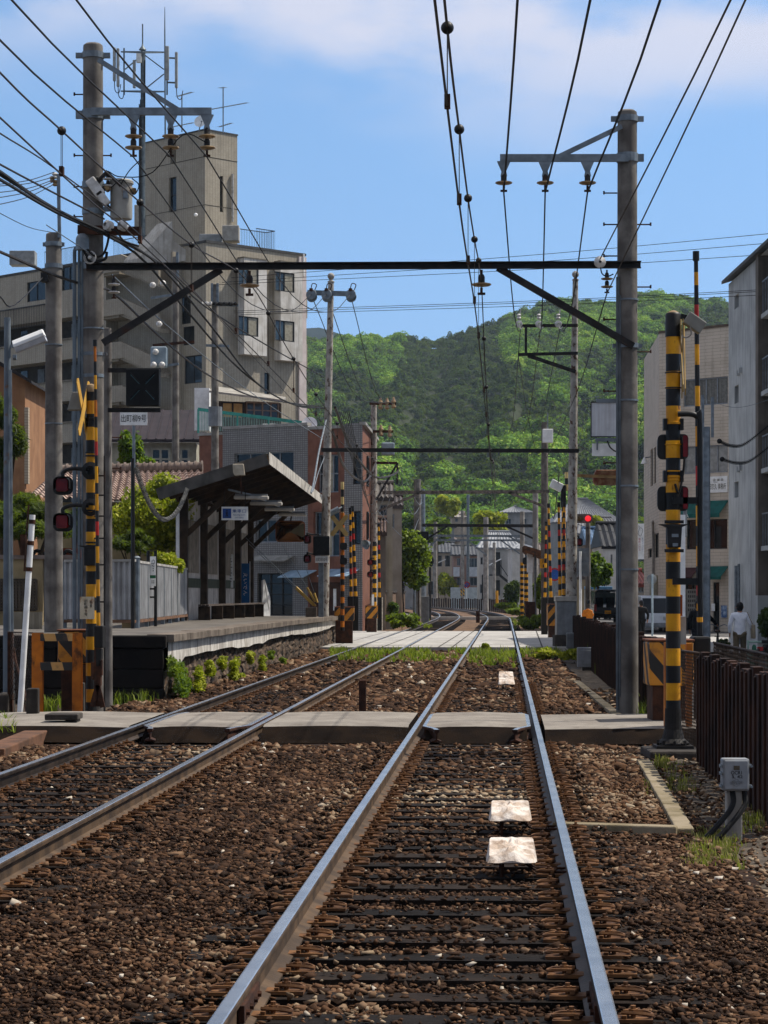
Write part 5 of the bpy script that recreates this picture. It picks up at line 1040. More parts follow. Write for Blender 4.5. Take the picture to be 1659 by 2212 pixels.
def netting(p0,p1,z0,z1,s=.06,r=.0028):
 p0,p1 = Vector(p0),Vector(p1); L_ = (p1-p0).length; d = (p1-p0)/L_; m = MB(); h = z1-z0; n = int((L_+h)/s)
 for i in range(n):
  for sg in (1,-1):
   a0 = i*s-h if sg > 0 else i*s; pts = []
   u0,v0 = a0,0; u1,v1 = a0+h*sg*1,h
   if sg > 0: u0,u1 = a0,a0+h
   else: u0,u1 = i*s,i*s-h
   t0,t1 = 0.0,1.0
   for lim,sgn in ((0,1),(L_,-1)):
    if (u1-u0)*sgn > 0:
     tt = (lim-u0)/(u1-u0); t0 = max(t0,tt)
    else: tt = (lim-u0)/(u1-u0); t1 = min(t1,tt)
   if t1-t0 > .02:
    A_,B_ = (u0+(u1-u0)*t0,h*t0),(u0+(u1-u0)*t1,h*t1); m.tube([p0+d*A_[0]+UP*(z0+A_[1]),p0+d*B_[0]+UP*(z0+B_[1])],r,3,caps=False)
 m.tube([p0+UP*z1,p1+UP*z1],.012,5); m.tube([p0+UP*z0,p1+UP*z0],.006,4); return m
netting((fx(17)+.14,17,0),(fx(25.4)+.14,25.4,0),-.1,1.1,.075).build('wire_netting',net,t_)
t_ = thing('upright_fence','long fence of dark tarred uprights receding behind the right portal pole','fence',(fx(50),50,-.3)); Y = 31.6; k = 0
while Y < 71:
 zt = .98+.04*math.sin(k*1.7)+.02*math.sin(k*.6); q = V((fx(Y),Y,0)); m = MB(); m.obx((q.x,q.y,(zt-.35)/2),TN*.045,TD*.14,UP*(zt+.35)/2); m.obx((q.x-.045,q.y,(zt-.35)/2-.01),TN*.02,TD*.04,UP*(zt+.33)/2); m.build('upright',ft,t_); Y += .41; k += 1
t_ = thing('netting_panel','short panel of rusty chain-link netting between the foreground signal post and the dark fence','fence',P(1490,1600,26.4)); netting((XX(1473,27.2),27.2,0),(XX(1512,26),26,0),-.15,ZY(1408,26.6),.075,.004).build('mesh',net,t_)
# relay box near right
Y = 17.2; c = P(1590,1674,Y); w2,h2 = 58*Y/F,70*Y/F; t_ = thing('relay_box','small grey trackside relay box with black code lettering on a concrete stub','relay box',(c.x,Y,-.25)); bxm = mat('relay_box_grey','8f9294','7a7d80',4,.55,.1,streak='5a4a3a',stk=.3)
bx_ = MB().bx(c.x-w2/2,c.x+w2/2,Y,Y+.13,c.z-h2/2,c.z+h2/2).build('case',bxm,t_,bevel=.014); MB().bx(c.x-w2*.44,c.x+w2*.44,Y-.016,Y-.001,c.z-h2*.45,c.z+h2*.45).build('lid',bxm,t_,bevel=.008)
for sx in (-1,1):
 for sz in (-.72,.55) if sx > 0 else (-.7,.1,.55): m = MB(); m.bx(c.x+sx*w2*.5-(.02 if sx < 0 else 0),c.x+sx*w2*.5+(.02 if sx > 0 else 0),Y+.02,Y+.05,c.z+sz*h2*.5-.012,c.z+sz*h2*.5+.012); m.tube([(c.x+sx*(w2*.5+.015),Y+.02,c.z+sz*h2*.5),(c.x+sx*(w2*.5+.015),Y-.02,c.z+sz*h2*.5)],.01,6); m.build('lid_bolt',m_('galv'),t_)
text('OCR1','code_lettering',m_('black'),(c.x,Y-.018,c.z+h2*.075),(1,0,0),UP,w2*.40,h2*.11,t_); text('3, 42','code_lettering',m_('black'),(c.x+w2*.03,Y-.018,c.z-h2*.055),(1,0,0),UP,w2*.40,h2*.11,t_)
text('KYOSAN','cast_lettering',bxm,(c.x,Y-.0165,c.z-h2*.22),(1,0,0),UP,w2*.44,h2*.1,t_,th=.012); m = MB(); rr = [(c.x+w2*.13*math.cos(a*PI/12),Y-.017,c.z-h2*.22+w2*.13*math.sin(a*PI/12)) for a in range(25)]; m.tube(rr,.003,5); m.build('cast_ring',bxm,t_)
MB().bx(c.x-w2*.1,c.x+w2*.12,Y-.019,Y-.0165,c.z+h2*.16,c.z+h2*.29).build('maker_plate',mat('brass_plate','5f5546','4a4236',5,.5,metal=.4),t_)
MB().bx(c.x-.06,c.x+.055,Y+.05,Y+.17,-.35,c.z-h2/2).build('concrete_stub',m_('conc_light'),t_,bevel=.012)
for q in (-.02,.07): m = MB(); m.tube(spline([(c.x+q,Y+.06,c.z-h2/2+.01),(c.x+q,Y+.02,c.z-h2/2-.1),(c.x+q-.1,Y-.05,c.z-h2/2-.22),(c.x+q-.26,Y-.1,-.2),(c.x+q-.5,Y-.05,-.26)]),.021,7); m.build('cable_hose',m_('black_wire'),t_,True)
# second small box further along
Y = 62; c = P(1267,1420,56); t_ = thing('relay_box','weathered grey lineside box among the weeds by the far fence','relay box',(c.x,56,-.25)); MB().bx(c.x-.22,c.x+.22,56,56.2,c.z-.24,c.z+.24).build('case',bxm,t_,bevel=.02); MB().bx(c.x-.09,c.x+.09,56.05,56.15,-.3,c.z-.24).build('stub',m_('conc_dark'),t_); MB().bx(c.x-.15,c.x+.15,55.985,55.998,c.z-.17,c.z+.17).build('lid',bxm,t_,bevel=.01)
# concrete edging on the right
edg = mat('ballast_kerb','8f826c','75694f',3,.9,.3,40,streak='4f4636')
def kerb(pts,lb,w=.14,seg=.62):
 for i,(a,b) in enumerate(pts):
  a,b = Vector(a),Vector(b); n = max(1,int((b-a).length/seg)); t_ = thing('ballast_kerb',lb[i],'kerb',a.lerp(b,.5)-UP*.1)
  for k in range(n): p0,p1 = a.lerp(b,k/n),a.lerp(b,(k+.985)/n); m = MB(); m.bar(p0+UP*random.uniform(-.006,.006),p1+UP*random.uniform(-.006,.006),w,.2); m.build('edging_block',edg,t_,bevel=.012)
def gp(x,y,z): Y = F*(HC-z)/(y-YH); return V((XX(x,Y),Y,z))
zk = -.13; c0 = gp(1480,1788,zk)
kerb([(gp(1390,1640,zk)-UP*.1,c0-UP*.1),(gp(1195,1783,zk)-UP*.07,c0-UP*.09+V((-.05,-.02,0))),(gp(1246,1470,zk)-UP*.1,gp(1340,1547,zk)-UP*.1)],['near straight run of pale concrete edging blocks beside the right track','short pale concrete edging crosspiece meeting the near run at its corner','far run of concrete edging blocks left of the right portal pole'])
p = gp(1340,1556,-.15); kerb([(p-UP*.07,p+V((.75,.1,-.07)))],['mossy edging stub in front of the right portal pole'])
# track covers (signalling beacons wrapped in cloth)
wrap = mat('beacon_wrap','d2c8bd','b3a08e',9,.85,.8,22,streak='6f5642',stk=.8,contrast=(.4,.62))
def beacon(px,yb_,lb):
 z = -.05; Y = F*(HC-z)/(yb_-YH)+.2; x = XX(px,Y); t_ = thing('track_beacon',lb,'track beacon',(x,Y,-.2),'cloth-wrapped beacons between the rails'); w_,d_,h_ = .16,.26,.05
 m = MB(); nx,ny = 16,14; vs = []
 for layer in (1,-1):
  for j in range(ny+1):
   for i in range(nx+1):
    u,v = -1+2*i/nx,-1+2*j/ny; e = max(abs(u),abs(v)); rr = min(1,(1-e)*5)**.5 if e < 1 else 0
    px_,py_ = u*w_*(1-.06*(abs(v) > .85)),v*d_*(1-.06*(abs(u) > .85)); peak = max(0,1-math.hypot(u*1.3,v+.55)/.8)**1.5
    ang = math.atan2(v+.05,u+1e-6); fold = .013*math.sin(ang*13)*max(0,1-abs(math.hypot(u,v)-.45)*1.8)
    zz = -.05+(.045+.045*(v+.6))*min(1,rr*1.8)*(layer > 0)+(.05*peak+fold)*(layer > 0)-.03*(layer < 0)*(1-u*u)*(1-v*v)
    vs.append((x+px_+.052*py_,Y+py_,zz))
 q = (nx+1)*(ny+1); fs = [(j*(nx+1)+i,j*(nx+1)+i+1,(j+1)*(nx+1)+i+1,(j+1)*(nx+1)+i) for j in range(ny) for i in range(nx)]; fs += [tuple(q+k for k in reversed(f)) for f in fs]
 for i in range(nx): fs += [(i+1,i,q+i,q+i+1),(ny*(nx+1)+i,ny*(nx+1)+i+1,q+ny*(nx+1)+i+1,q+ny*(nx+1)+i)]
 for j in range(ny): fs += [(j*(nx+1),(j+1)*(nx+1),q+(j+1)*(nx+1),q+j*(nx+1)),((j+1)*(nx+1)+nx,j*(nx+1)+nx,q+j*(nx+1)+nx,q+(j+1)*(nx+1)+nx)]
 m.add(vs,fs); m.build('cover',wrap,t_,True)
 for s in (-1,1):
  m = MB(); m.tube([(x+.05,Y+s*.1,-.05),(x+.16,Y+s*.1,-.12),(x+.36,Y+s*.1-.01,-.125)],.01,6); m.build('bracket_rod',m_('rust'),t_)
  m = MB(); m.tube([(x-.06,Y+s*.1,-.05),(x-.07,Y+s*.1,-.18)],.012,6); m.build('support_leg',m_('rust'),t_)
beacon(1105,1862,'nearest cloth-wrapped white beacon box between the rails'); beacon(1102,1772,'second nearest cloth-wrapped white beacon box between the rails'); beacon(1094,1478,'third cloth-wrapped beacon box, nearer of the small pair up the track'); beacon(1093,1464,'farthest cloth-wrapped beacon box between the rails')
m = MB(); p = gp(783,1538,-.12); m.bx(p.x-.055,p.x+.055,p.y,p.y+.12,-.25,ZY(1469,p.y)); tag(m.build('marker_post',m_('rust'),bevel=.01),'short rusty square post standing between the two tracks','post')
m = MB(); q = P(862*.1953+864,1344,150); m.bx(q.x-.12,q.x+.12,150,150.2,-.25,ZY(1319,150)); tag(m.build('marker_post',m_('rust')),'tiny far rusty post between the tracks before the bend','post')
# ---------------------------------------------------------------- left near crossing gear
Y = 33.6; x = XX(197,Y); t_ = thing('crossing_signal_post','yellow and black banded crossing signal post in front of the tallest left pole','crossing signal',(x,Y,-.1)); r_ = .078
m = MB(); banded(m,x,Y,-.15,ZY(838,Y),r_,.19,1,16); m.build('post',[mat('old_yellow','c98f10','ad7710',4,.55,rust='5d3a16',rustr=(.6,.7)),m_('black')],t_,True)
MB()._lathe((x,Y,ZY(838,Y)),[(r_*1.05,-.06),(r_*1.05,0),(r_*.8,.04),(r_*.2,.06)],14,UP,0,None).build('cap',mat('cap_tan','8e7757','6f5c44',4,.7),t_,True)
crossbuck(t_,P(179,882,Y-.2),.95,.13,(.11,1,0),mat('crossbuck_yellow','cfa24a','b98d3c',3,.6))
c = P(163,866,Y-.2); m = MB(); m.prism([c+V((-.05,0,.13)),c+V((.06,0,.13)),c+V((.09,0,-.13)),c+V((-.12,0,-.13))],(0,.2,0)); m.build('horn_speaker',mat('speaker_grey','8d8b82','76746c',3,.6),t_,bevel=.01)
for y in (905,978,985,1103,1172): m = MB(); m._lathe((x,Y,ZY(y,Y)),[(r_,-.012),(r_+.015,-.01),(r_+.015,.01),(r_,.012)],16,UP,0,None); m.build('clamp_band',m_('black'),t_)
for yc,ya_ in ((1049,1014),(1128,1093)):
 lamp_unit(t_,P(136,yc,Y-.1),.29,.27,1,P(192,ya_,Y-.06)); c = P(196,ya_+3,Y-.1); m = MB(); m._lathe(c,[(.07,0),(.13,.02),(.13,.04),(.07,.06)],14,V((0,-1,0)),0,None); m.build('lamp_bracket',m_('black'),t_)
m = MB(); c = P(193,1201,Y-.16); m.bx(c.x-.08,c.x+.085,c.y,c.y+.1,c.z-.14,c.z+.14); jb = m.build('junction_box',m_('black'),t_,bevel=.012); m = MB(); m.prism([c+V((-.17,-.02,.15)),c+V((.13,-.02,.15)),c+V((.1,-.02,.12)),c+V((-.08,-.02,.12))],(0,.14,0)); m.build('hood',m_('black'),jb)
pl = MB().bx(XX(175,Y),XX(206,Y),Y-.13,Y-.11,ZY(1337,Y),ZY(1289,Y)).build('name_plate',mat('rust_stained_plate','c9bfa8','b3a78c',3,.6,rust='8a5a30',rustr=(.55,.7),rs=6),t_)
text('出\n町\n柳\n9\n号', 'plate_lettering', m_('black'), (XX(188, Y), Y-.135, ZY(1312, Y)), (1, 0, 0), UP, .05, .24, t_); text('列\n車', 'plate_small_lettering', m_('black'),(XX(199,Y),Y-.135,ZY(1305,Y)),(1,0,0),UP,.03,.1,t_)
m = MB(); m.tube([(x+.2,Y-.05,ZY(985,Y)),(x+.2,Y-.05,-.1)],.016,6)
for y in (1028,1070,1115,1163,1220,1300): m.tube([(x,Y-.05,ZY(y,Y)),(x+.2,Y-.05,ZY(y,Y))],.012,5)
m.build('cable_riser',m_('steel_dark'),t_)
ba = barrier_arm('thin left-hand barrier arm banded orange, black and red, raised beside the tallest pole',205,745,213,1395,33.1,.024,[('o',6),('k',5),('y',5),('k',4),('o',6),('k',4),('y',5),('r',5),('k',4),('y',6),('k',4),('y',6),('k',4),('r',5),('k',4),('y',6),('k',6),('y',6),('k',6),('y',6),('k',6)])
machine('orange and black striped barrier machine behind the orange frame',124,200,1364,1434,34,.6,-.2)
Y = 32.9; t_ = thing('barrier_drive','rusty counterweight drive unit under the left barrier arm','barrier drive',P(210,1525,Y))
for x0,x1,y0,y1,d in ((203,222,1352,1400,.3),(207,219,1402,1440,.2),(196,206,1430,1468,.12),(212,221,1425,1460,.12),(208,218,1460,1482,.14)): MB().bx(XX(x0,Y),XX(x1,Y),Y,Y+d,ZY(y1,Y),ZY(y0,Y)).build('drive_block',m_('rust') if y0 > 1405 else mat('drive_black','1a1714','100e0c',4,.6),t_,bevel=.012)
m = MB(); m.bar(P(211,1480,Y),P(199,1526,Y),.07,.05); m.bar(P(211,1480,Y),P(222,1528,Y),.07,.05); m.bar(P(211,1400,Y+.05),P(211,1526,Y+.05),.09,.09); m.build('drive_stand',m_('rust'),t_)
m = MB(); m.bx(XX(158,34.6),XX(196,34.6),34.6,35.0,-.3,ZY(1452,34.6)); tag(m.build('cable_cabinet',mat('drive_black','1a1714','100e0c',4,.6),bevel=.02),'dark equipment cabinet low behind the orange frame','cabinet')
# orange frame
Y = 33.3; t_ = thing('hazard_frame','orange steel frame with two striped boards at the left side of the footpath','barrier frame',P(123,1510,Y)); om = m_('orange')
for x0,x1 in ((70,93),(157,177)):
 m = MB(); a,b = XX(x0,Y),XX(x1,Y); z0,z1 = -.2,ZY(1367,Y); m.bx(a,b,Y-.07,Y-.055,z0,z1); m.bx(a,b,Y+.055,Y+.07,z0,z1); m.bx((a+b)/2-.006,(a+b)/2+.006,Y-.055,Y+.055,z0,z1-.004); m.build('upright',om,t_)
for y0,y1,sm in ((1368,1384.5,stripe_mat('board_stripe','b98a4a','1c1a17',.33,.25)),(1430,1447.5,stripe_mat('board_stripe','b98a4a','1c1a17',.33,.25))): MB().bx(XX(89,Y),XX(158,Y),Y-.10,Y-.075,ZY(y1,Y),ZY(y0,Y)).build('striped_board',sm,t_)
t_ = thing('netting_panel','rusty chain-link panel between the lamp post and the orange frame','fence',P(45,1515,35)); netting((XX(17,35.4),35.4,0),(XX(70,34.4),34.4,0),ZY(1512,35),ZY(1366,35),.09,.004).build('mesh',net,t_)
m = MB(); m.bx(XX(16,35.3),XX(27,35.3),35.3,35.4,-.3,ZY(1366,35.3)); m.build('end_post',m_('rust'),t_)
for (x0,x1,y0,y1,Yq,lb) in ((56,82,1487,1547,31.5,'square stone bollard left of the orange frame'),(172,181,1475,1520,33.8,'slim concrete stub at the right foot of the orange frame')): m = MB(); m.bx(XX(x0,Yq),XX(x1,Yq),Yq,Yq+.17,-.4,ZY(y0,Yq)); tag(m.build('stone_post',m_('conc_dark'),bevel=.02),lb,'bollard')
m = MB(); Yq = 29.2; m.bx(XX(96,Yq),XX(168,Yq),Yq,Yq+.5,ZY(1556,Yq),ZY(1543,Yq)); tb = thing('cable_trough_lid','mossy concrete slab on a short leg at the left end of the footpath','concrete slab',P(132,1575,Yq)); m.build('slab',m_('conc_dark'),tb,bevel=.015); MB().bx(XX(138,Yq),XX(165,Yq),Yq+.05,Yq+.4,-.3,ZY(1556.5,Yq)).build('leg',m_('conc_dark'),tb,bevel=.01)
a,b = gp(-20,1625,-.1),gp(136,1560,-.1); m = MB(); m.bar(a-UP*.06,b-UP*.06,.3,.2); tag(m.build('concrete_beam',mat('rust_stained_concrete','6b4a35','4b3526',3,.9,.4,18),bevel=.015),'rust-stained concrete beam lying at the left edge beside the track','concrete beam')
a,b = gp(-30,1590,-.15),gp(60,1640,-.15); m = MB(); m.bar(a-UP*.02,b-UP*.06,.1,.08); tag(m.build('timber_baulk',m_('wood_dark')),'dark timber baulk slanting down at the left edge below the concrete beam','timber')
# ---------------------------------------------------------------- middle-distance crossing gear (left of the road)
def small_signal(px,yt,Yq,w_,h_,lb):
 c = P(px,yt,Yq); t_ = thing('obstruction_signal',lb,'signal',c); MB().bx(c.x-w_/2,c.x+w_/2,Yq-.25,Yq,c.z-h_/2,c.z+h_/2).build('housing',mat('signal_black','08090a','111213',8,.55),t_,bevel=.02)
 m = MB()
 for a,b in ((-1,1),(1,1),(-1,-1),(1,-1)): m.bar((c.x+a*w_*.1,Yq-.26,c.z+b*h_*.1),(c.x+a*w_*.36,Yq-.26,c.z+b*h_*.36),.02,.03,0,(0,1,0))
 m.build('light_slit',m_('steel_dark'),t_); return t_
t_ = small_signal(694.5,1179,73.5,35*73.5/F,42*73.5/F,'black square warning signal on the far left rusty pole'); xa,xb,za,zb = XX(681,73.4),XX(709,73.4),ZY(1215.5,73.4),ZY(1201.5,73.4); MB().bx(xa,xb,73.3,73.35,za,zb).build('name_plate',m_('white'),t_); text('出町柳10号','plate_lettering',m_('black'),((xa+xb)/2,73.28,(za+zb)/2),(1,0,0),UP,(xb-xa)*.9,(zb-za)*.6,t_)
MB().bx(XX(688,73.6),XX(699,73.6),73.5,73.7,-.2,ZY(1202,73.6)).build('support_post',m_('galv'),t_)
t_ = small_signal(911,1163,150,30*150/F,30*150/F,'tiny black square warning signal at the hedge'); xa,xb = XX(893,150),XX(920,150); za,zb = ZY(1188,150),ZY(1175,150); MB().bx(xa,xb,149.7,149.8,za,zb).build('name_plate',m_('white'),t_); text('元田中1号','plate_lettering',m_('black'),((xa+xb)/2,149.65,(za+zb)/2),(1,0,0),UP,(xb-xa)*.9,(zb-za)*.7,t_); m = MB(); m.tube([(XX(895,150),149.9,-.3),(XX(895,150),149.9,zb)],.1,8); m.build('support_post',m_('galv'),t_)
def mid_post(px0,px1,ytop,ybase,Yq,r,lb,first=0,tan=False):
 x = XX((px0+px1)/2,Yq); t_ = thing('crossing_signal_post',lb,'crossing signal',(x,Yq,ZY(ybase,Yq))); m = MB(); banded(m,x,Yq,ZY(ybase,Yq),ZY(ytop,Yq),r,.2,first,10); m.build('post',[m_('orange') if tan else m_('yellow'),m_('black')],t_,True); return t_,x
t_,x = mid_post(735,744,1108,1362,77,.07,'banded crossing post with a tan cross facing the viewer, beyond the platform end',0,True); crossbuck(t_,P(733,1135,76.8),.8,.15,(1,0,0),mat('crossbuck_back','b59a63','9c834f',3,.6)); m = MB(); banded(m,x,77.0,ZY(1107,77),ZY(1041,77),.055,.25,0,10); m.build('horn_mast',[mat('pale_band','c9b27a','b39c65',4,.6),m_('black')],t_,True)
for y in (1180,1212): lamp_unit(t_,P(742,y,76.8),.24,.24,-1)
m = MB(); c = P(716,1107,76.7); m.tube([c+V((-.2,0,-.12)),c+V((.25,0,.12))],.1,10); m.tube([c+V((.2,0,.1)),(x,77,c.z+.2)],.03,6); m.build('horn_speaker',m_('galv'),t_)
g6 = 'barrier arms at the road crossing'
seq = [('k',2),('y',4),('k',4),('y',4),('k',4),('r',4),('k',4),('y',4),('k',4),('y',4),('k',4),('r',4),('k',4),('y',5),('k',4),('y',4)]
barrier_arm('banded barrier arm left of the tracks, left of the close pair',756.5,1105,758,1290,78,.045,seq,g6); barrier_arm('banded barrier arm left of the tracks, right of the close pair',761,1104,768,1290,79,.055,seq[1:],g6)
machine('striped barrier machine beyond the platform end, left of two',722,765,1312,1341,77.5,.6,-.2,None,hazard2); machine('striped barrier machine by the terracotta building, right of two',789,816,1309,1336,101,.7,-.2,None,hazard2)
for px,y0,y1,Yq in ((757,1288,1312,78),(768,1288,1362,79),(820,1288,1362,102)): m = MB(); c = XX(px,Yq); m.bx(c-.1,c+.1,Yq-.08,Yq+.1,ZY(y1,Yq),ZY(y0,Yq)); tag(m.build('barrier_drive',mat('drive_black','1a1714','100e0c',4,.6),bevel=.02),'black drive unit under the %s' % {757: 'left arm of the close barrier pair',768: 'right arm of the close barrier pair',820: 'barrier arm by the terracotta building'}[px],'barrier drive')
t_,x = mid_post(805,813,1170,1312,100,.085,'banded crossing post with red lamps beside the terracotta building',1)
for y in (1215,1241): lamp_unit(t_,P(800,y,99.8),.28,.26,1,P(808,y-9,99.8))
m = MB(); c = P(799,1172,99.6); m._lathe(c,[(.04,0),(.1,.1),(.22,.3)],12,V((-.6,-.7,-.3)).normalized(),0,None); m.build('horn_speaker',m_('galv'),t_,True); MB().bx(XX(803,99.8),XX(808,99.8),99.75,99.8,ZY(1308,99.8),ZY(1284,99.8)).build('name_plate',m_('white'),t_)
barrier_arm('banded barrier arm by the terracotta building',818,1137,819.5,1290,101,.055,seq[1:],g6)
for y in (1165,1207): t_ = thing('crossing_flasher','%s dark red flasher lamp left of the black square signal' % ('upper' if y == 1165 else 'lower'),'flasher',P(664,y,73.5),'flashers left of the square signal'); lamp_unit(t_,P(664,y,73.5),.25,.27,1,P(690,y-10,73.6))
for i,(xa,ya_,xb,yb2) in enumerate(((639,1271,678,1308),(640,1268,682,1309),(663,1269,681,1300),(679,1281,686,1302))): a,b = P(xa,ya_,74),P(xb,yb2,74); t_ = thing('guy_guard','yellow bamboo-like guard on a stay wire, %s of four' % ['leftmost','second','third','rightmost'][i],'guy guard',b,'guards on the stay wires'); m = MB(); m.tube([a,b],.035,7); m.build('guard_tube',mat('guard_tan','c2a052','a8863f',5,.6),t_); m = MB(); d = (a-b); m.tube([a,a+d*(2.6 if i < 2 else 3.0)],.012,4); m.build('stay_wire',m_('galv'),t_)
m = MB(); m.bx(XX(660,75),XX(684,75),75,75.4,.5,ZY(1312,75)); tag(m.build('planter_box',mat('rust_grey','6d6258','554b42',5,.8)),'small grey box with rust lid at the foot of the stay wires','box')
# ---------------------------------------------------------------- middle-distance gear right of the tracks
for xa,xb,ya_,yb2,Yq,lb in ((1185,1190,1096,1290,92,'second from left'),(1207,1209.5,1094,1287,84,'third from left'),(1218.5,1217,1094,1285,82,'rightmost, against the rusty pole'),(1180,1177,1135,1290,96,'leftmost')): barrier_arm('banded barrier arm right of the tracks, %s of four' % lb,xa,ya_,xb,yb2,Yq,.052,seq[1:],'barrier arms right of the tracks')
t_,x = mid_post(1213,1222,1092,1300,83,.075,'dark banded post with a floodlight behind the far right rusty pole',1); m = MB(); banded(m,x+.1,83,ZY(1060,83),ZY(1020,83),.06,.22,0,8); m.build('horn_mast',[mat('pale_band','c9b27a','b39c65',4,.6),m_('black')],t_,True)
m = MB(); c = P(1202,1049,82.8); m.obx(c,V((.2,0,-.1)),V((0,.12,0)),V((.06,0,.14))); m.build('floodlight',m_('white'),t_,bevel=.03); m = MB(); m.obx(P(1217,1072,82.8),(.09,0,0),(0,.09,0),(0,0,.4)); m.build('flasher_back',m_('black'),t_,bevel=.02)
machine('striped barrier machine right of the tracks, behind the grey cabinet',1183,1202,1306,1352,88,.6,-.25,None,hazard2)
for px,Yq in ((1191,91),(1176,95)): m = MB(); c = XX(px,Yq); m.bx(c-.13,c+.13,Yq-.1,Yq+.1,-.2,ZY(1290,Yq)); tag(m.build('barrier_drive',mat('drive_black','1a1714','100e0c',4,.6),bevel=.02),'tall dark drive unit %s right of the tracks' % ('nearest the cabinet' if px == 1191 else 'nearest the rails'),'barrier drive')
Yq = 73; t_ = thing('equipment_cabinet','grey steel equipment cabinet with pale lid at the road crossing','cabinet',(XX(1222,Yq),Yq,-.3)); MB().bx(XX(1203,Yq),XX(1244,Yq),Yq,Yq+.8,ZY(1372,Yq),ZY(1299,Yq)).build('body',m_('grey_box'),t_,bevel=.02); MB().bx(XX(1200.5,Yq),XX(1246.5,Yq),Yq-.04,Yq+.84,ZY(1299,Yq)+.002,ZY(1288,Yq)).build('lid',mat('pale_lid','a9a49b','908b82',4,.7),t_,bevel=.015); MB().bx(XX(1198,Yq),XX(1249,Yq),Yq-.1,Yq+.9,-.4,ZY(1372,Yq)).build('plinth',m_('conc_dark'),t_)
c = P(1238,1384,70); m = MB(); m.bx(c.x-.2,c.x+.2,70,70.15,c.z-.24,c.z+.24); tag(m.build('terminal_box',m_('grey_box'),bevel=.03),'little grey terminal box with rounded edges below the equipment cabinet','box')
Yq = 90; t_ = thing('road_sign_back','grey back of a square road sign on a white pole right of the tracks','road sign',(XX(1253,Yq),Yq,-.3)); MB().bx(XX(1234,Yq),XX(1273,Yq),Yq,Yq+.04,ZY(1245,Yq),ZY(1184,Yq)).build('panel',m_('grey_box'),t_); m = MB(); m.tube([(XX(1253.5,Yq),Yq-.06,-.3),(XX(1253.5,Yq),Yq-.06,ZY(1191,Yq))],.05,8); m.build('pole',m_('white'),t_,True)
for y in (1190,1213,1237): MB().bx(XX(1235,Yq),XX(1272,Yq),Yq-.03,Yq-.002,ZY(y+1,Yq),ZY(y-1,Yq)).build('rib',m_('galv'),t_)
Yq = 118; t_ = thing('traffic_light','horizontal traffic light with its red lamp lit','traffic light',P(1262,1120,Yq)); a,b = P(1238,1128,Yq),P(1281,1112,Yq); MB().prism(rrect(((a.x+b.x)/2,Yq,(a.z+b.z)/2),b.x-a.x,.46,.2),(0,.2,0)).build('housing',mat('signal_grey','6b6058','574d46',4,.5),t_)
for px,mt in ((1270,lamp_mat('red_lamp',(.9,.02,.03),.8)),(1253,mat('amber_off','5a4210','46330d',4,.3)),(1241,m_('galv'))): c = P(px,1120,Yq-.05); MB()._lathe(c,[(.15,0),(.15,.04),(.1,.07),(.01,.08)],14,V((0,-1,0)),0,None).build('lamp',mt,t_,True)
m = MB(); m.bar(P(1240,1122,Yq+.1),P(1271,1126,Yq+.2),.08,.08); m.build('arm',m_('galv'),t_)
t_ = thing('crossing_flasher','dark red flasher lamp on a short arm right of the rusty pole','flasher',P(1250,1171,77)); lamp_unit(t_,P(1250,1171,77),.28,.27,1,P(1236,1158,77))
Yq = 108; c = P(1269.5,1328,Yq); t_ = thing('reflector_sign','orange flower-shaped reflector disc on a short post','reflector',(c.x,Yq,-.3)); m = MB(); m._lathe(c,[(.01,.03),(.1,.03)],16,V((0,-1,0)),0,None)
for i in range(8): a = i*PI/4; m._lathe(c+V((math.cos(a)*.17,0,math.sin(a)*.17)),[(.12,0),(.1,.03),(.01,.035)],10,V((0,-1,0)),0,None)
m.build('reflector',mat('reflector_orange','f08a12','d9760c',6,.4),t_); m = MB(); m.tube([(c.x,Yq+.03,-.3),(c.x,Yq+.03,c.z)],.03,6); m.build('post',m_('galv'),t_)
# blank panels and rusty lamp behind the right pole
Yq = 35.6; t_ = thing('blank_sign','two blank stained white panels bracketed behind the right portal pole','sign',P(1310,950,Yq)); wp = mat('stained_white_panel','d9dcdf','bcc0c5',1.6,.6,streak='6b5544',stk=.35)
MB().bx(XX(1277,Yq),XX(1340,Yq),Yq,Yq+.03,ZY(943,Yq),ZY(869,Yq)).build('upper_panel',wp,t_); m = MB(); fr0,fr1,fz0,fz1 = XX(1276,Yq),XX(1341,Yq),ZY(944,Yq),ZY(868,Yq); m.bx(fr0,fr0+.012,Yq-.012,Yq+.04,fz0,fz1); m.bx(fr0+.012,fr1,Yq-.012,Yq+.04,fz0,fz0+.012); m.bx(fr0+.012,fr1,Yq-.012,Yq+.04,fz1-.012,fz1); m.build('frame',m_('steel_dark'),t_)
MB().bx(XX(1279,Yq),XX(1340,Yq),Yq,Yq+.02,ZY(985,Yq),ZY(958,Yq)).build('lower_panel',m_('white'),t_); m = MB(); m.bar(P(1288,866,Yq),P(1340,866,Yq),.05,.06); m.bar(P(1290,948,Yq-.02),P(1290,972,Yq-.02),.02,.03); m.bar(P(1286,950,Yq),P(1340,950,Yq),.04,.05); m.build('bracket',m_('galv'),t_)
m = MB(); m.tube(spline([P(1312,952,Yq-.05),P(1318,966,Yq-.05),P(1330,975,Yq-.05),P(1340,974,Yq-.05)]),.012,5); m.build('cable',m_('black_wire'),t_)
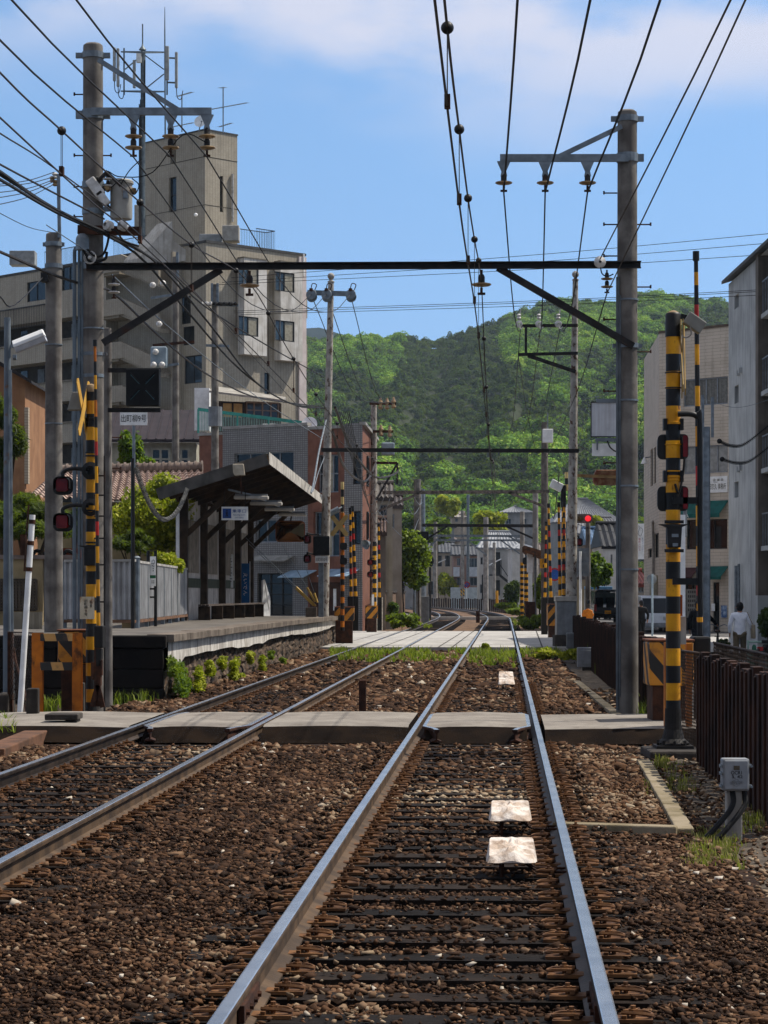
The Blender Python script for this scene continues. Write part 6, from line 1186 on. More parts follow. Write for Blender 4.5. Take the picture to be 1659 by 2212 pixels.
Yq = 78; t_ = thing('rusty_lantern','large rusty street lantern on an arm behind the right portal pole','street lamp',P(1305,1035,Yq)); a,b = P(1282,1032,Yq),P(1345,1032,Yq); m = MB(); m.prism([a+UP*.1+V((.1,0,.17)),a+UP*.05,a-UP*.12,a-UP*.24+V((.08,0,0)),b-UP*.24,b+UP*.27,a+V((.3,0,.27))],(0,.4,0)); m.build('housing',mat('rusty_housing','8a6a4a','6b3f26',4,.7,rust='6b3320',rustr=(.5,.62)),t_,bevel=.03); m = MB(); m.bar(P(1238,1027,Yq+.1),P(1345,1031,Yq-.05),.08,.1); m.build('arm',mat('ochre_arm','9a7a4c','7d6038',5,.6),t_)
# kilometre plate, roof overhang
Yq = 117; c = P(1174,1217,Yq); t_ = thing('yellow_marker','yellow plate lettered with a character and a one, on the pole left of the arms','sign',c); MB().bx(XX(1166,Yq),XX(1182,Yq),Yq,Yq+.03,ZY(1227.5,Yq),ZY(1207,Yq)).build('plate',mat('plate_yellow','d8960f','c5860d',5,.5),t_); text('元','lettering',m_('black'),(c.x,Yq-.012,ZY(1212.5,Yq)),(1,0,0),UP,.2,.2,t_); text('1','lettering',m_('black'),(c.x,Yq-.012,ZY(1222.5,Yq)),(1,0,0),UP,.07,.16,t_)
Yq = 125; t_ = thing('waiting_shelter','small old shelter with a rusty overhanging roof edge right of the far rails','shelter',P(1155,1340,Yq)); m = MB(); m.prism([P(1128,1182,Yq),P(1133,1178,Yq),P(1172,1190,Yq),P(1172,1205,Yq),P(1128,1192,Yq)],(.6,8,0)); m.build('roof',mat('rusty_roof_edge','7a4f2c','3a2a20',5,.8),t_); MB().bx(XX(1140,Yq),XX(1152,Yq),Yq+.4,Yq+.8,ZY(1236,Yq),ZY(1192,Yq)).build('sign_box',m_('white'),t_); m = MB(); m.tube([P(1156,1345,Yq+.5),P(1156,1195,Yq+.5)],.06,6); m.build('post',m_('galv'),t_)
MB().bx(XX(1135,Yq),XX(1156,Yq),Yq,Yq+.8,-.3,ZY(1300,Yq)).build('plinth',m_('rust'),t_)
t_,x = mid_post(1125.5,1129,1215,1330,160,.12,'tiny banded crossing post right of the white house, left of two',0); t_,x = mid_post(1134,1139,1208,1330,155,.14,'tiny banded crossing post right of the white house, right of two',1); lamp_unit(t_,P(1137,1212,154.5),.5,.5,-1)
# oval railway signal at the hedge
Yq = 165; c = P(929,1212,Yq); t_ = thing('railway_signal','black oval railway signal before the beige house','signal',(c.x,Yq,-.3)); m = MB(); m.prism([V((c.x+.27*math.cos(a*PI/10),Yq,c.z+.46*math.sin(a*PI/10)+(.0))) for a in range(20)],(0,.08,0)); m.build('backplate',mat('signal_black','08090a','111213',8,.55),t_)
for q in (-.22,0,.22): MB()._lathe(c+V((0,-.02,q)),[(.09,0),(.09,.1),(.01,.1)],10,V((0,-1,0)),0,None).build('lens',m_('black'),t_)
m = MB(); m.tube([(c.x,Yq+.1,-.3),(c.x,Yq+.1,c.z)],.09,8); m.build('post',m_('steel_dark'),t_)
Yq = 140; m = MB(); m.bx(XX(910,Yq),XX(927,Yq),Yq,Yq+.5,-.3,ZY(1288,Yq)); tag(m.build('relay_cabinet',m_('grey_box'),bevel=.03),'grey relay cabinet among the weeds left of the far bend','cabinet')
# ================================================================ buildings
class Wall:
 """upright wall plane from p0 to p1 (left to right as seen from outside)"""
 def __init__(s,p0,p1): s.p0,s.p1 = V((p0[0],p0[1],0)),V((p1[0],p1[1],0)); s.L = (s.p1-s.p0).length; s.d = (s.p1-s.p0)/s.L; s.n = V((s.d.y,-s.d.x,0))
 def s_at(s,px): k = (px-XC)/F; return (k*s.p0.y-s.p0.x)/(s.d.x-k*s.d.y)
 def z_at(s,px,py): return ZY(py,(s.p0+s.d*s.s_at(px)).y)
 def rect(s,x0,y0,x1,y1): a,b = s.s_at(x0),s.s_at(x1); xm = (x0+x1)/2; return (min(a,b),max(a,b),s.z_at(xm,y1),s.z_at(xm,y0))
 def pt(s,u,z,o=0.0): return s.p0+s.d*u+s.n*o+UP*z
 def box(s,m,u0,u1,z0,z1,o0,o1,mi=0): return m.obx(s.pt((u0+u1)/2,(z0+z1)/2,(o0+o1)/2),s.d*(u1-u0)/2,s.n*(o1-o0)/2,UP*(z1-z0)/2,mi)
 def face(s,m,z0,z1,ops=(),dep=.14,u0=0,u1=None,mi=0,rmi=None):
  u1 = s.L if u1 is None else u1; us = sorted({u0,u1,*[min(max(q,u0),u1) for o in ops for q in o[:2]]}); zs = sorted({z0,z1,*[min(max(q,z0),z1) for o in ops for q in o[2:4]]})
  for a,b in zip(us,us[1:]):
   for c,e in zip(zs,zs[1:]):
    if b-a < 1e-5 or e-c < 1e-5: continue
    if any(o[0]-1e-5 <= a and b <= o[1]+1e-5 and o[2]-1e-5 <= c and e <= o[3]+1e-5 for o in ops): continue
    m.add([s.pt(a,c),s.pt(b,c),s.pt(b,e),s.pt(a,e)],[(0,1,2,3)],mi)
  for o in ops:
   a,b,c,e = o[:4]; d = o[4] if len(o) > 4 else dep; q = [s.pt(a,c),s.pt(b,c),s.pt(b,e),s.pt(a,e)]; r = [p-s.n*d for p in q]
   m.add(q+r,[(0,4,5,1),(1,5,6,2),(2,6,7,3),(3,7,4,0)],mi if rmi is None else rmi)
  return m
 def window(s,parent,rc,dep=.12,panes=2,frame=None,glass=None,fw=.05,name='window',rails=0,curtain=None):
  a,b,c,e = rc; m = MB(); o0,o1 = -dep-.02,-dep+.05
  for u0,u1 in ((a,a+fw),(b-fw,b)): s.box(m,u0,u1,c,e,o0,o1)
  for z0,z1 in ((c,c+fw),(e-fw,e)): s.box(m,a+fw,b-fw,z0,z1,o0,o1)
  for i in range(1,panes): u = a+(b-a)*i/panes; s.box(m,u-fw*.5,u+fw*.5,c+fw,e-fw,o0,o1-.005)
  for i in range(1,rails+1): z = c+(e-c)*i/(rails+1); s.box(m,a+fw,b-fw,z-fw*.4,z+fw*.4,o0,o1-.01)
  w = m.build(name,frame or m_('galv'),parent); MB().add([s.pt(a,c,-dep),s.pt(b,c,-dep),s.pt(b,e,-dep),s.pt(a,e,-dep)],[(0,1,2,3)]).build('pane',glass or GL[0],w)
  if curtain:
   for i in range(panes):
    if curtain[i % len(curtain)] == '1': u0,u1 = a+(b-a)*i/panes+fw*.6,a+(b-a)*(i+1)/panes-fw*.6; MB().add([s.pt(u0,c+fw,-dep+.012),s.pt(u1,c+fw,-dep+.012),s.pt(u1,e-fw,-dep+.012),s.pt(u0,e-fw,-dep+.012)],[(0,1,2,3)]).build('curtain',mat('beige_curtain','9c9684','847e6e',5,.5,streak='6f6a5c'),w)
  return w
GL = [glass_mat('dark_glass','0e1417','1a2226'),glass_mat('sky_glass','3c4b55','2a363e'),glass_mat('shop_glass','131414','0c0d0d')]
dkf = mat('dark_window_frame','2a2a29','1f1f1e',6,.5); alu = mat('aluminium_frame','8f9294','7b7e80',6,.45,metal=.4)
tan_tile = tile_mat('tan_tile','b3a995','aaa08b','746b5d',.24,.075,.012,.65,0,'5c5346'); cream_tile = tile_mat('cream_siding','c9bcaa','c0b3a0','8a8071',.9,.16,.007,.75,.5,'7a6f60')
grey_tile = tile_mat('grey_tile','8c8a88','7f7d7b','55534f',.13,.1,.014,.6,0,'5d5a55'); terra = mat('terracotta_render','7d5443','6a4638',2.2,.85,.15,30,streak='5d3526',stk=.4)
def solid(name,pts,z0,z1,mt,parent,skip=()):
 """closed footprint extruded; edges listed in skip are left for detailed walls"""
 m = MB(); n = len(pts)
 for i in range(n):
  if i in skip: continue
  a,b = pts[i],pts[(i+1) % n]; m.add([(a[0],a[1],z0),(b[0],b[1],z0),(b[0],b[1],z1),(a[0],a[1],z1)],[(0,1,2,3)])
 m.add([(p[0],p[1],z1) for p in pts],[tuple(range(n))]); return m
# ---------------------------------------------------------------- apartment block
Cn = V((XX(445,150),150,0)); u_ = V((.72,.694,0)).normalized(); v_ = V((-u_.y,u_.x,0)); ZR = 24.45
ap = thing('apartment_block','tall beige tiled apartment block with rooftop tower and white bay windows','building',(Cn.x,Cn.y,-.3)); LE = 8.63; LL = 32
WE = Wall(Cn,Cn+u_*LE); WS = Wall(Cn+v_*LL,Cn)
cx_ = lambda q: 324+q*.2279; cy_ = lambda q: 486+q*.2279
m = solid('w',[Cn,Cn+u_*LE,Cn+u_*LE+v_*LL,Cn+v_*LL],-.3,ZR-.02,tan_tile,ap,(0,3))
small = [WE.rect(cx_(1085),cy_(1400),cx_(1133),cy_(1640))]
WE.face(m,-.3,ZR,small,.15);
floors = [ZR-1.9-2.9*i for i in range(8)]
ops = []; su0,su1 = 0.0,WS.s_at(252)
for i in range(1,8):
 zt = ZR-.65-2.9*i; ops.append((su0,su1,zt-1.55,zt,1.4))
top_w = [WS.rect(58,607,98,650),WS.rect(133,573,164,626),WS.rect(222,590,254,648)]
nearw = [WS.rect(398,768,436,828),WS.rect(388,640,412,700),WS.rect(395,705,420,745)]
WS.face(m,-.3,ZR,ops+top_w+nearw,.15)
m.build('wall',tan_tile,ap)
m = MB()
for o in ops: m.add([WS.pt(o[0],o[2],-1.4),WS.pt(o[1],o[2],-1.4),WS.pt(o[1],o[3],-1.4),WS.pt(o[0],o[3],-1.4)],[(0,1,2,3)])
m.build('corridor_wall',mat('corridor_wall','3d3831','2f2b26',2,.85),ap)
for i,o in enumerate(ops):
 for k in range(7):
  u0 = WS.s_at(12+k*36); c = WS.pt(u0,o[2],-1.36)
  if o[0] < u0 < o[1]-1: m = MB(); WS.box(m,u0,u0+.8,o[2],o[2]+1.3,-1.39,-1.34); m.build('flat_door' if k % 2 else 'corridor_window',mat('door_grey','6f767a','5c6266',4,.6) if k % 2 else GL[0],ap)
for i in range(1,8): m = MB(); zt = ZR-.65-2.9*i-1.55; WS.box(m,su0,su1-.1,zt+.003,zt+.11,-.14,.1); m.build('corridor_parapet_cap',mat('cap_stone','7c7466','655e52',3,.8),ap)
WE.window(ap,small[0],.13,1,dkf,GL[0])
for r in top_w+nearw: WS.window(ap,r,.13,2,dkf,GL[0] if r is not nearw[0] else GL[1])
m = MB(); WE.box(m,-.05,LE+.05,ZR,ZR+.16,-.5,.06); WS.box(m,0,LL,ZR,ZR+.16,-.5,.06); m.build('roof_coping',mat('roof_coping','4b4a48','3a3937',3,.7),ap)
for i,(xa,ya,xb,yb2,wins,sh_) in enumerate(((cx_(795),562,cx_(1050),cy_(1240),((840,375,1030,575),(840,868,1028,1052)),0),(cx_(1140),570,cx_(1388),cy_(1295),((1187,450,1370,632),(1187,908,1370,1102)),0))):
 a,b,c,e = WE.rect(xa+9,ya,xb,yb2); W2 = Wall(WE.pt(a,0,.62),WE.pt(b,0,.62)); m = MB(); rs = [W2.rect(cx_(q[0]),cy_(q[1]),cx_(q[2]),cy_(q[3])) for q in wins]; W2.face(m,c,e,rs,.1)
 for pa,pb in ((WE.pt(a,0),WE.pt(a,0,.62)),(WE.pt(b,0,.62),WE.pt(b,0))): m.add([pa+UP*c,pb+UP*c,pb+UP*e,pa+UP*e],[(0,1,2,3)])
 m.add([WE.pt(a,c),WE.pt(b,c),WE.pt(b,c,.62),WE.pt(a,c,.62)],[(0,1,2,3)]); m.add([WE.pt(a,e),WE.pt(b,e),WE.pt(b,e,.62),WE.pt(a,e,.62)],[(3,2,1,0)])
 bay = m.build('bay',mat('stained_white_bay','d6d2ca','bfb9ae',1.2,.85,.1,streak='6b6255',stk=.6),ap)
 for j,r in enumerate(rs): W2.window(bay,r,.08,2,dkf,GL[1],.07,curtain='01' if i == 0 else '01')
 m = MB(); WE.box(m,a-.04,b+.04,e,e+.08,0,.66); m.build('bay_cap',mat('cap_stone','7c7466','655e52',3,.8),bay)
m = MB(); WE.box(m,LE-.62,LE+.02,-.3,ZR-.1,0,.12); m.build('pale_pilaster',mat('pale_pink_render','cfc3bd','bfb2ac',1.5,.85),ap)
m = MB(); zz = ZR-3.0; WE.box(m,LE-.3,LE-.22,ZR-1.4,ZR+.1,.12,.2); m.build('vent_pipe',m_('white'),ap)
for y0,y1 in ((633,690),(745,798),(853,903)): m = MB(); za,zb = ZY(y1,157.5),ZY(y0,157.5); WE.box(m,LE+.03,LE+.75,za,zb,-3.2,-.6); m.build('rear_balcony',tan_tile,ap)
# stair block projecting from the shaded side
m = MB(); sa,sb = WS.s_at(300),WS.s_at(378)
for i in range(8):
 zt = ZR-.2-2.9*i; q = [(sa-2.2,zt),(sa+.2,zt),(sb+.4,zt-1.45),(sb+.4,zt-2.55),(sa+.5,zt-1.1),(sa-2.2,zt-1.1)]
 m.prism([WS.pt(a,b,1.7) for a,b in q],-WS.n*.18)
 m.prism([WS.pt(a,b,1.5) for a,b in ((sa-2.2,zt-1.05),(sa-.2,zt-1.05),(sa-.2,zt-1.25),(sa-2.2,zt-1.25))],-WS.n*1.45)
 m.prism([WS.pt(a,b,1.52) for a,b in ((sa,zt-.95),(sb+.35,zt-2.4),(sb+.35,zt-2.62),(sa,zt-1.17))],-WS.n*1.3)
 WS.box(m,sa-2.2,sa-2.02,zt-1.1,zt,0,1.52)
m.build('outside_stair',tile_mat('stair_tile','aca18d','a39883','6f675a',.24,.075,.012,.65,0,'5c5346'),ap)
m = MB(); WS.box(m,sa-2.6,sa-2.3,-.3,ZR-1,0,1.0); WS.box(m,sb+.6,sb+.75,-.3,ZR-.4,0,.8); m.build('stair_pier',tan_tile,ap)
# roof clutter
cq = lambda px,py,Y: P(px,py,Y)
m = MB(); a,b,c,e = [P(x,y,151.5) for x,y in ((300,558),(372,478),(374,520),(430,560))]; m.prism([a,b,c,e,P(300,575,151.5)],v_*1.6); m.build('sloped_stair_head',mat('white_stair_head','b9b4aa','a09a8f',1.5,.85,.1,streak='655d50',stk=.5),ap)
def rail(pts,z0,h,parent,col,r=.03,sp=.14,name='railing'):
 m = MB()
 for a,b in zip(pts,pts[1:]):
  a,b = Vector(a),Vector(b); L_ = (b-a).length; m.bar(a+UP*(z0+h),b+UP*(z0+h),r*1.6,r*1.6); m.bar(a+UP*(z0+.1),b+UP*(z0+.1),r,r); n = int(L_/sp)
  for i in range(n+1): q = a.lerp(b,i/max(1,n)); m.bar(q+UP*z0,q+UP*(z0+h),r*.6,r*.6)
 return m.build(name,col,parent)
rail([WE.pt(WE.s_at(518),0,-1.2),WE.pt(WE.s_at(600),0,-1.2),WE.pt(WE.s_at(600),0,-.3),WE.pt(WE.s_at(560),0,-.3)],ZR+.1,1.35,ap,dkf); rail([WS.pt(WS.s_at(84),0,-.5),WS.pt(WS.s_at(166),0,-.5)],ZR+.1,1.3,ap,dkf); rail([WS.pt(WS.s_at(230),0,-.6),WS.pt(WS.s_at(310),0,-.6)],ZR+.1,1.2,ap,dkf); rail([WS.pt(.1,0,.05),WS.pt(WS.s_at(98),0,.05)],floors[0]-2.0,1.5,ap,dkf,.04,.2)
for xa,xb,ya,yb2,Yq,mt,nm in ((430,478,505,527,152.5,'grey_box','roof_unit'),(480,516,486,520,152,'white','roof_tank'),(20,75,541,572,167,'grey_box','roof_unit'),(290,306,442,490,158,'white','roof_cabinet')): MB().bx(XX(xa,Yq),XX(xb,Yq),Yq,Yq+1.2,ZY(yb2,Yq),ZY(ya,Yq)).build(nm,mat('roof_grey','8b8f90','74787a',3,.6) if mt == 'grey_box' else mat('roof_beige','a7a297','8f8a80',3,.6),ap,bevel=.05)
# tower
Ct = V((XX(443,158),158,0)); zt = ZY(281,158); WT = Wall(Ct,Ct+u_*2.88); WL_ = Wall(Ct+v_*7.06,Ct); m = solid('t',[Ct,Ct+u_*2.88,Ct+u_*2.88+v_*7.06,Ct+v_*7.06],ZR-.3,zt-.02,tan_tile,ap,(0,3))
w1 = WL_.rect(365,383,381,458); w2 = WT.rect(475,380,482,458); nt = WL_.rect(368,288,380,352); WL_.face(m,ZR-.3,zt,[w1,(nt[0],nt[1],nt[2],zt-.001,.9)],.2); WT.face(m,ZR-.3,zt,[w2],.2); tw = m.build('tower',tan_tile,ap)
WL_.window(tw,w1,.18,1,dkf,GL[0],.06,rails=1); WT.window(tw,w2,.18,1,dkf,GL[0],.05); m = MB(); WL_.box(m,nt[0],nt[1],nt[2]+.05,zt-.1,-.85,-.75); m.build('notch_wall',m_('white'),tw)
m = MB(); WT.box(m,-.04,2.92,zt,zt+.1,-.3,.04); WL_.box(m,0,nt[0],zt,zt+.1,-.3,.04); WL_.box(m,nt[1],7.06,zt,zt+.1,-.3,.04); m.build('tower_coping',mat('roof_coping','4b4a48','3a3937',3,.7),tw)
m = MB(); q = WT.rect(500,377,504,480); m.tube([WT.pt(q[0],q[2],.12),WT.pt(q[0],q[3],.12)],.09,8); m.build('drain_pipe',mat('pale_rail','b3b0aa','8f8c86',4,.6),tw); m = MB(); m.ball(P(423,464,157.2),.13,8,6); m.build('wall_lamp',m_('white'),tw)
for y in (338,442): m = MB(); z = ZY(y,158); WT.box(m,0,2.88,z-.02,z+.02,0,.012); WL_.box(m,0,7.06,z-.02,z+.02,0,.012); m.build('tile_joint',mat('joint_dark','4a4439','3f392f',3,.9),tw)
# antenna mast
Ya = 157; t_ = thing('antenna_mast','steel mobile phone mast with white panel antennas behind the tower','antenna mast',(XX(309,Ya),Ya,ZR)); gm_ = mat('mast_steel','6d7679','576063',4,.5,metal=.4)
m = MB(); m.tube([(XX(308,Ya),Ya,ZR),(XX(308,Ya),Ya,ZY(230,Ya))],.2,10); m.tube([(XX(309,Ya),Ya,ZY(232,Ya)),(XX(309,Ya),Ya,ZY(108,Ya))],.17,10); m._lathe(P(308,108,Ya),[(.26,0),(.2,.1),(.08,.25),(.03,.5)],10,UP,0,None); m.tube([P(308,104,Ya),P(308,52,Ya)],.05,6); m.build('mast',gm_,t_,True)
m = MB(); m.tube([P(304,500,Ya-.3),P(304,215,Ya-.3)],.05,5); m.tube([P(312,290,Ya-.3),P(313,130,Ya-.3)],.05,5); m.tube([P(301,500,Ya-.3),P(301,225,Ya-.3)],.04,5); m.build('feeder_cables',m_('black_wire'),t_)
for y in (112,197):
 m = MB(); c = P(309,y,Ya); z = c.z; tri = [P(262,y,Ya+.3),P(357,y+1,Ya+.3),P(312,y+2,Ya-1.8)]
 for i in range(3): m.bar(tri[i],tri[(i+1) % 3],.09,.09); m.bar(c,tri[i],.09,.09)
 m.build('platform_frame',gm_,t_)
m = MB()
for a,b in (((270,150),(306,120)),((270,158),(306,190)),((354,150),(314,120)),((354,160),(314,192))): m.bar(P(*a,Ya),P(*b,Ya),.07,.07)
m.bar(P(268,104,Ya+.2),P(268,205,Ya+.2),.1,.1); m.bar(P(361,100,Ya+.3),P(361,205,Ya+.3),.1,.1); m.bar(P(361,125,Ya),P(384,126,Ya),.1,.1); m.bar(P(361,178,Ya),P(384,179,Ya),.1,.1); m.build('lattice',gm_,t_)
for xa,xb,ya,yb2 in ((244,250,103,175),(252,258,105,187),(357,365,100,173),(378,384,113,190),(287,293,130,190)): MB().obx(P((xa+xb)/2,(ya+yb2)/2,Ya-.3),((xb-xa)*Ya/F/2,0,0),(0,.14,0),(0,0,(yb2-ya)*Ya/F/2)).build('panel_antenna',mat('antenna_grey','a3a49f','8b8c88',3,.6),t_,bevel=.04)
for xa,ya in ((247,178),(255,190),(381,192)): m = MB(); m.tube(spline([P(xa,ya-4,Ya-.3),P(xa+2,ya+18,Ya-.4),P(xa+10,ya+22,Ya-.3),P(xa+14,ya+4,Ya)]),.03,5); m.build('jumper',m_('black_wire'),t_)
m = MB(); m.obx(P(300,124,Ya-.3),(.16,0,0),(0,.15,0),(0,0,.35)); m.build('radio_unit',m_('white'),t_); m = MB(); m.tube([P(357,300,Ya),P(356,70,Ya),P(356,15,Ya)],[.06,.05,.02],6); m.build('lightning_rod',gm_,t_)
def yagi(px,y0,y1,booms,lb,Yq=158):
 t_ = thing('tv_antenna',lb,'tv antenna',P(px,y1,Yq)); m = MB(); m.tube([P(px,y1,Yq),P(px,y0,Yq)],.045,6); m.build('mast',m_('galv'),t_)
 for xa,ya,xb,yb2,n in booms:
  m = MB(); a,b = P(xa,ya,Yq),P(xb,yb2,Yq); m.tube([a,b],.03,5)
  for i in range(n): q = a.lerp(b,i/(n-1)); m.tube([q-V((.12,.5,.1)),q+V((.12,.5,.1))],.018,4)
  m.build('boom',m_('galv'),t_)
yagi(482,188,290,((452,237,534,222,16),(474,274,500,266,7),(476,190,486,189,5)),'tall rooftop television antenna with a long boom, on the tower'); yagi(393,205,285,((384,208,415,199,9),(373,274,418,265,10)),'shorter rooftop television antenna beside the mast')
t_ = thing('satellite_dish','white satellite dish on top of the tower','satellite dish',P(432,285,157.5)); c = P(433,262,157.2); MB()._lathe(c,[(.01,.1),(.25,.06),(.43,0),(.44,-.015),(.25,.03),(.01,.06)],18,V((.25,1,-.35)).normalized(),0,None).build('dish',m_('white'),t_,True); m = MB(); m.tube([c+V((0,.1,0)),P(430,285,157.5)],.04,6); m.tube([c+V((0,0,-.4)),c+V((.12,-.45,-.1))],.02,5); m.ball(c+V((.12,-.45,-.1)),.06,6,5); m.build('feed_arm',m_('galv'),t_)
# ---------------------------------------------------------------- brown roofed house
Yq = 120; t_ = thing('brown_roof_house','two storey house with dark brown metal roof and long windows below the apartment block','house',P(340,1340,Yq)); W = Wall((XX(236,Yq),Yq),(XX(424,Yq),Yq)); m = MB(); zc = ZY(957,Yq); rs = [W.rect(325,967,368,1016),W.rect(371,967,410,1016),W.rect(262,967,318,1016)]; W.face(m,-.3,zc,rs,.15); m.add([W.pt(W.L,-.3),W.pt(W.L,-.3,-7),W.pt(W.L,zc,-7),W.pt(W.L,zc)],[(0,1,2,3)]); m.build('wall',mat('cream_wall','a8a28f','8f8977',2,.85),t_)
for r in rs: W.window(t_,r,.12,2,mat('cream_frame','b5b0a0','9c9787',4,.6),GL[0],.12,rails=1)
m = MB(); m.prism([W.pt(-.5,zc,.7),W.pt(W.L+.5,zc,.7),W.pt(W.L+.5,ZY(891,Yq+3),-3.2),W.pt(-.5,ZY(891,Yq+3),-3.2)],UP*.15)
for i in range(12): q = -.4+(W.L+.8)*i/11; m.bar(W.pt(q,zc+.17,.7),W.pt(q,ZY(891,Yq+3)+.17,-3.2),.06,.05)
m.build('roof',mat('brown_metal_roof','33292a','271f20',2,.5),t_)
# ---------------------------------------------------------------- tiled two storey building (grey tile and terracotta)
q1 = V((XX(783,106),106,0)); q0 = V((-8.87,111.1,0)); WC = Wall(q0,q1); zt = 9.5; wid = WC.L
t_ = thing('tiled_building','two storey building of grey tiles and terracotta panels beside the road crossing','building',(q1.x,q1.y,-.3)); s1,s2,s3 = WC.s_at(481),WC.s_at(665),WC.s_at(744)
R_ = WC.rect; wins = [R_(506,977,634,1024),R_(552,1122,597,1172),R_(556,1238,632,1330),R_(455,1000,474,1080)]; wt = [R_(686,982,731,1064),R_(677,1105,733,1202)]; wg = [R_(762,973,780,1046),R_(763,1104,779,1176)]
m = MB(); WC.face(m,-.3,zt,wins[:3],.2,s1,s2); WC.face(m,-.3,zt,wg,.15,s3,wid); WC.box(m,s1,s2,zt,zt+.14,-.3,.05,1); m.build('grey_wall',[grey_tile,mat('grey_cap','9a9892','85837d',3,.7)],t_)
m = MB(); WC.face(m,-.3,zt-.25,wins[3:],.15,0,s1); WC.face(m,-.3,zt-.2,wt,.25,s2,s3); back = V((.052,1,0))*11; far_ = q1+back
m.add([(q1.x,q1.y,-.3),(far_.x,far_.y,-.3),(far_.x,far_.y,zt-.1),(q1.x,q1.y,zt-.1)],[(0,1,2,3)]); m.add([(q0.x,q0.y+9,-.3),(q0.x,q0.y,-.3),(q0.x,q0.y,zt-.3),(q0.x,q0.y+9,zt-.3)],[(0,1,2,3)]); m.add([(q0.x,q0.y,zt-.3),(q1.x,q1.y,zt-.3),(far_.x,far_.y,zt-.3),(q0.x,q0.y+9,zt-.3)],[(0,1,2,3)]); m.build('terracotta_wall',terra,t_)
WC.box(MB(),s2-.05,s3,zt-.2,zt-.06,-.3,.06).build('parapet_cap',mat('grey_cap','9a9892','85837d',3,.7),t_); m = MB(); WC.box(m,-.05,s1,zt-.25,zt-.12,-.3,.05); m.build('parapet_cap',mat('grey_cap','9a9892','85837d',3,.7),t_); m = MB(); a,b = Vector(q1)+UP*(zt-.02),Vector(far_)+UP*(zt-.02); m.bar(a,b,.3,.14); m.build('side_parapet_cap',mat('grey_cap','9a9892','85837d',3,.7),t_)
m = MB(); WC.box(m,s3,wid+.05,-.3,7.0,-.02,.3); m.prism([WC.pt(s3,7.0,.3),WC.pt(wid+.05,7.0,.3),WC.pt(wid+.05,8.8,0),WC.pt(s3,8.8,0)],-WC.n*.02) ; pr = None
for r,pn in ((wins[0],4),(wins[1],2)): WC.window(t_,r,.18,pn,alu,GL[0],.06)
WC.window(t_,wins[2],.18,3,dkf,GL[2],.07,'shutter',rails=3)
WC.window(t_,wins[3],.12,1,dkf,GL[0])
for r in wt: WC.window(t_,r,.22,3,alu,GL[0],.06,rails=1,curtain='010')
for r in wg: WC.window(t_,r,.13,1,dkf,GL[0],.06)
W6 = Wall(q1,far_)
for ya,yb2,Yw in ((985,1050,109),(1105,1165,109),(985,1050,113),(1105,1165,113)): c = q1+V((.052,1,0))*(Yw-106); m = MB(); r = (Yw-106,Yw-106+.9,ZY(yb2,Yw),ZY(ya,Yw)); W6.window(t_,r,-.03,2,dkf,GL[0],.06)
m = MB(); m.prism([WC.pt(*q) for q in ((R_(550,1201,636,1213)[0],ZY(1213,109),.8),(R_(550,1201,636,1213)[1],ZY(1213,108),.8),(R_(550,1201,636,1213)[1],ZY(1201,108),.0),(R_(550,1201,636,1213)[0],ZY(1201,109),.0))],UP*.05); m.build('awning',mat('dirty_awning','9c9a93','7d7b74',2,.8,streak='55534c'),t_)
for xa,xb,y0,y1,cc in ((629,684,1233,1248,('9db4c4','86a0b2')),(714,777,1231,1246,('93aabd','7b93a6'))): a,b,_,_ = R_(xa,1,xb,2); za,zb = ZY(y1,107),ZY(y0,107); m = MB(); m.prism([WC.pt(a,za,1.1),WC.pt(b,za,1.1),WC.pt(b,zb,.02),WC.pt(a,zb,.02)],UP*.04); m.build('canopy',mat('blue_canopy%d' % xa,cc[0],cc[1],3,.5),t_)
m = MB(); WC.box(m,s2+.15,s3-.1,-.25,2.2,.01,.04); m.build('entrance_boarding',mat('dark_brown_boarding','4a3024','38241b',3,.8),t_)
m = MB(); WC.box(m,WC.s_at(700),WC.s_at(712),1.1,1.7,.05,.08); WC.box(m,WC.s_at(722),WC.s_at(728),.9,1.9,.05,.08); m.build('wall_notice',m_('white'),t_)
m = MB(); m.tube([P(762,1362,105.6),P(760,1190,105.6)],.06,6); m.build('drain_pipe',mat('rusty_rail','7a5a42','5a4030',4,.8),t_)
# terrace house and teal railing on that roof
Yt = 117; t2 = thing('roof_terrace_house','low glazed penthouse with cream panels behind the turquoise railing','house',P(540,920,Yt)); W = Wall((XX(468,Yt),Yt),(XX(608,Yt+1.5),Yt+1.5)); m = MB(); za,zb = ZY(925,Yt),ZY(866,Yt); rs = [W.rect(479,868,528,905),W.rect(532,868,604,905)]; W.face(m,za-1.5,zb,rs,.12); m.build('wall',mat('dark_timber_wall','4a4238','3a332b',3,.8),t2)
W.window(t2,rs[0],.08,2,dkf,mat('cream_panel','c2a86e','ac935c',3,.7),.08); W.window(t2,rs[1],.1,4,mat('pale_frame','8f8a7d','77736a',4,.6),GL[1],.08,rails=1)
m = MB(); m.prism([P(452,848,Yt-1),P(462,838,Yt+1),P(618,862,Yt+1.5),P(612,868,Yt-.2)],UP*.1); m.build('roof',mat('grey_flat_roof','9c978c','837e74',2,.7),t2); MB().bx(XX(420,118),XX(452,118),118,119,ZY(930,118),ZY(838,118)).build('white_box',m_('white'),t2)
teal = mat('teal_rail','3f9c8c','358677',5,.5); ta,tb = P(428,884,113),P(676,916,109.5); t3 = thing('terrace_railing','turquoise railing running along the roof terrace','railing',(ta+tb)/2); m = MB(); m.bar(ta,tb,.06,.16); m.build('top_rail',teal,t3); m = MB(); n = 70
for i in range(n+1): q = ta.lerp(tb,i/n); m.bar(q-UP*.02,V((q.x,q.y,zt+.05)),.03,.03)
m.build('balusters',mat('pale_teal','8fb5ac','7aa097',5,.5),t3)
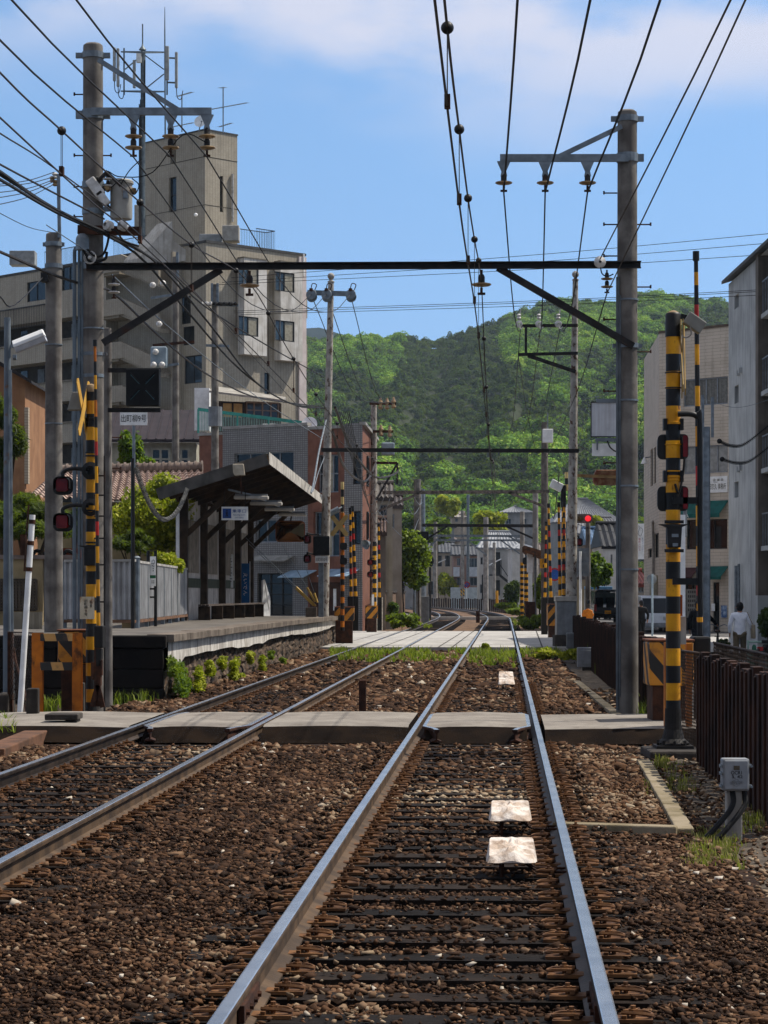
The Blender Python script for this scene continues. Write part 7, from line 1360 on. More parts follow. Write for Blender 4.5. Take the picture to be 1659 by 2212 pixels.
for i in (0,.35,.62,.85,1): q = ta.lerp(tb,i); m = MB(); m.bar(q,V((q.x,q.y,zt+.02)),.08,.08); m.build('post',teal,t3)
c = P(668,916,109); t_ = thing('satellite_dish','small white satellite dish at the right end of the turquoise railing','satellite dish',c-UP*.4); MB()._lathe(c,[(.01,.1),(.22,.06),(.38,0),(.22,.03),(.01,.06)],16,V((.1,1,-.4)).normalized(),0,None).build('dish',m_('white'),t_,True); m = MB(); m.tube([c+V((0,.1,0)),c-UP*.5],.03,5); m.build('stand',m_('galv'),t_)
for xa,xb in ((566,596),(600,630)): c = P((xa+xb)/2,914,112); m = MB(); m.bx(c.x-.33,c.x+.33,112,112.3,zt-.2,zt+.4); tag(m.build('air_conditioner',m_('white'),bevel=.03),'white air conditioner unit on the roof terrace, %s of two' % ('left' if xa < 600 else 'right'),'air conditioner')
# ---------------------------------------------------------------- right: concrete block, cream building
t_ = thing('concrete_block','tall pale concrete apartment building at the right picture edge','building',(13.4,84,-.3)); WK = Wall((13.4,90),(13.4,83.0)); cm_ = mat('pale_fairface_concrete','aeb1b0','989b9a',.8,.85,.15,20,streak='4f5251',stk=.55); rs = []
kx = lambda q: 1350+q*.1953; ky = lambda q: 648+q*.1953
for q in ((1211,-60,1258,90),(1212,945,1257,1140),(1210,2010,1257,2185)): rs.append(WK.rect(kx(q[0]),ky(q[1]),kx(q[2]),ky(q[3])))
rs.append(WK.rect(1350+1208*.1953,1026+1185*.1953,1350+1250*.1953,1026+1345*.1953)); m = MB(); WK.face(m,-.35,13.7,rs,.3); m.add([(13.4,90,13.7),(13.4,60,13.7),(24,60,13.7),(24,90,13.7)],[(0,3,2,1) if False else (0,1,2,3)]); m.add([(24,90,-.35),(13.4,90,-.35),(13.4,90,13.7),(24,90,13.7)],[(0,1,2,3)]); m.build('wall',cm_,t_)
for r in rs: WK.window(t_,r,.25,1,dkf,GL[0],.04)
m = MB(); m.bx(13.32,13.7,82.4,83.0,1.6,13.9); m.build('brown_pier',mat('brown_concrete','6e665d','5b544c',1.5,.85,streak='3d3831'),t_)
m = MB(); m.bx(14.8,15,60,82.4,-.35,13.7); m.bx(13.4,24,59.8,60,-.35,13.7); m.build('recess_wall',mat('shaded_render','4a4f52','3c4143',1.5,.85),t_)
for i in range(5):
 z = .6+2.75*i; m = MB(); m.bx(13.42,14.8,60,82.4,z-.16,z); m.build('balcony_slab',cm_,t_)
 if i:
  m = MB();
  for k in range(12): m.bar((13.46,82.2-k*.5,z),(13.46,82.2-k*.5,z+1.15),.03,.03)
  m.bar((13.46,82.3,z+1.15),(13.46,76,z+1.15),.05,.05); m.build('balcony_railing',m_('galv'),t_); MB().bx(13.6,14.0,81.2,82.1,z+.1,z+.8).build('air_conditioner',m_('white'),t_,bevel=.03); MB().bx(14.76,14.795,79,81.8,z,z+2.0).build('balcony_window',GL[0],t_)
m = MB(); m.prism([(13.15,60,13.72),(13.15,90.2,13.72),(15,90.2,14.3),(15,60,14.3)],UP*.12); m.build('roof_edge',mat('roof_coping','4b4a48','3a3937',3,.7),t_)
for px,py in ((1597,806),(1602,800),(1597,1014),(1602,1010)): s = WK.s_at(px); m = MB(); WK.box(m,s-.12,s+.12,WK.z_at(px,py)-.1,WK.z_at(px,py)+.1,0,.12); m.build('vent_cap',cm_,t_)
m = MB(); m.tube([WK.pt(WK.s_at(1597),-.3,.12),WK.pt(WK.s_at(1597),WK.z_at(1597,1222),.12)],.07,8); m.tube([WK.pt(WK.s_at(1603),-.3,.12),WK.pt(WK.s_at(1603),WK.z_at(1603,1218),.12)],.05,8); m.build('meter_pipe',m_('galv'),t_)
k0 = V((XX(1424,115),115,0)); k1 = k0+V((.69,-.72,0)).normalized()*6; WF = Wall(k0,k1); zF = 14.6; t_ = thing('cream_building','cream three storey building with green awnings right of the signal post','building',(k0.x,k0.y,-.3)); Q = WF.rect
fw_ = [Q(kx(645),ky(862),kx(1137),ky(1165)),Q(kx(650),ky(1610),kx(1137),ky(1915)),Q(1482,1122,1571,1186),Q(1480,1256,1508,1362),Q(1540,1258,1554,1368)]
m = MB(); WF.face(m,-.3,zF,fw_,.16); m.add([k0+UP*zF,k1+UP*zF,k1+UP*zF+V((6,6,0)),k0+UP*zF+V((6,6,0))],[(0,1,2,3)]); WW = Wall(k0+V((.052,1,0))*12.6,k0); zw = 10.0; ww = [WW.rect(1350+283*.1953,ky(1650),1350+308*.1953,ky(2060)),WW.rect(1350+318*.1953,ky(1630),1350+343*.1953,ky(2030)),WW.rect(1400,1185,1408,1205),WW.rect(1413,1152,1423,1205)]
WW.face(m,-.3,zw,ww,.15); m.add([k0+UP*10,k0+V((.66,12.6,10)),k0+V((.66,12.6,zF)),k0+UP*zF],[(3,2,1,0)]); m.build('wall',cream_tile,t_)
m = MB(); WF.box(m,-.02,6,zF,zF+.12,-.3,.05); m.build('roof_coping',mat('brown_cap','5d4f42','4a3f34',3,.7),t_); m = MB(); m.prism([WW.pt(2,zw,0),WW.pt(WW.L-.05,zw,0),WW.pt(WW.L-.05,zw+1.1,-.2),WW.pt(2,zw+.9,-.2)],-WW.n*.1); m.build('wing_parapet',mat('brown_fascia','4d3b33','3b2d27',3,.8),t_)
cur = mat('net_curtain','77756d','605f58',8,.4,streak='3a3935',stk=.6)
WF.window(t_,fw_[0],.12,4,alu,cur,.06); WF.window(t_,fw_[1],.12,4,alu,mat('frosted_panel','9a9a95','83837e',4,.4),.06); WF.window(t_,fw_[2],.14,3,dkf,GL[2],.05); WF.window(t_,fw_[3],.12,2,dkf,GL[2],.06,'shop_door'); WF.window(t_,fw_[4],.12,1,dkf,GL[2],.06,'shop_door')
for r in ww: WW.window(t_,r,.13,1,dkf,GL[0],.05)
green = mat('green_awning','0d5a52','0a4a44',3,.7)
def awning(xa,xb,y0,y1,mt,o=.7):
 a,b,za,zb = Q(xa,y0,xb,y1); m = MB(); hh = zb-za; m.prism([WF.pt(a,zb,.02),WF.pt(a,za+hh*.22,o),WF.pt(a,za,o),WF.pt(a,za,o-.03),WF.pt(a,za+.2*hh,o-.03),WF.pt(a,zb-.05,.0)],WF.d*(b-a)); return m.build('awning',mt,t_),(a,b,za,zb)
aw,q = awning(1484,1573,1082,1119,green); text('ZA','awning_lettering',m_('white'),WF.pt(q[0]+.5,q[2]+.1,.715),WF.d,UP,.35,.16,aw)
awning(1536,1573,1223,1252,green,.6); awning(1470,1508,1226,1252,mat('maroon_awning','4a2a2a','3b2121',3,.8),.5)
a,b,za,zb = Q(1531,1029,1572,1064); m = MB(); WF.box(m,a,b,za,zb,0,.06); sg_ = m.build('office_sign',m_('white'),t_); ink = mat('olive_ink','4d4526','3f391f',4,.7)
text('会 議 員','sign_lettering',ink,WF.pt((a+b)/2+.05,zb-(zb-za)*.22,.065),WF.d,UP,(b-a)*.55,(zb-za)*.16,sg_); text('田宗久 事務所','sign_lettering',ink,WF.pt((a+b)/2,za+(zb-za)*.38,.065),WF.d,UP,(b-a)*.9,(zb-za)*.38,sg_); text('むねひさ','sign_small_lettering',ink,WF.pt((a+b)/2-.1,za+(zb-za)*.64,.065),WF.d,UP,(b-a)*.22,(zb-za)*.08,sg_)
m = MB(); WF.box(m,Q(1484,1,1506,2)[0],Q(1484,1,1506,2)[1],.5,1.9,.02,.05); pp = m.build('poster_board',mat('poster_pale','8f8a80','7a766d',3,.7),t_)
m = MB(); s0 = Q(1487,1,1505,2)
for i in range(5):
 for j in range(4): u0 = s0[0]+(s0[1]-s0[0])*(j+.1)/4; WF.box(m,u0,u0+(s0[1]-s0[0])*.17,1.7-.22*i,1.83-.22*i,.051,.056)
m.build('photo_prints',mat('print_dark','4d4a45','3b3935',9,.7),pp)
for ya,yb2,mt in ((1304,1320,'white'),(1308,1334,'white')): s0 = Q(1538,1,1545,2) if ya == 1304 else Q(1559,1,1571,2); m = MB(); WF.box(m,s0[0],s0[1],ZY(yb2,112),ZY(ya,112),.02,.05); m.build('door_notice',m_('white') if ya == 1304 else mat('blue_notice','9db0c4','3b5a86',6,.7),t_)
m = MB(); m.tube(spline([WW.pt(WW.L-3.2,4.9,.1),WW.pt(WW.L-2.4,5.3,.15),WW.pt(WW.L-2.6,5.2,.15),WW.pt(WW.L-3.0,4.2,.1),WW.pt(WW.L-3.0,0,.1)]),.07,6); m.build('flue_pipe',m_('conc_light'),t_); m = MB(); WW.box(m,WW.L-2.2,WW.L-1.0,1.2,2.6,.0,.35); m.build('meter_box',mat('meter_cream','a19a84','8a8470',3,.6),t_,bevel=.03)
# ---------------------------------------------------------------- left: orange house, tiled house, garden walls
Yq = 75; t_ = thing('orange_house','orange-brown rendered house with a dark sloping eave at the left edge','house',(XX(20,Yq),Yq,-.3)); m = MB(); a = XX(-60,Yq); b = XX(54,Yq); m.prism([(a,Yq,-.3),(b,Yq,-.3),(b,Yq,ZY(815,Yq)),(XX(0,Yq),Yq,ZY(785,Yq)),(a,Yq,ZY(750,Yq))],(0,6,0)); m.build('wall',mat('orange_render','977050','855f42',1.5,.9,.15,30,streak='5a3826',stk=.3),t_)
m = MB(); m.prism([P(-60,744,Yq-.4),P(68,822,Yq-.4),P(68,828,Yq-.4),P(-60,756,Yq-.4)],(0,7,0)); m.build('roof',mat('dark_roof','2b2625','1f1b1a',3,.7),t_); m = MB(); m.bx(XX(53,Yq),XX(61,Yq),Yq-.02,Yq+.3,ZY(1045,Yq),ZY(880,Yq)); m.build('brick_corner',tile_mat('pale_brick','b0a08a','a3937d','8a7c68',.3,.09,.012),t_); m = MB(); m.ball(P(-8,1,Yq),.01,4,4)
Yq = 66; t_ = thing('tiled_roof_house','low house with a pale pinkish pantile roof behind the corrugated fence','house',P(250,1200,Yq)); m = MB(); A0,A1,B0,B1 = P(118,1023,Yq+4.6),P(436,1016,Yq+4.6),P(62,1074,Yq),P(470,1096,Yq); nu,nv = 24*5,13; rows = []
for j in range(nv+1):
 for dd in (0,1):
  for i in range(nu+1):
   f = (j+dd*.98)/(nv+1); p = A0.lerp(A1,i/nu).lerp(B0.lerp(B1,i/nu),f); w_ = math.sin(i/5*2*PI); rows.append(p+UP*(.045*w_+(.05 if dd else 0)-.0))
m.add(rows,[(r*(nu+1)+i,(r+1)*(nu+1)+i,(r+1)*(nu+1)+i+1,r*(nu+1)+i+1) for r in range(2*nv+1) for i in range(nu)]); m.build('roof',mat('pink_pantile','b09a8c','8b7568',4,.8,.2,20,streak='5d4e45',stk=.4),t_,True)
m = MB(); m.tube([A0+UP*.1,A1+UP*.1],.16,10)
for i in range(24): q = A0.lerp(A1,i/23); m.tube([q+UP*.1-V((.03,0,0)),q+UP*.1+V((.03,0,0))],.2,10)
m.build('ridge_tiles',mat('ridge_tile','7d6e64','63564d',4,.8),t_,True); m = MB(); m.bx(XX(80,Yq+.6),XX(430,Yq+.6),Yq+.7,Yq+8,-.3,ZY(1085,Yq+.7)); m.build('wall',mat('beige_wall','9c8a68','857554',2,.9),t_)
Yq = 58; t_ = thing('rusty_shed_roof','rust-red curved sheet roof low behind the left poles','shed',P(130,1330,Yq)); m = MB(); pts = [P(72,1206,Yq),P(90,1190,Yq),P(125,1183,Yq),P(168,1185,Yq),P(168,1206,Yq)]; m.prism(pts,(0,3,0)); m.build('roof',mat('red_rust_sheet','8a4630','6b3423',3,.8,streak='4d2518'),t_); MB().bx(XX(76,Yq),XX(166,Yq),Yq+.1,Yq+2.9,-.3,ZY(1206,Yq)).build('wall',mat('shed_dark','5d5346','4a4238',3,.85),t_)
m = MB()
for xa in (82,148): m.tube(spline([P(xa-14,1205,Yq-.1),P(xa-4,1190,Yq-.1),P(xa+12,1196,Yq-.1),P(xa+20,1206,Yq-.1)]),.05,6)
m.build('arched_trim',m_('steel_dark'),t_)
Yq = 52; t_ = thing('garden_wall','beige garden wall with brown lattice screen left of the plain concrete pole','wall',P(40,1360,Yq)); MB().bx(XX(-60,Yq),XX(92,Yq),Yq,Yq+.15,-.3,ZY(1208,Yq)).build('wall',mat('beige_wall','9c8a68','857554',2,.9),t_); MB().bx(XX(-60,Yq),XX(170,Yq),Yq-.1,Yq+.3,ZY(1208,Yq)+.002,ZY(1199,Yq)).build('tile_cap',mat('ridge_tile','7d6e64','63564d',4,.8),t_)
m = MB(); x0,x1,z0,z1 = XX(-20,Yq),XX(80,Yq),ZY(1318,Yq),ZY(1252,Yq)
for i in range(15): q = x0+(x1-x0)*i/14; m.bx(q-.03,q+.03,Yq-.16,Yq-.12,z0,z1)
for i in range(11): q = z0+(z1-z0)*i/10; m.bx(x0,x1,Yq-.12,Yq-.09,q-.02,q+.02)
m.build('lattice_screen',mat('lattice_brown','4a4136','3a332a',4,.8),t_); m = MB(); m.bx(XX(16,46),XX(90,46),46,46.1,-.3,ZY(1322,46)); tag(m.build('board_fence',mat('weathered_boards','8c8371','736b5b',2,.9,streak='4d4639',stk=.6)),'weathered pale board fence behind the chain-link panel','fence')
# ================================================================ distant houses
def pantile(m,a,b,c,d,n,rows,amp,mi=0):
 """wavy tile surface between top edge a-b and bottom edge d-c"""
 k = n*4; vs = []
 for j in range(rows+1):
  for i in range(k+1): f = j/rows; p = a.lerp(b,i/k).lerp(d.lerp(c,i/k),f); vs.append(p+UP*(amp*math.sin(i/4*2*PI)+(amp*.6 if j % 2 else 0)))
 m.add(vs,[(j*(k+1)+i,(j+1)*(k+1)+i,(j+1)*(k+1)+i+1,j*(k+1)+i+1) for j in range(rows) for i in range(k)],mi)
def house(lb,x0,x1,ye,yb,Y,depth,wall_c,roof_c,ridge_y,wins=(),over=4,hip=0,name='house',glass=None,slate=True,base=None,group=None):
 a,b = XX(x0,Y),XX(x1,Y); ze = ZY(ye,Y); zb = -.3 if base is None else base; t_ = thing(name,lb,'house',((a+b)/2,Y,zb),group); W = Wall((a,Y),(b,Y)); rs = [W.rect(*q[:4]) for q in wins]; m = MB(); W.face(m,zb,ze,rs,.15)
 m.add([(b,Y,zb),(b,Y+depth,zb),(b,Y+depth,ze),(b,Y,ze),(a,Y+depth,zb),(a,Y,zb),(a,Y,ze),(a,Y+depth,ze)],[(0,1,2,3),(4,5,6,7)]); m.build('wall',mat('w_'+wall_c[0]+wall_c[1],wall_c[0],wall_c[1],.8,.85,streak=wall_c[2] if len(wall_c) > 2 else '6b655b',stk=.3),t_)
 for r,q in zip(rs,wins): W.window(t_,r,.12,q[4] if len(q) > 4 else 2,alu,glass or GL[0],.07)
 o = over*Y/F; zr = ZY(ridge_y,Y+depth/2); A0,A1 = V((a-o+hip,Y+depth/2,zr)),V((b+o-hip,Y+depth/2,zr)); B0,B1 = V((a-o,Y-o,ze)),V((b+o,Y-o,ze)); C0,C1 = V((a-o,Y+depth+o,ze)),V((b+o,Y+depth+o,ze))
 m = MB(); n = max(4,int((b-a)/.45))
 pantile(m,A0,A1,B1,B0,n,max(3,int((zr-ze)/.25)),.06)
 m.add([A1,A0,C0,C1],[(0,1,2,3)]); m.add([A0,B0,C0,A1,C1,B1],[(0,2,1) if hip else (0,2,1),(3,5,4)]); m.prism([B0,B1,B1-UP*.18,B0-UP*.18],(0,.1,0)); m.build('roof',mat('r_'+roof_c[0],roof_c[0],roof_c[1],1.5,.55 if slate else .8,.1),t_)
 m = MB(); m.tube([A0+UP*.06,A1+UP*.06],.14,8); m.build('ridge',mat('r_'+roof_c[0],roof_c[0],roof_c[1],1.5,.55),t_)
 return t_,W
wh = ('c9c6be','b5b1a8','807a70'); bg_ = ('b9ab98','a49784','7a6f60'); gr = ('8d8f8e','7a7c7b','5c5d5c'); sil = ('8f9296','75787c'); dk = ('4b4d50','3a3c3f'); br = ('6e625a','5a5049')
hx = lambda q: 864+q*.1953; hy = lambda q: 972+q*.1953
t_,W = house('white two storey house with a black outside stair and silver tiled roof',hx(880),hx(1325),hy(1080),hy(1660),300,8,wh,sil,hy(905),((hx(890),hy(1185),hx(918),hy(1268),1),(hx(1300),hy(1205),hx(1330),hy(1245),1),(hx(885),hy(1485),hx(912),hy(1585),1)),6,1.5)
bk = m_('black'); Yh = 299.5; m = MB(); m.bx(XX(hx(1055),Yh),XX(hx(1108),Yh),Yh,Yh+.3,ZY(hy(1385),Yh),ZY(hy(1130),Yh)); m.build('black_door',bk,t_); m = MB(); m.bar(P(hx(910),hy(1385),Yh-1),P(hx(1110),hy(1385),Yh-1),1.2,.2); m.bar(P(hx(1105),hy(1388),Yh-.8),P(hx(1220),hy(1480),Yh-.8),.9,.3)
for i in range(14): q = P(hx(970)+i*2.6,hy(1385),Yh-1.5) if i < 7 else P(hx(1060)+(i-7)*2.0,hy(1385),Yh-1.5); m.bar(q,q+UP*2.0,.06,.06)
m.bar(P(hx(965),hy(1265),Yh-1.5),P(hx(1110),hy(1265),Yh-1.5),.1,.1); m.bar(P(hx(1108),hy(1270),Yh-1.5),P(hx(1222),hy(1440),Yh-1.5),.1,.1); m.bar(P(hx(915),hy(1385),Yh-1.5),P(hx(915),hy(1660),Yh-1.5),.25,.25)
m.build('outside_stair',bk,t_); m = MB(); m.bx(XX(hx(1050),Yh),XX(hx(1105),Yh),Yh,Yh+.2,ZY(hy(1610),Yh),ZY(hy(1440),Yh)); m.build('lower_door',bk,t_); m = MB(); m.tube([P(hx(1262),hy(1130),Yh),P(hx(1262),hy(1470),Yh)],.1,6); m.build('drain_pipe',m_('white'),t_)
house('cream house with two dark upper windows left of the bend',hx(295),hx(588),hy(1130),hy(1640),365,9,bg_,dk,hy(1025),((hx(412),hy(1165),hx(465),hy(1290),1),(hx(497),hy(1165),hx(555),hy(1290),1),(hx(310),hy(1450),hx(370),hy(1600),1)),5,0)
t_,W = house('pinkish apartment house with white balconies and glazed doors between the two far houses',hx(592),hx(862),hy(1160),hy(1640),352,9,('9a7f72','84695d','6b564b'),dk,hy(1060),((hx(630),hy(1195),hx(668),hy(1280),2),(hx(752),hy(1195),hx(855),hy(1300),3),(hx(630),hy(1410),hx(680),hy(1500),2),(hx(740),hy(1410),hx(855),hy(1500),3)),4,0,glass=GL[1])
for xa,xb in ((594,660),(748,862)): m = MB(); m.bx(XX(hx(xa),350.5),XX(hx(xb),350.5),350.5,351.9,ZY(hy(1400),350.5),ZY(hy(1295),350.5)); m.build('balcony',mat('white_balcony','c9ced3','b3b9bf',3,.6),t_)
house('house with a pale roof on the slope left of the yellow-green trees',hx(575),hx(740),hy(742),hy(840),420,10,bg_,('9a938a','857e76'),hy(688),((hx(610),hy(760),hx(640),hy(795),2),),5,3,base=5)
house('long house with grey roof on the slope above the white house',hx(1115),hx(1480),hy(690),hy(900),400,14,gr,('77797c','626467'),hy(625),((hx(1170),hy(760),hx(1230),hy(820),2),(hx(1330),hy(760),hx(1400),hy(820),2)),5,3,base=5)
house('dark roofed low house behind the stout hedge pole',hx(420),hx(600),hy(850),hy(960),380,10,gr,dk,hy(800),(),5,2,base=5)
house('grey house with tiled roof behind the hedge pole',hx(40),hx(285),hy(1080),hy(1300),300,10,gr,('85827d','6f6c68'),hy(985),((hx(110),hy(1150),hx(150),hy(1230),1),),5,1)
house('brown tiled small house in the gap behind the cream house',hx(440),hx(640),hy(1010),hy(1100),392,9,bg_,('7d7068','665a53'),hy(955),(),5,1)
house('grey house with a tiled hip roof right of the white house',hx(1240),hx(1490),hy(1090),hy(1400),260,9,wh,sil,hy(1000),((hx(1380),hy(1150),hx(1420),hy(1220),1),),5,2)
# right side, along the street
rx_ = lambda q: 1107+q*.1953; ry_ = lambda q: 918+q*.1953
house('huge grey-roofed hall far behind the traffic light',1196,1345,1128,1200,330,26,gr,('6e7073','5d5f62'),1078,(),3,4,base=2)
house('second long grey roof below the hall roof',1240,1345,1152,1210,290,12,gr,('6a6a6c','575759'),1118,(),3,1,base=2)
house('small house with blue glazed tiles right of the rusty pole',1268,1316,1176,1262,170,8,('7d6b58','6a5a49'),('4f6a86','3d5570'),1142,(),2,0)
house('white house with black gable roof behind the right portal pole',1302,1350,1180,1252,150,8,wh,('1b1c1f','121315'),1132,((1319,1198,1323,1232,1),),3,0)
house('beige sided low shed behind the white sign pole',rx_(690),rx_(850),ry_(1680),ry_(2090),160,6,('b3a385','9c8d70','7a6d55'),br,ry_(1640),(),2,0)
house('low brown roofed shop at the end of the street',1290,1352,1262,1330,168,8,('8d8270','776d5d','5c5446'),('7d4a35','683c2b'),1240,((1300,1266,1312,1284,2),),3,0)
house('red roofed shop right of the big pole',1376,1400,1262,1340,135,8,('8f877b','7b7368'),('6b2f24','56251c'),1234,((1378,1264,1392,1280,2),),3,0)
house('small tiled house with a dark roof behind the crowded pole',838,868,1092,1180,135,6,('a59a8c','8d8375'),('4d4440','3d3532'),1072,((842,1110,852,1140,1),),4,0)
house('ochre rendered house right of the terracotta building',811,833,1150,1345,118,6,('8c8377','766d62','5a5148'),('5d4a40','4a3a32'),1122,(),3,0)
house('white annexe above the crowded pole brackets',815,848,1075,1150,122,5,('b5ae9e','9c9584'),('5d5650','4a4540'),1045,((820,1090,836,1118,2),),3,0)
# fill the town further out so other viewpoints also see roofs
rg = random.Random(5); cols = [wh,bg_,gr,('a39a8c','8c8376'),('94877b','7d7166')]; rf = [sil,dk,br,('7d7f82','686a6d'),('6a5a50','584a42')]; nd = ['first','second','third','fourth','fifth','sixth','seventh','eighth','ninth','tenth','eleventh','twelfth','thirteenth','fourteenth']
for i in range(5):
 x0 = 872+i*62+rg.uniform(-8,8); Y = rg.uniform(390,460); h = rg.uniform(5,8); w_ = rg.uniform(7,11)*F/Y; ye = YH-(h-1.62)*F/Y-rg.uniform(4,14); house('%s %s house among the roofs at the foot of the hill, from the left' % (nd[i],['white','beige','grey','sandy','brown'][i % 5]),x0,x0+w_,ye,1290,Y,9,cols[i % 5],rf[(i*3) % 5],ye-2.2*F/Y,((x0+w_*.2,ye+5,x0+w_*.4,ye+14,2),(x0+w_*.6,ye+5,x0+w_*.8,ye+14,2)),3,1,base=-.3,group='houses at the foot of the hill')
# walls and fences along the far tracks
m = MB(); a,b = hx(900) ,0
t_ = thing('block_wall','stained pale block wall along the left of the far tracks','wall',(XX(842,112),112,-.3)); W = Wall((XX(834,109),109),(XX(836,111.5),111.5)); pa,pb = V((TLX(108)-2.3,108,0)),V((TLX(150)-2.6,150,0)); W = Wall(pa,pb); m = MB(); W.box(m,0,12,-.3,1.5,-.15,0); m.build('wall',tile_mat('stained_block','a49d90','8b8477','5d564b',.4,.2,.015,.85,.5,'4a3d30'),t_); m = MB(); W.box(m,12.02,42,-.3,1.75,-.15,0); m.build('brown_wall',mat('brown_board_wall','77604d','5a4838',1.2,.9,streak='382c22',stk=.6),t_); m = MB(); W.box(m,-.05,42,1.755,1.85,-.2,.06) if False else W.box(m,12,42,1.755,1.85,-.2,.06); m.build('wall_cap',m_('conc_dark'),t_)
t_ = thing('picket_fence','row of short dark upright posts forming a fence along the outside of the far bend','fence',P(1020,1310,225)); n = 42
for i in range(n): Y = 212+125*i/(n-1); x = TRX(Y)+2.95; m = MB(); m.bx(x-.09,x+.09,Y-.08,Y+.08,-.3,1.15+.06*math.sin(i*1.9)); m.build('upright',ft,t_)
m = MB(); m.bx(XX(hx(560),343),XX(hx(862),343),343,343.3,-.3,ZY(hy(1520),343)); tag(m.build('white_wall',mat('pale_blue_wall','b9c2c4','a3adb0',2,.8)),'low white wall before the pinkish apartment house','wall')
t_ = thing('no_parking_sign','round blue no-parking sign with red rim on a thin pole by the far bend','road sign',P(1008,1310,339)); c = P(1008,hy(1492),339); MB()._lathe(c,[(.5,0),(.5,.03),(.01,.031)],16,V((0,-1,0)),0,None).build('red_rim',m_('red'),t_); MB()._lathe(c+V((0,-.04,0)),[(.32,0),(.32,.01),(.01,.011)],16,V((0,-1,0)),0,None).build('blue_disc',blue,t_); m = MB(); m.bar(c+V((-.24,-.06,.24)),c+V((.24,-.06,-.24)),.09,.01,0,(0,1,0)); m.build('red_bar',m_('red'),t_); m = MB(); m.tube([c,V((c.x,339,-.3))],.05,6); m.build('pole',m_('white'),t_)
c = P(1275,0,88); t_ = thing('no_parking_sign','round blue no-parking sign half hidden among the banded barrier arms','road sign',P(1198,1340,105)); c = P(1198,1241,105); MB()._lathe(c,[(.3,0),(.3,.03),(.01,.031)],16,V((0,-1,0)),0,None).build('red_rim',m_('red'),t_); MB()._lathe(c+V((0,-.04,0)),[(.23,0),(.23,.01),(.01,.011)],16,V((0,-1,0)),0,None).build('blue_disc',blue,t_); m = MB(); m.tube([c,V((c.x,105,-.3))],.03,6); m.build('pole',m_('galv'),t_)
for px,ya,yb2,lb in ((1056,1213,1298,'slanting white lamp arm before the white house'),(936,1212,1308,'slanting white lamp arm before the cream house')):
 Yl = 290 if px > 1000 else 355; t_ = thing('street_lamp',lb,'street lamp',P(px,yb2,Yl)); m = MB(); m.tube([P(px,yb2,Yl),P(px,ya+6,Yl)],.07,6); m.build('pole',m_('galv'),t_); m = MB(); m.bar(P(px,ya+8,Yl),P(px+27,ya-6 if px > 1000 else ya-4,Yl),.16,.14); m.build('lamp_arm',m_('white'),t_)
m = MB(); m.tube([P(1074,1310,215),P(1073,1276,215)],.13,8); tag(m.build('marker_post',m_('yellow')),'short yellow marker post left of the clipped bush','post')
# ================================================================ hills and forest
RIDGE = [(200,700),(560,735),(660,740),(765,728),(847,734),(868,724),(912,730),(941,733),(976,722),(1014,708),(1058,697),(1093,686),(1134,676),(1168,660),(1211,652),(1260,652),(1305,660),(1345,656),(1385,640),(1430,634),(1480,646),(1530,650),(1580,660),(1700,690),(2100,800)]
def ridge(x):
 for (a,b),(c,d) in zip(RIDGE,RIDGE[1:]):
  if a <= x <= c: return b+(d-b)*(x-a)/(c-a)
 return RIDGE[0][1] if x < RIDGE[0][0] else RIDGE[-1][1]
YA,YB,YC = 480,1250,1900
def hill_z(x,Y):
 top = (YH-ridge(x)-14)*YB/F+1.62; f = (Y-YA)/(YB-YA); wob = 7*math.sin(x*.021+Y*.004)*f*(1-min(1,f))*4*.6+5*math.sin(x*.05-Y*.011)*f*(1-min(1,f))*3
 if f <= 1: return max(-.4,top*max(0,f)*(.9+.1*f)+wob)
 return top-(Y-YB)*.05
m = MB(); xs_ = list(range(180,2120,40)); yy = [YA+ (YC-YA)*i/40 for i in range(41)]
m.add([(XX(x,Y),Y,hill_z(x,Y)) for Y in yy for x in xs_],[(j*len(xs_)+i,j*len(xs_)+i+1,(j+1)*len(xs_)+i+1,(j+1)*len(xs_)+i) for j in range(40) for i in range(len(xs_)-1)]); tag(m.build('hills',mat('forest_floor','2a3316','1f2610',.05,.95),origin=(0,0,0)),kind='structure')
m = MB(); m.add([(XX(x,3200),3200,(YH-y)*3200/F) for x,y in ((-400,760),(300,730),(560,712),(640,708),(690,705),(720,714),(760,728),(900,760),(1500,900))]+[(XX(x,3200),3200,-40) for x in (-400,300,560,640,690,720,760,900,1500)]+[(XX(x,3600),3600,-40) for x in (-400,300,560,640,690,720,760,900,1500)],[(i,i+1,10+i,9+i) for i in range(8)]+[(9+i,10+i,19+i,18+i) for i in range(8)]+[(i+1,i,18+i,19+i) for i in range(8)]); hh = m
tag(m.build('hills',mat('far_forest','3d5230','2c3d25',.012,.95,.6,.03),origin=(0,0,0)),kind='structure')
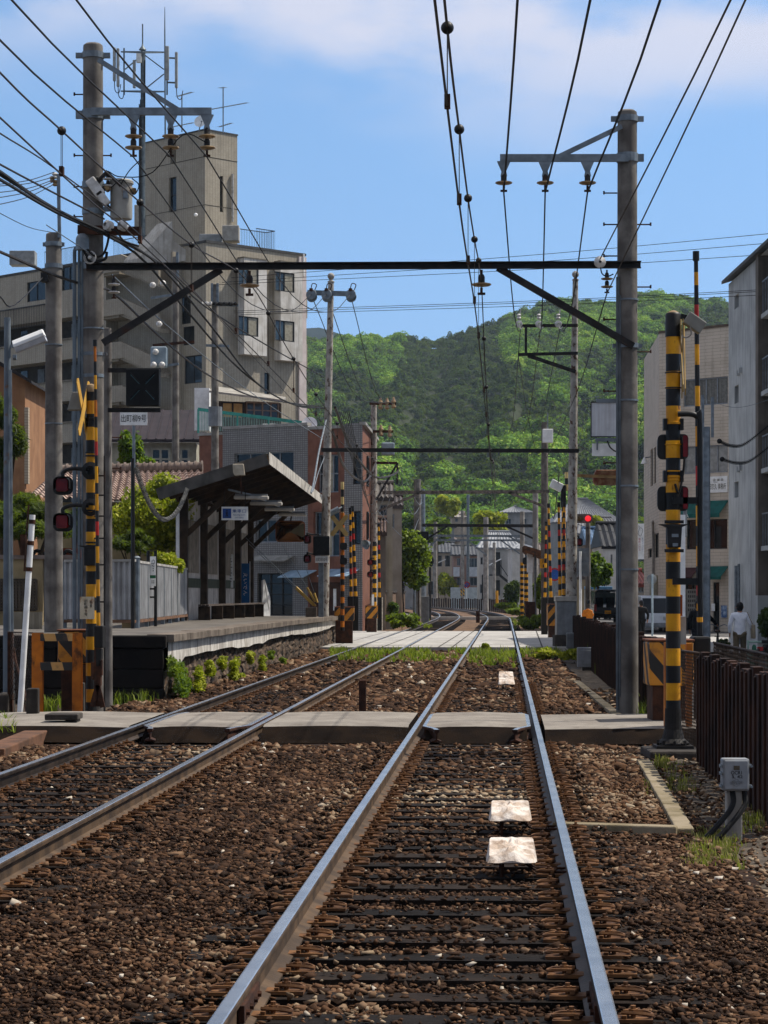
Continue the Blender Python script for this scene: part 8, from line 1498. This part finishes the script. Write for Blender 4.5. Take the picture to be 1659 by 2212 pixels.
# crowns: lumpy leafy domes with rough facets; seven shapes reused over the slope
def crown_shape(seed,cone=False):
 g = np.random.default_rng(seed); vs,fs = [],[]
 if cone:
  n = 220; t = g.random(n); a = g.random(n)*2*PI; r = (1-t)**.6*.7*(.75+.4*g.random(n)); c = np.stack([np.cos(a)*r,np.sin(a)*r,t*1.7-.3],1); sz = .17*(1-.4*t)
 else:
  nb = 9; bc = g.normal(size=(nb,3)); bc /= np.linalg.norm(bc,axis=1,keepdims=True); bc[:,2] = np.abs(bc[:,2])*.8-.1; bc *= .55; br_ = .38+.2*g.random(nb)
  n = 620; k = g.integers(0,nb,n); d = g.normal(size=(n,3)); d /= np.linalg.norm(d,axis=1,keepdims=True); d[:,2] = np.where(d[:,2] < -.2,-d[:,2],d[:,2]); c = bc[k]+d*br_[k][:,None]*(.8+.3*g.random((n,1))); sz = .05+.065*g.random(n)
 nrm = c-np.array([0,0,.0 if not cone else c[:,2].mean()]); nrm /= np.linalg.norm(nrm,axis=1,keepdims=True)+1e-6; nrm = nrm+g.normal(0,.55,(n,3)); nrm[:,2] += .3; nrm /= np.linalg.norm(nrm,axis=1,keepdims=True)
 h = g.normal(size=(n,3)); a1 = np.cross(nrm,h); a1 /= np.linalg.norm(a1,axis=1,keepdims=True); a2 = np.cross(nrm,a1); s = np.asarray(sz)[:,None]
 v = np.stack([c+a1*s,c+a2*s*.9+nrm*s*.25,c-a1*s*1.1,c-a2*s+nrm*s*.2],1).reshape(-1,3); f = np.arange(4*n).reshape(-1,4)
 bm = MB().ball((0,0,.12 if not cone else .6),.78 if not cone else .4,8,6,0,(1,1,.8) if not cone else (1.2,1.2,1.7)); bv = np.array(bm.v); bf = np.array([q if len(q) == 4 else (q[0],q[1],q[2],q[2]) for q in bm.f])
 return v,f,bv,bf
shp = [crown_shape(i) for i in range(6)]; shc = [crown_shape(20+i,True) for i in range(3)]
def forest(name,pts,mt):
 VS,FS,TS = [],[],[]; o = 0
 for x,y,z,r,tn,kd in pts:
  v,f,bv,bf = (shc if kd == 2 else shp)[int(RNG.integers(0,3 if kd == 2 else 6))]; a = RNG.random()*2*PI; c,s = math.cos(a),math.sin(a); sc = np.array([r,r,r*(1 if kd == 2 else .85+.3*RNG.random())])
  q = v*sc; q = np.stack([q[:,0]*c-q[:,1]*s+x,q[:,0]*s+q[:,1]*c+y,q[:,2]+z],1); VS.append(q); FS.append(f+o); o += len(q); TS.append(np.clip(tn+.16*RNG.normal(size=len(f)),0,1))
 return tag(np_mesh(name,np.concatenate(VS),np.concatenate(FS),mt,None,np.concatenate(TS)),kind='stuff')
pts = []
Y = YA-10
while Y < YB+25:
 x = 430.0
 while x < 1720:
  st = 5.4*F/Y
  xx = x+RNG.uniform(-.4,.4)*st; yy_ = Y+RNG.uniform(-4,4); f = (yy_-YA)/(YB-YA)
  scr = YH-(hill_z(xx,yy_)-1.62)*F/yy_
  con = vnoise(np.array([xx*1.0]),np.array([scr*1.0]),70,9)[0]; con = con+.55*math.exp(-((xx-960)/130)**2-((scr-800)/120)**2)+.45*math.exp(-((xx-1010)/110)**2-((scr-985)/75)**2)+.4*math.exp(-((xx-1180)/90)**2-((scr-1010)/60)**2); kd = con > .72
  if 560 < xx < 1640 or RNG.random() < .5:
   kd = 0 if not kd else 2 if RNG.random() < .22 else 1; r = RNG.uniform(2.8,5.6)*(.66 if kd else 1); tn = (RNG.uniform(0,.12) if kd else RNG.uniform(.2,.72)+.6*(vnoise(np.array([xx]),np.array([scr*1.5]),60,4)[0]-.5)); pts.append((XX(xx,yy_),yy_,hill_z(xx,yy_)+r*.5,r,tn,kd))
  x += st
 Y += 7.5
fm = tint_mat('forest_leaves',[(0,'0e1b14'),(.15,'1c331a'),(.4,'4a7322'),(.65,'68932b'),(.85,'88ac36'),(1,'a5b450')],.8,.28)
forest('forest',pts,fm)
print('TREES',len(pts))
# ================================================================ trees and shrubs
def shrub(lb,px,py,Y,rx,ry,n,leaves,size,kind,zb=None,cat='shrub',name='shrub',br=.45,group=None,trunk=.06,low=-.6,rd=None):
 c = P(px,py,Y); s = Y/F; r = (rx*s,(rd or rx)*s,ry*s); return tree(name,lb,cat,c,r,n,leaves,size,kind,zb if zb is not None else c.z-r[2]*.95,group,trunk,5,br,low)
shrub('tall pine at the left picture edge with layered needle tufts',8,940,62,62,88,22,12000,.06,'pine',-.3,'tree','pine_tree',.28,None,.14,-.9)
shrub('clipped pine hedge mass left of the plain concrete pole',70,1122,57,115,66,34,16000,.055,'pine',-.3,'shrub','pine_shrub',.26,None,.1,-.9)
shrub('dark green bush behind the banded left post',160,1140,60,30,38,7,1600,.07,'dark',-.3)
shrub('broad yellow-green bush behind the corrugated fence',335,1110,63.5,92,84,44,17000,.06,'yellow',-.3,br=.4,low=-1)
shrub('low sprawling pine below the yellow-green bush',285,1172,58,48,30,10,2400,.06,'pine',-.3,'shrub','pine_shrub',.35)
shrub('small yellow maple shrub above the fence beside the shelter',366,1212,57.5,34,30,8,1500,.06,'yellow',-.3)
shrub('upright bright green tree beside the sign pole',287,1000,76,30,62,13,3200,.09,'mid',-.3,'tree','garden_tree',.42)
shrub('rounded green bush left of the brown house windows',318,1012,78,30,26,7,1200,.09,'mid',-.3)
shrub('large bright green tree right of the terracotta building',872,1205,138,48,74,22,9000,.13,'bright',-.3,'tree','garden_tree',.42)
shrub('round green bush under the stout hedge pole',905,1240,146,24,42,10,2200,.16,'mid',-.3)
shrub('ivy bush hanging over the stained block wall',850,1318,122,16,14,5,700,.1,'mid',-.3)
shrub('yellow-green tree before the cream house',962,1262,352,26,30,8,1800,.3,'yellow',-.3,'tree','garden_tree')
shrub('clipped dark bush right of the yellow marker post',1107,1282,205,19,23,9,2600,.16,'dark',-.3,br=.5)
shrub('tall green shrub behind the banded arms',1166,1275,132,18,48,9,1800,.14,'bright',-.3)
shrub('dark green round tree right of the sign back',1294,1232,138,24,40,10,2400,.15,'mid',-.3,'tree','garden_tree')
shrub('grey-green bush by the low roofed shop',1306,1252,142,14,14,5,600,.13,'dark',-.3)
shrub('pale yellow-green tree before the blue tiled roof',1290,1132,250,24,16,8,1000,.25,'yellow',0,'tree','garden_tree')
shrub('big yellow-green tree above the white house roof',1052,1130,330,42,30,14,2600,.35,'yellow',0,'tree','garden_tree')
shrub('olive tree above the cream house roof',946,1150,340,34,34,12,2200,.35,'bright',0,'tree','garden_tree')
shrub('green tree left of the stout hedge pole top',885,1140,330,30,30,10,1800,.35,'mid',0,'tree','garden_tree')
shrub('orange-green tree on the slope beside the pale roof',968,1095,420,26,24,9,1300,.4,'yellow',5,'tree','garden_tree')
shrub('small bush at the foot of the pale concrete building',1562,1396,66,11,20,6,800,.05,'dark',-.33)
shrub('dark leafy plant at the right picture edge',1662,1345,62,20,42,8,1600,.06,'dark',-.33)
for i,(px,py,Y,rx,ry,k,lb) in enumerate(((1240,1415,62,34,16,'yellow','leafy yellow-green weed patch before the far dark fence'),(1180,1412,63,34,12,'yellow','low yellow-green weed patch right of the right rail'),(1280,1412,58,16,30,'mid','tall weeds round the lineside box'),(1152,1342,118,34,22,'bright','weedy clump beside the rails beyond the road'),(868,1340,112,34,22,'bright','flowering weeds beside the stained block wall'),(1092,1309,205,24,7,'bright','bright weeds along the dark posts of the bend'),(1126,1318,165,30,12,'bright','weeds by the rusty shelter plinth'),(1050,1398,70,8,7,'yellow','single weed tuft between the rails before the road'))): shrub(lb,px,py,Y,rx,ry,9,900,.05*Y/60+.01,k,None,'weeds','weed_patch',.4,None,.01)
# grass
gm_near = tint_mat('grass_blade',[(0,'3f4d14'),(.5,'6b7d22'),(1,'9aa040')],.7,.35)
def gpts(n,x0,x1,y0,y1,z,jit=1): return [tuple(gp(random.uniform(x0,x1),random.uniform(y0,y1),z)) for _ in range(n)]
gl = gpts(60,60,120,1535,1552,-.18)+gpts(40,130,185,1505,1530,-.18)+gpts(35,85,150,1495,1515,-.18)+gpts(30,-5,30,1575,1600,-.18)+gpts(50,235,350,1505,1524,-.2)
tag(grass('grass',gl,.26,gm_near,bl=7,lean=.7,wid=.007),kind='stuff')
gr = gpts(60,1383,1440,1530,1562,-.2)+gpts(25,1290,1330,1440,1462,-.2)
tag(grass('grass',gr,.3,gm_near,bl=6,lean=.4,wid=.008),kind='stuff')
g2_ = gpts(130,1490,1600,1800,1880,-.2)+gpts(60,1400,1500,1650,1720,-.2)+gpts(50,1600,1659,1720,1800,-.2)+gpts(20,1420,1440,1640,1660,-.2)
tag(grass('grass',g2_,.075,tint_mat('dry_grass',[(0,'4f4c1e'),(.5,'77733a'),(1,'9a8f5a')],.8,.3),bl=8,lean=.5,wid=.004),kind='stuff')
gf = gpts(650,725,1270,1411.5,1426,-.2)+gpts(260,735,1130,1420,1436,-.2)+gpts(160,830,930,1338,1358,-.2)+gpts(120,1105,1195,1338,1360,-.2)+gpts(200,715,745,1395,1432,-.2)+gpts(40,1000,1130,1425,1450,-.2)
tag(grass('grass',[q for q in gf if vnoise(np.array([q[0]]),np.array([q[1]*.3]),.9,6)[0] > .4 and not 71.8 < q[1] < 104.2 and min(abs(abs(q[0]-TRX(q[1]))-.75),abs(abs(q[0]-TLX(q[1]))-.75)) > .12],.26,gm_near,bl=7,lean=.6,wid=.018),kind='stuff')
# ================================================================ people
skin_m = mat('skin','b58468','a87659',8,.6); hair_m = mat('black_hair','100e0d','1a1715',30,.5,.4,80)
def skin_mesh(name,nodes,edges,mt,parent,sub=2):
 me = bpy.data.meshes.new(name); o = WL[parent]; me.from_pydata([Vector(n[0])-o for n in nodes],edges,[]); ob = link(name,me,parent,o); ob.modifiers.new('skin','SKIN'); sv = me.skin_vertices[0].data
 for v,n in zip(sv,nodes): v.radius = n[1] if isinstance(n[1],tuple) else (n[1],n[1]); v.use_root = False
 sv[0].use_root = True; s = ob.modifiers.new('sub','SUBSURF'); s.levels = s.render_levels = sub; me.materials.append(mt); return ob
def person(lb,x,y,z0,H,rz,top_m,leg_m,stride=.12,lhand=(-.30,.02,.86),rhand=(.30,.02,.86),shoe='white_sole',socks=None,long=False):
 """figure facing +Y before turning by rz; hands are given in body space (right, forward, up) for a 1.7 m height"""
 t_ = thing('person',lb,'person',(x,y,z0)); k = H/1.7; c,s_ = math.cos(rz),math.sin(rz)
 def W_(a,b,z): return V((x+(a*c-b*s_)*k,y+(a*s_+b*c)*k,z0+z*k))
 def arm(sd,h): sh_,hh = V((sd*.185,0,1.38)),Vector(h); e = (sh_+hh)/2+V((sd*.05,-.08,-.02)); return sh_,e,hh
 nodes = [(W_(0,0,.93),.12),(W_(0,0,1.12),(.125,.1)),(W_(0,0,1.33),(.15,.1)),(W_(0,.01,1.45),.055),(W_(0,.03,1.54),(.07,.085)),(W_(0,.03,1.63),(.075,.09))]; ed = [(0,1),(1,2),(2,3),(3,4),(4,5)]
 for sd in (-1,1):
  f = stride*sd; b = len(nodes); nodes += [(W_(sd*.09,0,.86),.085),(W_(sd*.1,f*.5+.02,.48),.058),(W_(sd*.1,f-.03,.09),.04),(W_(sd*.11,f+.1,.035),.035)]; ed += [(0,b),(b,b+1),(b+1,b+2),(b+2,b+3)]
  a1,a2,a3 = arm(sd,lhand if sd < 0 else rhand); b = len(nodes); d = (a3-a2).normalized(); nodes += [(W_(*a1),.05),(W_(*a2),.038),(W_(*a3),.026),(W_(*(a3+d*.07)),(.036,.02))]; ed += [(2,b),(b,b+1),(b+1,b+2),(b+2,b+3)]
  for q in range(5):
   off = V((0,(q-1.5)*.018 if q < 4 else .045,0)); l = (.06,.075,.08,.07,.045)[q]; p0 = a3+d*(.09 if q < 4 else .04)+off; p1 = p0+d*l*.6+V((-sd*.012,0,0)); e = len(nodes); nodes += [(W_(*p0),.009),(W_(*p1),.008)]; ed += [(b+3,e),(e,e+1)]
 skin_mesh('body',nodes,ed,skin_m,t_)
 hd = W_(0,.03,1.6); ry = lambda a,b,z: V(((a*c-b*s_)*k,(a*s_+b*c)*k,z*k))
 m = MB(); m.ball(hd+ry(0,-.015,.035),.108*k,14,10,0,(.95,1.05,1.05)); m.ball(hd+ry(0,-.05,-.03),.09*k,12,8,0,(1,.8,1)); m.build('hair',hair_m,t_,True)
 m = MB()
 for sd in (-1,1): m.ball(hd+ry(sd*.035,.1,0),.012*k,6,5)
 m.build('eyes',m_('black'),t_); m = MB(); m.ball(hd+ry(0,.115,-.03),.018*k,6,5); m.bar(hd+ry(-.025,.1,-.075),hd+ry(.025,.1,-.075),.012,.008)
 for sd in (-1,1): m.ball(hd+ry(sd*.1,.01,-.01),.03*k,6,5,0,(.4,.7,1.1))
 m.build('face_details',skin_m,t_)
 lo = .58 if long else .84
 nodes = [(W_(0,-.01,1.0),(.17,.13)),(W_(0,-.01,lo),(.2,.15)),(W_(0,-.01,1.2),(.165,.125)),(W_(0,-.015,1.37),(.19,.135)),(W_(0,-.005,1.475),(.088,.085))]; ed = [(0,1),(0,2),(2,3),(3,4)]
 for sd in (-1,1): a1,a2,a3 = arm(sd,lhand if sd < 0 else rhand); b = len(nodes); nodes += [(W_(*a1),.085),(W_(*a2),.06),(W_(*(a2.lerp(a3,.88))),.05)]; ed += [(3,b),(b,b+1),(b+1,b+2)]
 skin_mesh('shirt',nodes,ed,top_m,t_)
 nodes = [(W_(0,0,.93),.135)]; ed = []
 for sd in (-1,1): f = stride*sd; b = len(nodes); nodes += [(W_(sd*.095,0,.84),.105),(W_(sd*.1,f*.5+.02,.48),.085),(W_(sd*.1,f-.02,.13),.078)]; ed += [(0,b),(b,b+1),(b+1,b+2)]
 skin_mesh('trousers',nodes,ed,leg_m,t_)
 for sd in (-1,1):
  f = stride*sd; m = MB(); q = W_(sd*.105,f+.04,.04); m.ball(q,.05*k,10,6,0,(1.0,2.6,.9)); m.build('shoe',m_('black'),t_,True)
  if socks: m = MB(); m.tube([W_(sd*.1,f-.03,.06),W_(sd*.1,f-.02,.14)],.045,8); m.build('sock',m_('white'),t_)
 return t_,W_
Yp = 64; xp = XX(1598,Yp); t_,W_ = person('person seen from behind in a loose white shirt and olive trousers carrying a tote bag',xp,Yp,-.33,1.71,-.12,mat('white_shirt','f2f3f5','d9dce2',6,.85,.4,14),mat('olive_trousers','6b5d48','58503f',5,.85),.1,(-.27,.06,.86),(.32,.12,.98),socks=True)
c = W_(.34,0,.92); bg = thing('tote_bag','beige tote bag hanging from the shoulder of the person in white','bag',c-UP*.2); m = MB(); m.prism([c+V((-.03,-.16,.2)),c+V((-.03,.16,.2)),c+V((-.02,.18,-.18)),c+V((-.02,-.18,-.18))],(.09,0,0)); m.build('bag_body',mat('tote_canvas','9a8d76','857963',5,.9),bg,bevel=.02); m = MB(); m.tube(spline([c+V((0,-.1,.2)),W_(.2,-.04,1.46),c+V((0,.1,.2))]),.012,5); m.build('strap',mat('tote_canvas','9a8d76','857963',5,.9),bg)
Yp = 69; navy = mat('navy_coat','14161c','0e1014',5,.85); person('person in a dark coat seen from behind pushing a bicycle',XX(1508,Yp),Yp,-.33,1.74,-.2,navy,mat('navy_trousers','171a24','10131b',5,.85),.14,(-.25,.08,.86),(.52,.42,1.02),long=True)
person('person in black mostly hidden behind the right portal pole',XX(1385.5,100),100,-.33,1.68,.3,mat('black_top','121213','0b0b0c',5,.85),mat('black_trousers','101012','0a0a0b',5,.85),.1)
# bicycle
def wheel(t_,c,r,d,name='wheel',tw=.018):
 c = Vector(c); pts = [c+d*(math.cos(a*PI/12)*r)+UP*(math.sin(a*PI/12)*r) for a in range(25)]; w_ = MB(); w_.tube(pts,tw,6); w_ = w_.build(name,m_('black'),t_,True); m = MB()
 for a in range(10): m.tube([c,c+d*(math.cos(a*PI/5)*r)+UP*(math.sin(a*PI/5)*r)],.003,3)
 m.tube([p.lerp(c,.07) for p in pts],.008,5); m.build('spokes',m_('galv'),w_)
Yb = 68.6; x0 = XX(1549,Yb); d = V((.18,1,0)).normalized(); t_ = thing('bicycle','dark city bicycle with silver handlebar being pushed up the street','bicycle',(x0,Yb,-.33)); o = V((x0,Yb,-.33)); A_ = lambda f,z,s=0: o+d*f+UP*z+V((d.y,-d.x,0))*s
wheel(t_,A_(0,.33),.31,d); wheel(t_,A_(1.08,.33),.31,d); m = MB(); fm_ = m_('steel_dark')
for a,b in (((0,.33),(.42,.28)),((0,.33),(.32,.68)),((.42,.28),(.3,.82)),((.42,.28),(.9,.72)),((.34,.5),(.9,.78)),((.88,.9),(1.08,.33))): m.tube([A_(*a),A_(*b)],.018,6)
m.build('frame',fm_,t_); m = MB(); m.ball(A_(.28,.87),.12,10,6,0,(.8,1.2,.4)); m.build('saddle',mat('brown_saddle','4a3023','38241a',5,.6),t_,True); m = MB(); m.tube(spline([A_(.72,1.02,-.27),A_(.86,1.06,-.18),A_(.92,1.0,0),A_(.86,1.06,.18),A_(.72,1.02,.27)]),.014,6); m.tube([A_(.88,.8),A_(.92,1.0)],.014,6); m.build('handlebar',m_('galv'),t_)
m = MB(); m.tube([A_(math.cos(a*PI/8)*.36,.33+math.sin(a*PI/8)*.36) for a in range(0,9)],.022,6); m.build('mudguard',fm_,t_); MB().obx(A_(-.38,.5),(.035,0,0),(0,.02,0),(0,0,.04)).build('tail_reflector',m_('red'),t_); m = MB(); m.bar(A_(-.25,.72),A_(.2,.72),.14,.02); m.build('rear_rack',m_('black'),t_)
# ================================================================ vehicles
def wheels(t_,xs,ys,z,r=.27):
 for x in xs:
  for y in ys: w_ = MB(); w_._lathe((x,y,z+r),[(.01,-.08),(r*.95,-.08),(r,-.05),(r,.05),(r*.95,.08),(.01,.08)],16,V((1,0,0)),0,None); w_ = w_.build('wheel',m_('black'),t_,True); MB()._lathe((x,y,z+r),[(.01,-.085),(r*.6,-.084),(r*.6,.084),(.01,.085)],12,V((1,0,0)),0,None).build('rim',m_('galv'),w_)
Yv = 124; xa,xb = XX(1283,Yv),XX(1283,Yv)+1.47; z0 = .13; t_ = thing('parked_van','black boxy small van with its rear hatch open and a yellow plate','van',((xa+xb)/2,Yv,z0)); vb = mat('black_car_paint','131416','0c0d0f',3,.2,coat=.6); m = MB(); L_ = 3.2
m.prism([(xa,Yv+.05,z0+.25),(xa,Yv,z0+.5),(xa,Yv,z0+.82),(xa,Yv+L_,z0+.82),(xa,Yv+L_,z0+.25)],(xb-xa,0,0)); m.bx(xa+.04,xa+.1,Yv+.02,Yv+.3,z0+.82,z0+1.66); m.bx(xb-.1,xb-.04,Yv+.02,Yv+.3,z0+.82,z0+1.66); m.bx(xa+.05,xa+.08,Yv+.3,Yv+2.4,z0+.82,z0+1.1); m.bx(xb-.08,xb-.05,Yv+.3,Yv+2.4,z0+.82,z0+1.1); m.bx(xa+.04,xb-.04,Yv,Yv+2.3,z0+1.66,z0+1.72); m.bx(xa+.06,xa+.1,Yv+1.2,Yv+1.3,z0+1.1,z0+1.66); m.bx(xb-.1,xb-.06,Yv+1.2,Yv+1.3,z0+1.1,z0+1.66); m.build('body',vb,t_,bevel=.03)
for q in (0,1): MB().bx((xa+.052) if not q else xb-.062,(xa+.062) if not q else xb-.052,Yv+.3,Yv+2.4,z0+1.1,z0+1.66).build('side_window',GL[1],t_)
m = MB(); m.prism([(xa+.05,Yv-.02,z0+1.7),(xa+.05,Yv-1.0,z0+1.78),(xa+.05,Yv-1.05,z0+1.72),(xa+.05,Yv,z0+1.64)],(xb-xa-.1,0,0)); m.build('tailgate',vb,t_,bevel=.02); MB().bx(xa+.1,xb-.1,Yv+2.25,Yv+2.28,z0+.95,z0+1.62).build('windscreen',mat('bright_glass','8fb0b8','7a9aa2',3,.2),t_)
for i in range(2): MB().bx(xa+.2+.6*i,xa+.65+.6*i,Yv+1.5,Yv+1.65,z0+.8,z0+1.35).build('seat',mat('seat_grey','26282a','1d1f21',4,.9),t_,bevel=.05)
for q in (xa+.01,xb-.14): MB().bx(q,q+.13,Yv-.02,Yv,z0+.62,z0+.98).build('tail_light',mat('tail_red','8a1710','6d120c',4,.3),t_)
pl = MB().bx(xa+.58,xa+.91,Yv-.03,Yv-.01,z0+.48,z0+.65).build('number_plate',m_('yellow'),t_); text('48-66','plate_characters',m_('black'),(xa+.745,Yv-.034,z0+.55),(1,0,0),UP,.27,.08,pl)
MB().bx(xa-.22,xa-.05,Yv+1.9,Yv+2.0,z0+1.0,z0+1.2).build('door_mirror',vb,t_,bevel=.02); wheels(t_,(xa+.09,xb-.09),(Yv+.5,Yv+2.6),z0)
def white_van(lb,xa,Yv,z0,w_,roofload=False):
 t_ = thing('parked_van',lb,'van',(xa+w_/2,Yv,z0)); m = MB(); wm = mat('white_car_paint','c6cbd0','b6bcc2',3,.3,coat=.4); m.prism([(xa,Yv,z0+.25),(xa,Yv,z0+.85),(xa,Yv+.35,z0+1.75),(xa,Yv+3.1,z0+1.8),(xa,Yv+3.2,z0+.25)],(w_,0,0)); m.build('body',wm,t_,bevel=.04)
 W = V((0,.35,.9)).normalized(); n = V((0,-.9,.35)).normalized(); c = V((xa+w_/2,Yv+.17,z0+1.3))+n*.012; MB().obx(c,(w_*.44,0,0),W*.38,n*.004).build('windscreen',GL[0],t_)
 for q in (.06,w_-.26): MB().bx(xa+q,xa+q+.2,Yv-.02,Yv-.002,z0+.6,z0+.78).build('headlight',mat('lamp_clear','9fa6aa','858c90',5,.15),t_,bevel=.01)
 m = MB(); m.bx(xa+.02,xa+w_-.02,Yv-.04,Yv-.001,z0+.28,z0+.48); m.build('bumper',m_('grey_box'),t_,bevel=.02); wheels(t_,(xa+.09,xa+w_-.09),(Yv+.5,Yv+2.5),z0)
 if roofload: l = thing('roof_load','blue sheet-covered boards tied on the white van roof','load',(xa+w_/2,Yv+1.2,z0+1.8)); MB().bx(xa-.05,xa+w_+.05,Yv+.2,Yv+2.8,z0+1.82,z0+2.0).build('boards',mat('blue_sheet','6f9fc4','5a88ac',3,.6),l,bevel=.03)
white_van('white small van with blue boards on its roof beyond the black van',XX(1272,140),140,.13,1.4,True); white_van('white van nosing out beside the cream building',12.35,111,-.2,1.3)
# moped, cone, rails at the right edge
Ym = 58; xm = XX(1652,Ym); d = V((.5,-.87,0)).normalized(); d = V((.9,.44,0)); t_ = thing('moped','dark moped with a red tail lamp cut by the right picture edge','moped',(xm,Ym,-.33)); o = V((xm,Ym,-.33)); wheel(t_,o+UP*.28,.26,d,tw=.05); wheel(t_,o+d*1.15+UP*.28,.26,d,tw=.05); m = MB(); m.bar(o+d*.0+UP*.62,o+d*.75+UP*.6,.24,.2); m.bar(o+d*.1+UP*.4,o+d*1.0+UP*.4,.2,.22); m.bar(o+d*.95+UP*.4,o+d*.85+UP*.95,.3,.1); m.build('bodywork',m_('black'),t_,bevel=.04); m = MB(); m.tube([o+d*math.cos(a*PI/8)*.34+UP*(.28+math.sin(a*PI/8)*.34) for a in range(1,9)],.05,6); m.build('mudguard',m_('steel_dark'),t_)
m = MB(); m.bar(o-d*.02+UP*.78,o+d*.7+UP*.76,.26,.1); m.build('seat',m_('black'),t_,bevel=.03); MB().obx(o-d*.14+UP*.6,d*.04,V((-d.y,d.x,0))*.07,UP*.05).build('tail_lamp',m_('red'),t_)
Yc = 60; c = V((XX(1629,Yc),Yc,-.33)); t_ = thing('traffic_cone','faded green traffic cone by the railing at the right edge','cone',c); MB()._lathe(c,[(.15,.03),(.05,.62),(.03,.66)],14,UP,0,None).build('cone',mat('green_cone','1f5c44','184a37',4,.6),t_,True); MB().bx(c.x-.2,c.x+.2,Yc-.2,Yc+.2,-.33,-.295).build('base',m_('black'),t_)
t_ = thing('guard_railing','pale two-bar guard railing behind the green cone','railing',(XX(1640,61),61,-.33)); m = MB()
for z in (.02,.38): m.tube([(XX(1614,61),61,z),(XX(1700,61),61,z)],.028,6)
m.build('bars',mat('pale_green_rail','8fa597','7a9083',4,.6),t_)
for px in (1616,1656): m = MB(); m.tube([(XX(px,61),61,-.4),(XX(px,61),61,.42)],.03,6); m.build('post',mat('pale_green_rail','8fa597','7a9083',4,.6),t_)
Ys = 100; t_ = thing('traffic_mirror','round grey-backed traffic mirror on a pale pole at the street corner','traffic mirror',(XX(1409,Ys),Ys,-.33)); m = MB(); m.tube([(XX(1409,Ys),Ys,-.33),(XX(1409,Ys),Ys,ZY(1240,Ys))],.045,8); m.build('pole',mat('pale_blue_pole','9fb0ba','8899a4',4,.5),t_); MB()._lathe(P(1408,1251,Ys+.06),[(.01,-.03),(.15,-.02),(.22,.02),(.22,.06)],16,V((0,1,0)),0,None).build('mirror_back',m_('grey_box'),t_,True)
Ys = 112; t_ = thing('restaurant_sign','tall white shop sign with red vertical lettering right of the big pole','sign',P(1384,1208,Ys)); x0,x1,z0,z1 = XX(1377,Ys),XX(1391.5,Ys),ZY(1208,Ys),ZY(1131,Ys); MB().bx(x0,x1,Ys,Ys+.25,z0,z1).build('panel',m_('white'),t_); text('焼\n肉\nハ\nウ\nス', 'lettering', m_('red'), (x0+.1, Ys-.01, z0+.72), (1, 0, 0), UP, .1, .62, t_); text('炭\n火\nロ\nー\nス\nタ\nー', 'small_lettering',blue,(x1-.07,Ys-.01,z0+.7),(1,0,0),UP,.05,.7,t_)
m = MB(); cc = V(((x0+x1)/2-.02,Ys-.012,z1-.4)); m.tube([cc+V((math.cos(a)*.1*(1+.35*math.sin(a*2)),0,math.sin(a)*.2)) for a in [i*PI/8 for i in range(17)]],.008,4); m.tube([cc+V((-.05,0,.2)),cc+V((-.1,0,.3)),cc+V((-.02,0,.24))],.008,4); m.build('animal_outline',m_('black'),t_)
c = P(1392,995,120); t_ = thing('wall_lamp','small white cone lamp on the wing of the cream building','lamp',c); MB()._lathe(c,[(.2,-.16),(.1,.05),(.04,.16)],12,UP,0,None).build('shade',m_('white'),t_,True); m = MB(); m.tube([c+UP*.14,c+V((.35,0,.2))],.03,6); m.build('arm',m_('galv'),t_)
for i,(pts,lb) in enumerate(((((1554,953),(1580,963),(1610,958),(1665,915)),'upper coiled cable bundle sweeping to the right picture edge'),(((1560,992),(1590,1000),(1620,995),(1668,960)),'lower coiled cable bundle sweeping to the right picture edge'))):
 cen = spline([P(a,b,62) for a,b in pts],14); m = MB(); m.tube(cen,.014,5); hel = []
 for j in range(len(cen)*6-6): f_ = j/6; k = int(f_); q = cen[k].lerp(cen[min(k+1,len(cen)-1)],f_-k); hel.append(q+V((math.cos(j*1.05)*.03,0,math.sin(j*1.05)*.045)))
 m.tube(hel,.006,3); m.ball(cen[0],.07,8,6); tag(m.build('coiled_cable',m_('black_wire')),lb,'cable','coiled cables at the right edge')
wire([P(1520,862,62),P(1597,880,62),P(1700,850,62)],.008,'thin pale service wire from the blue-grey pole to the right edge','galv')
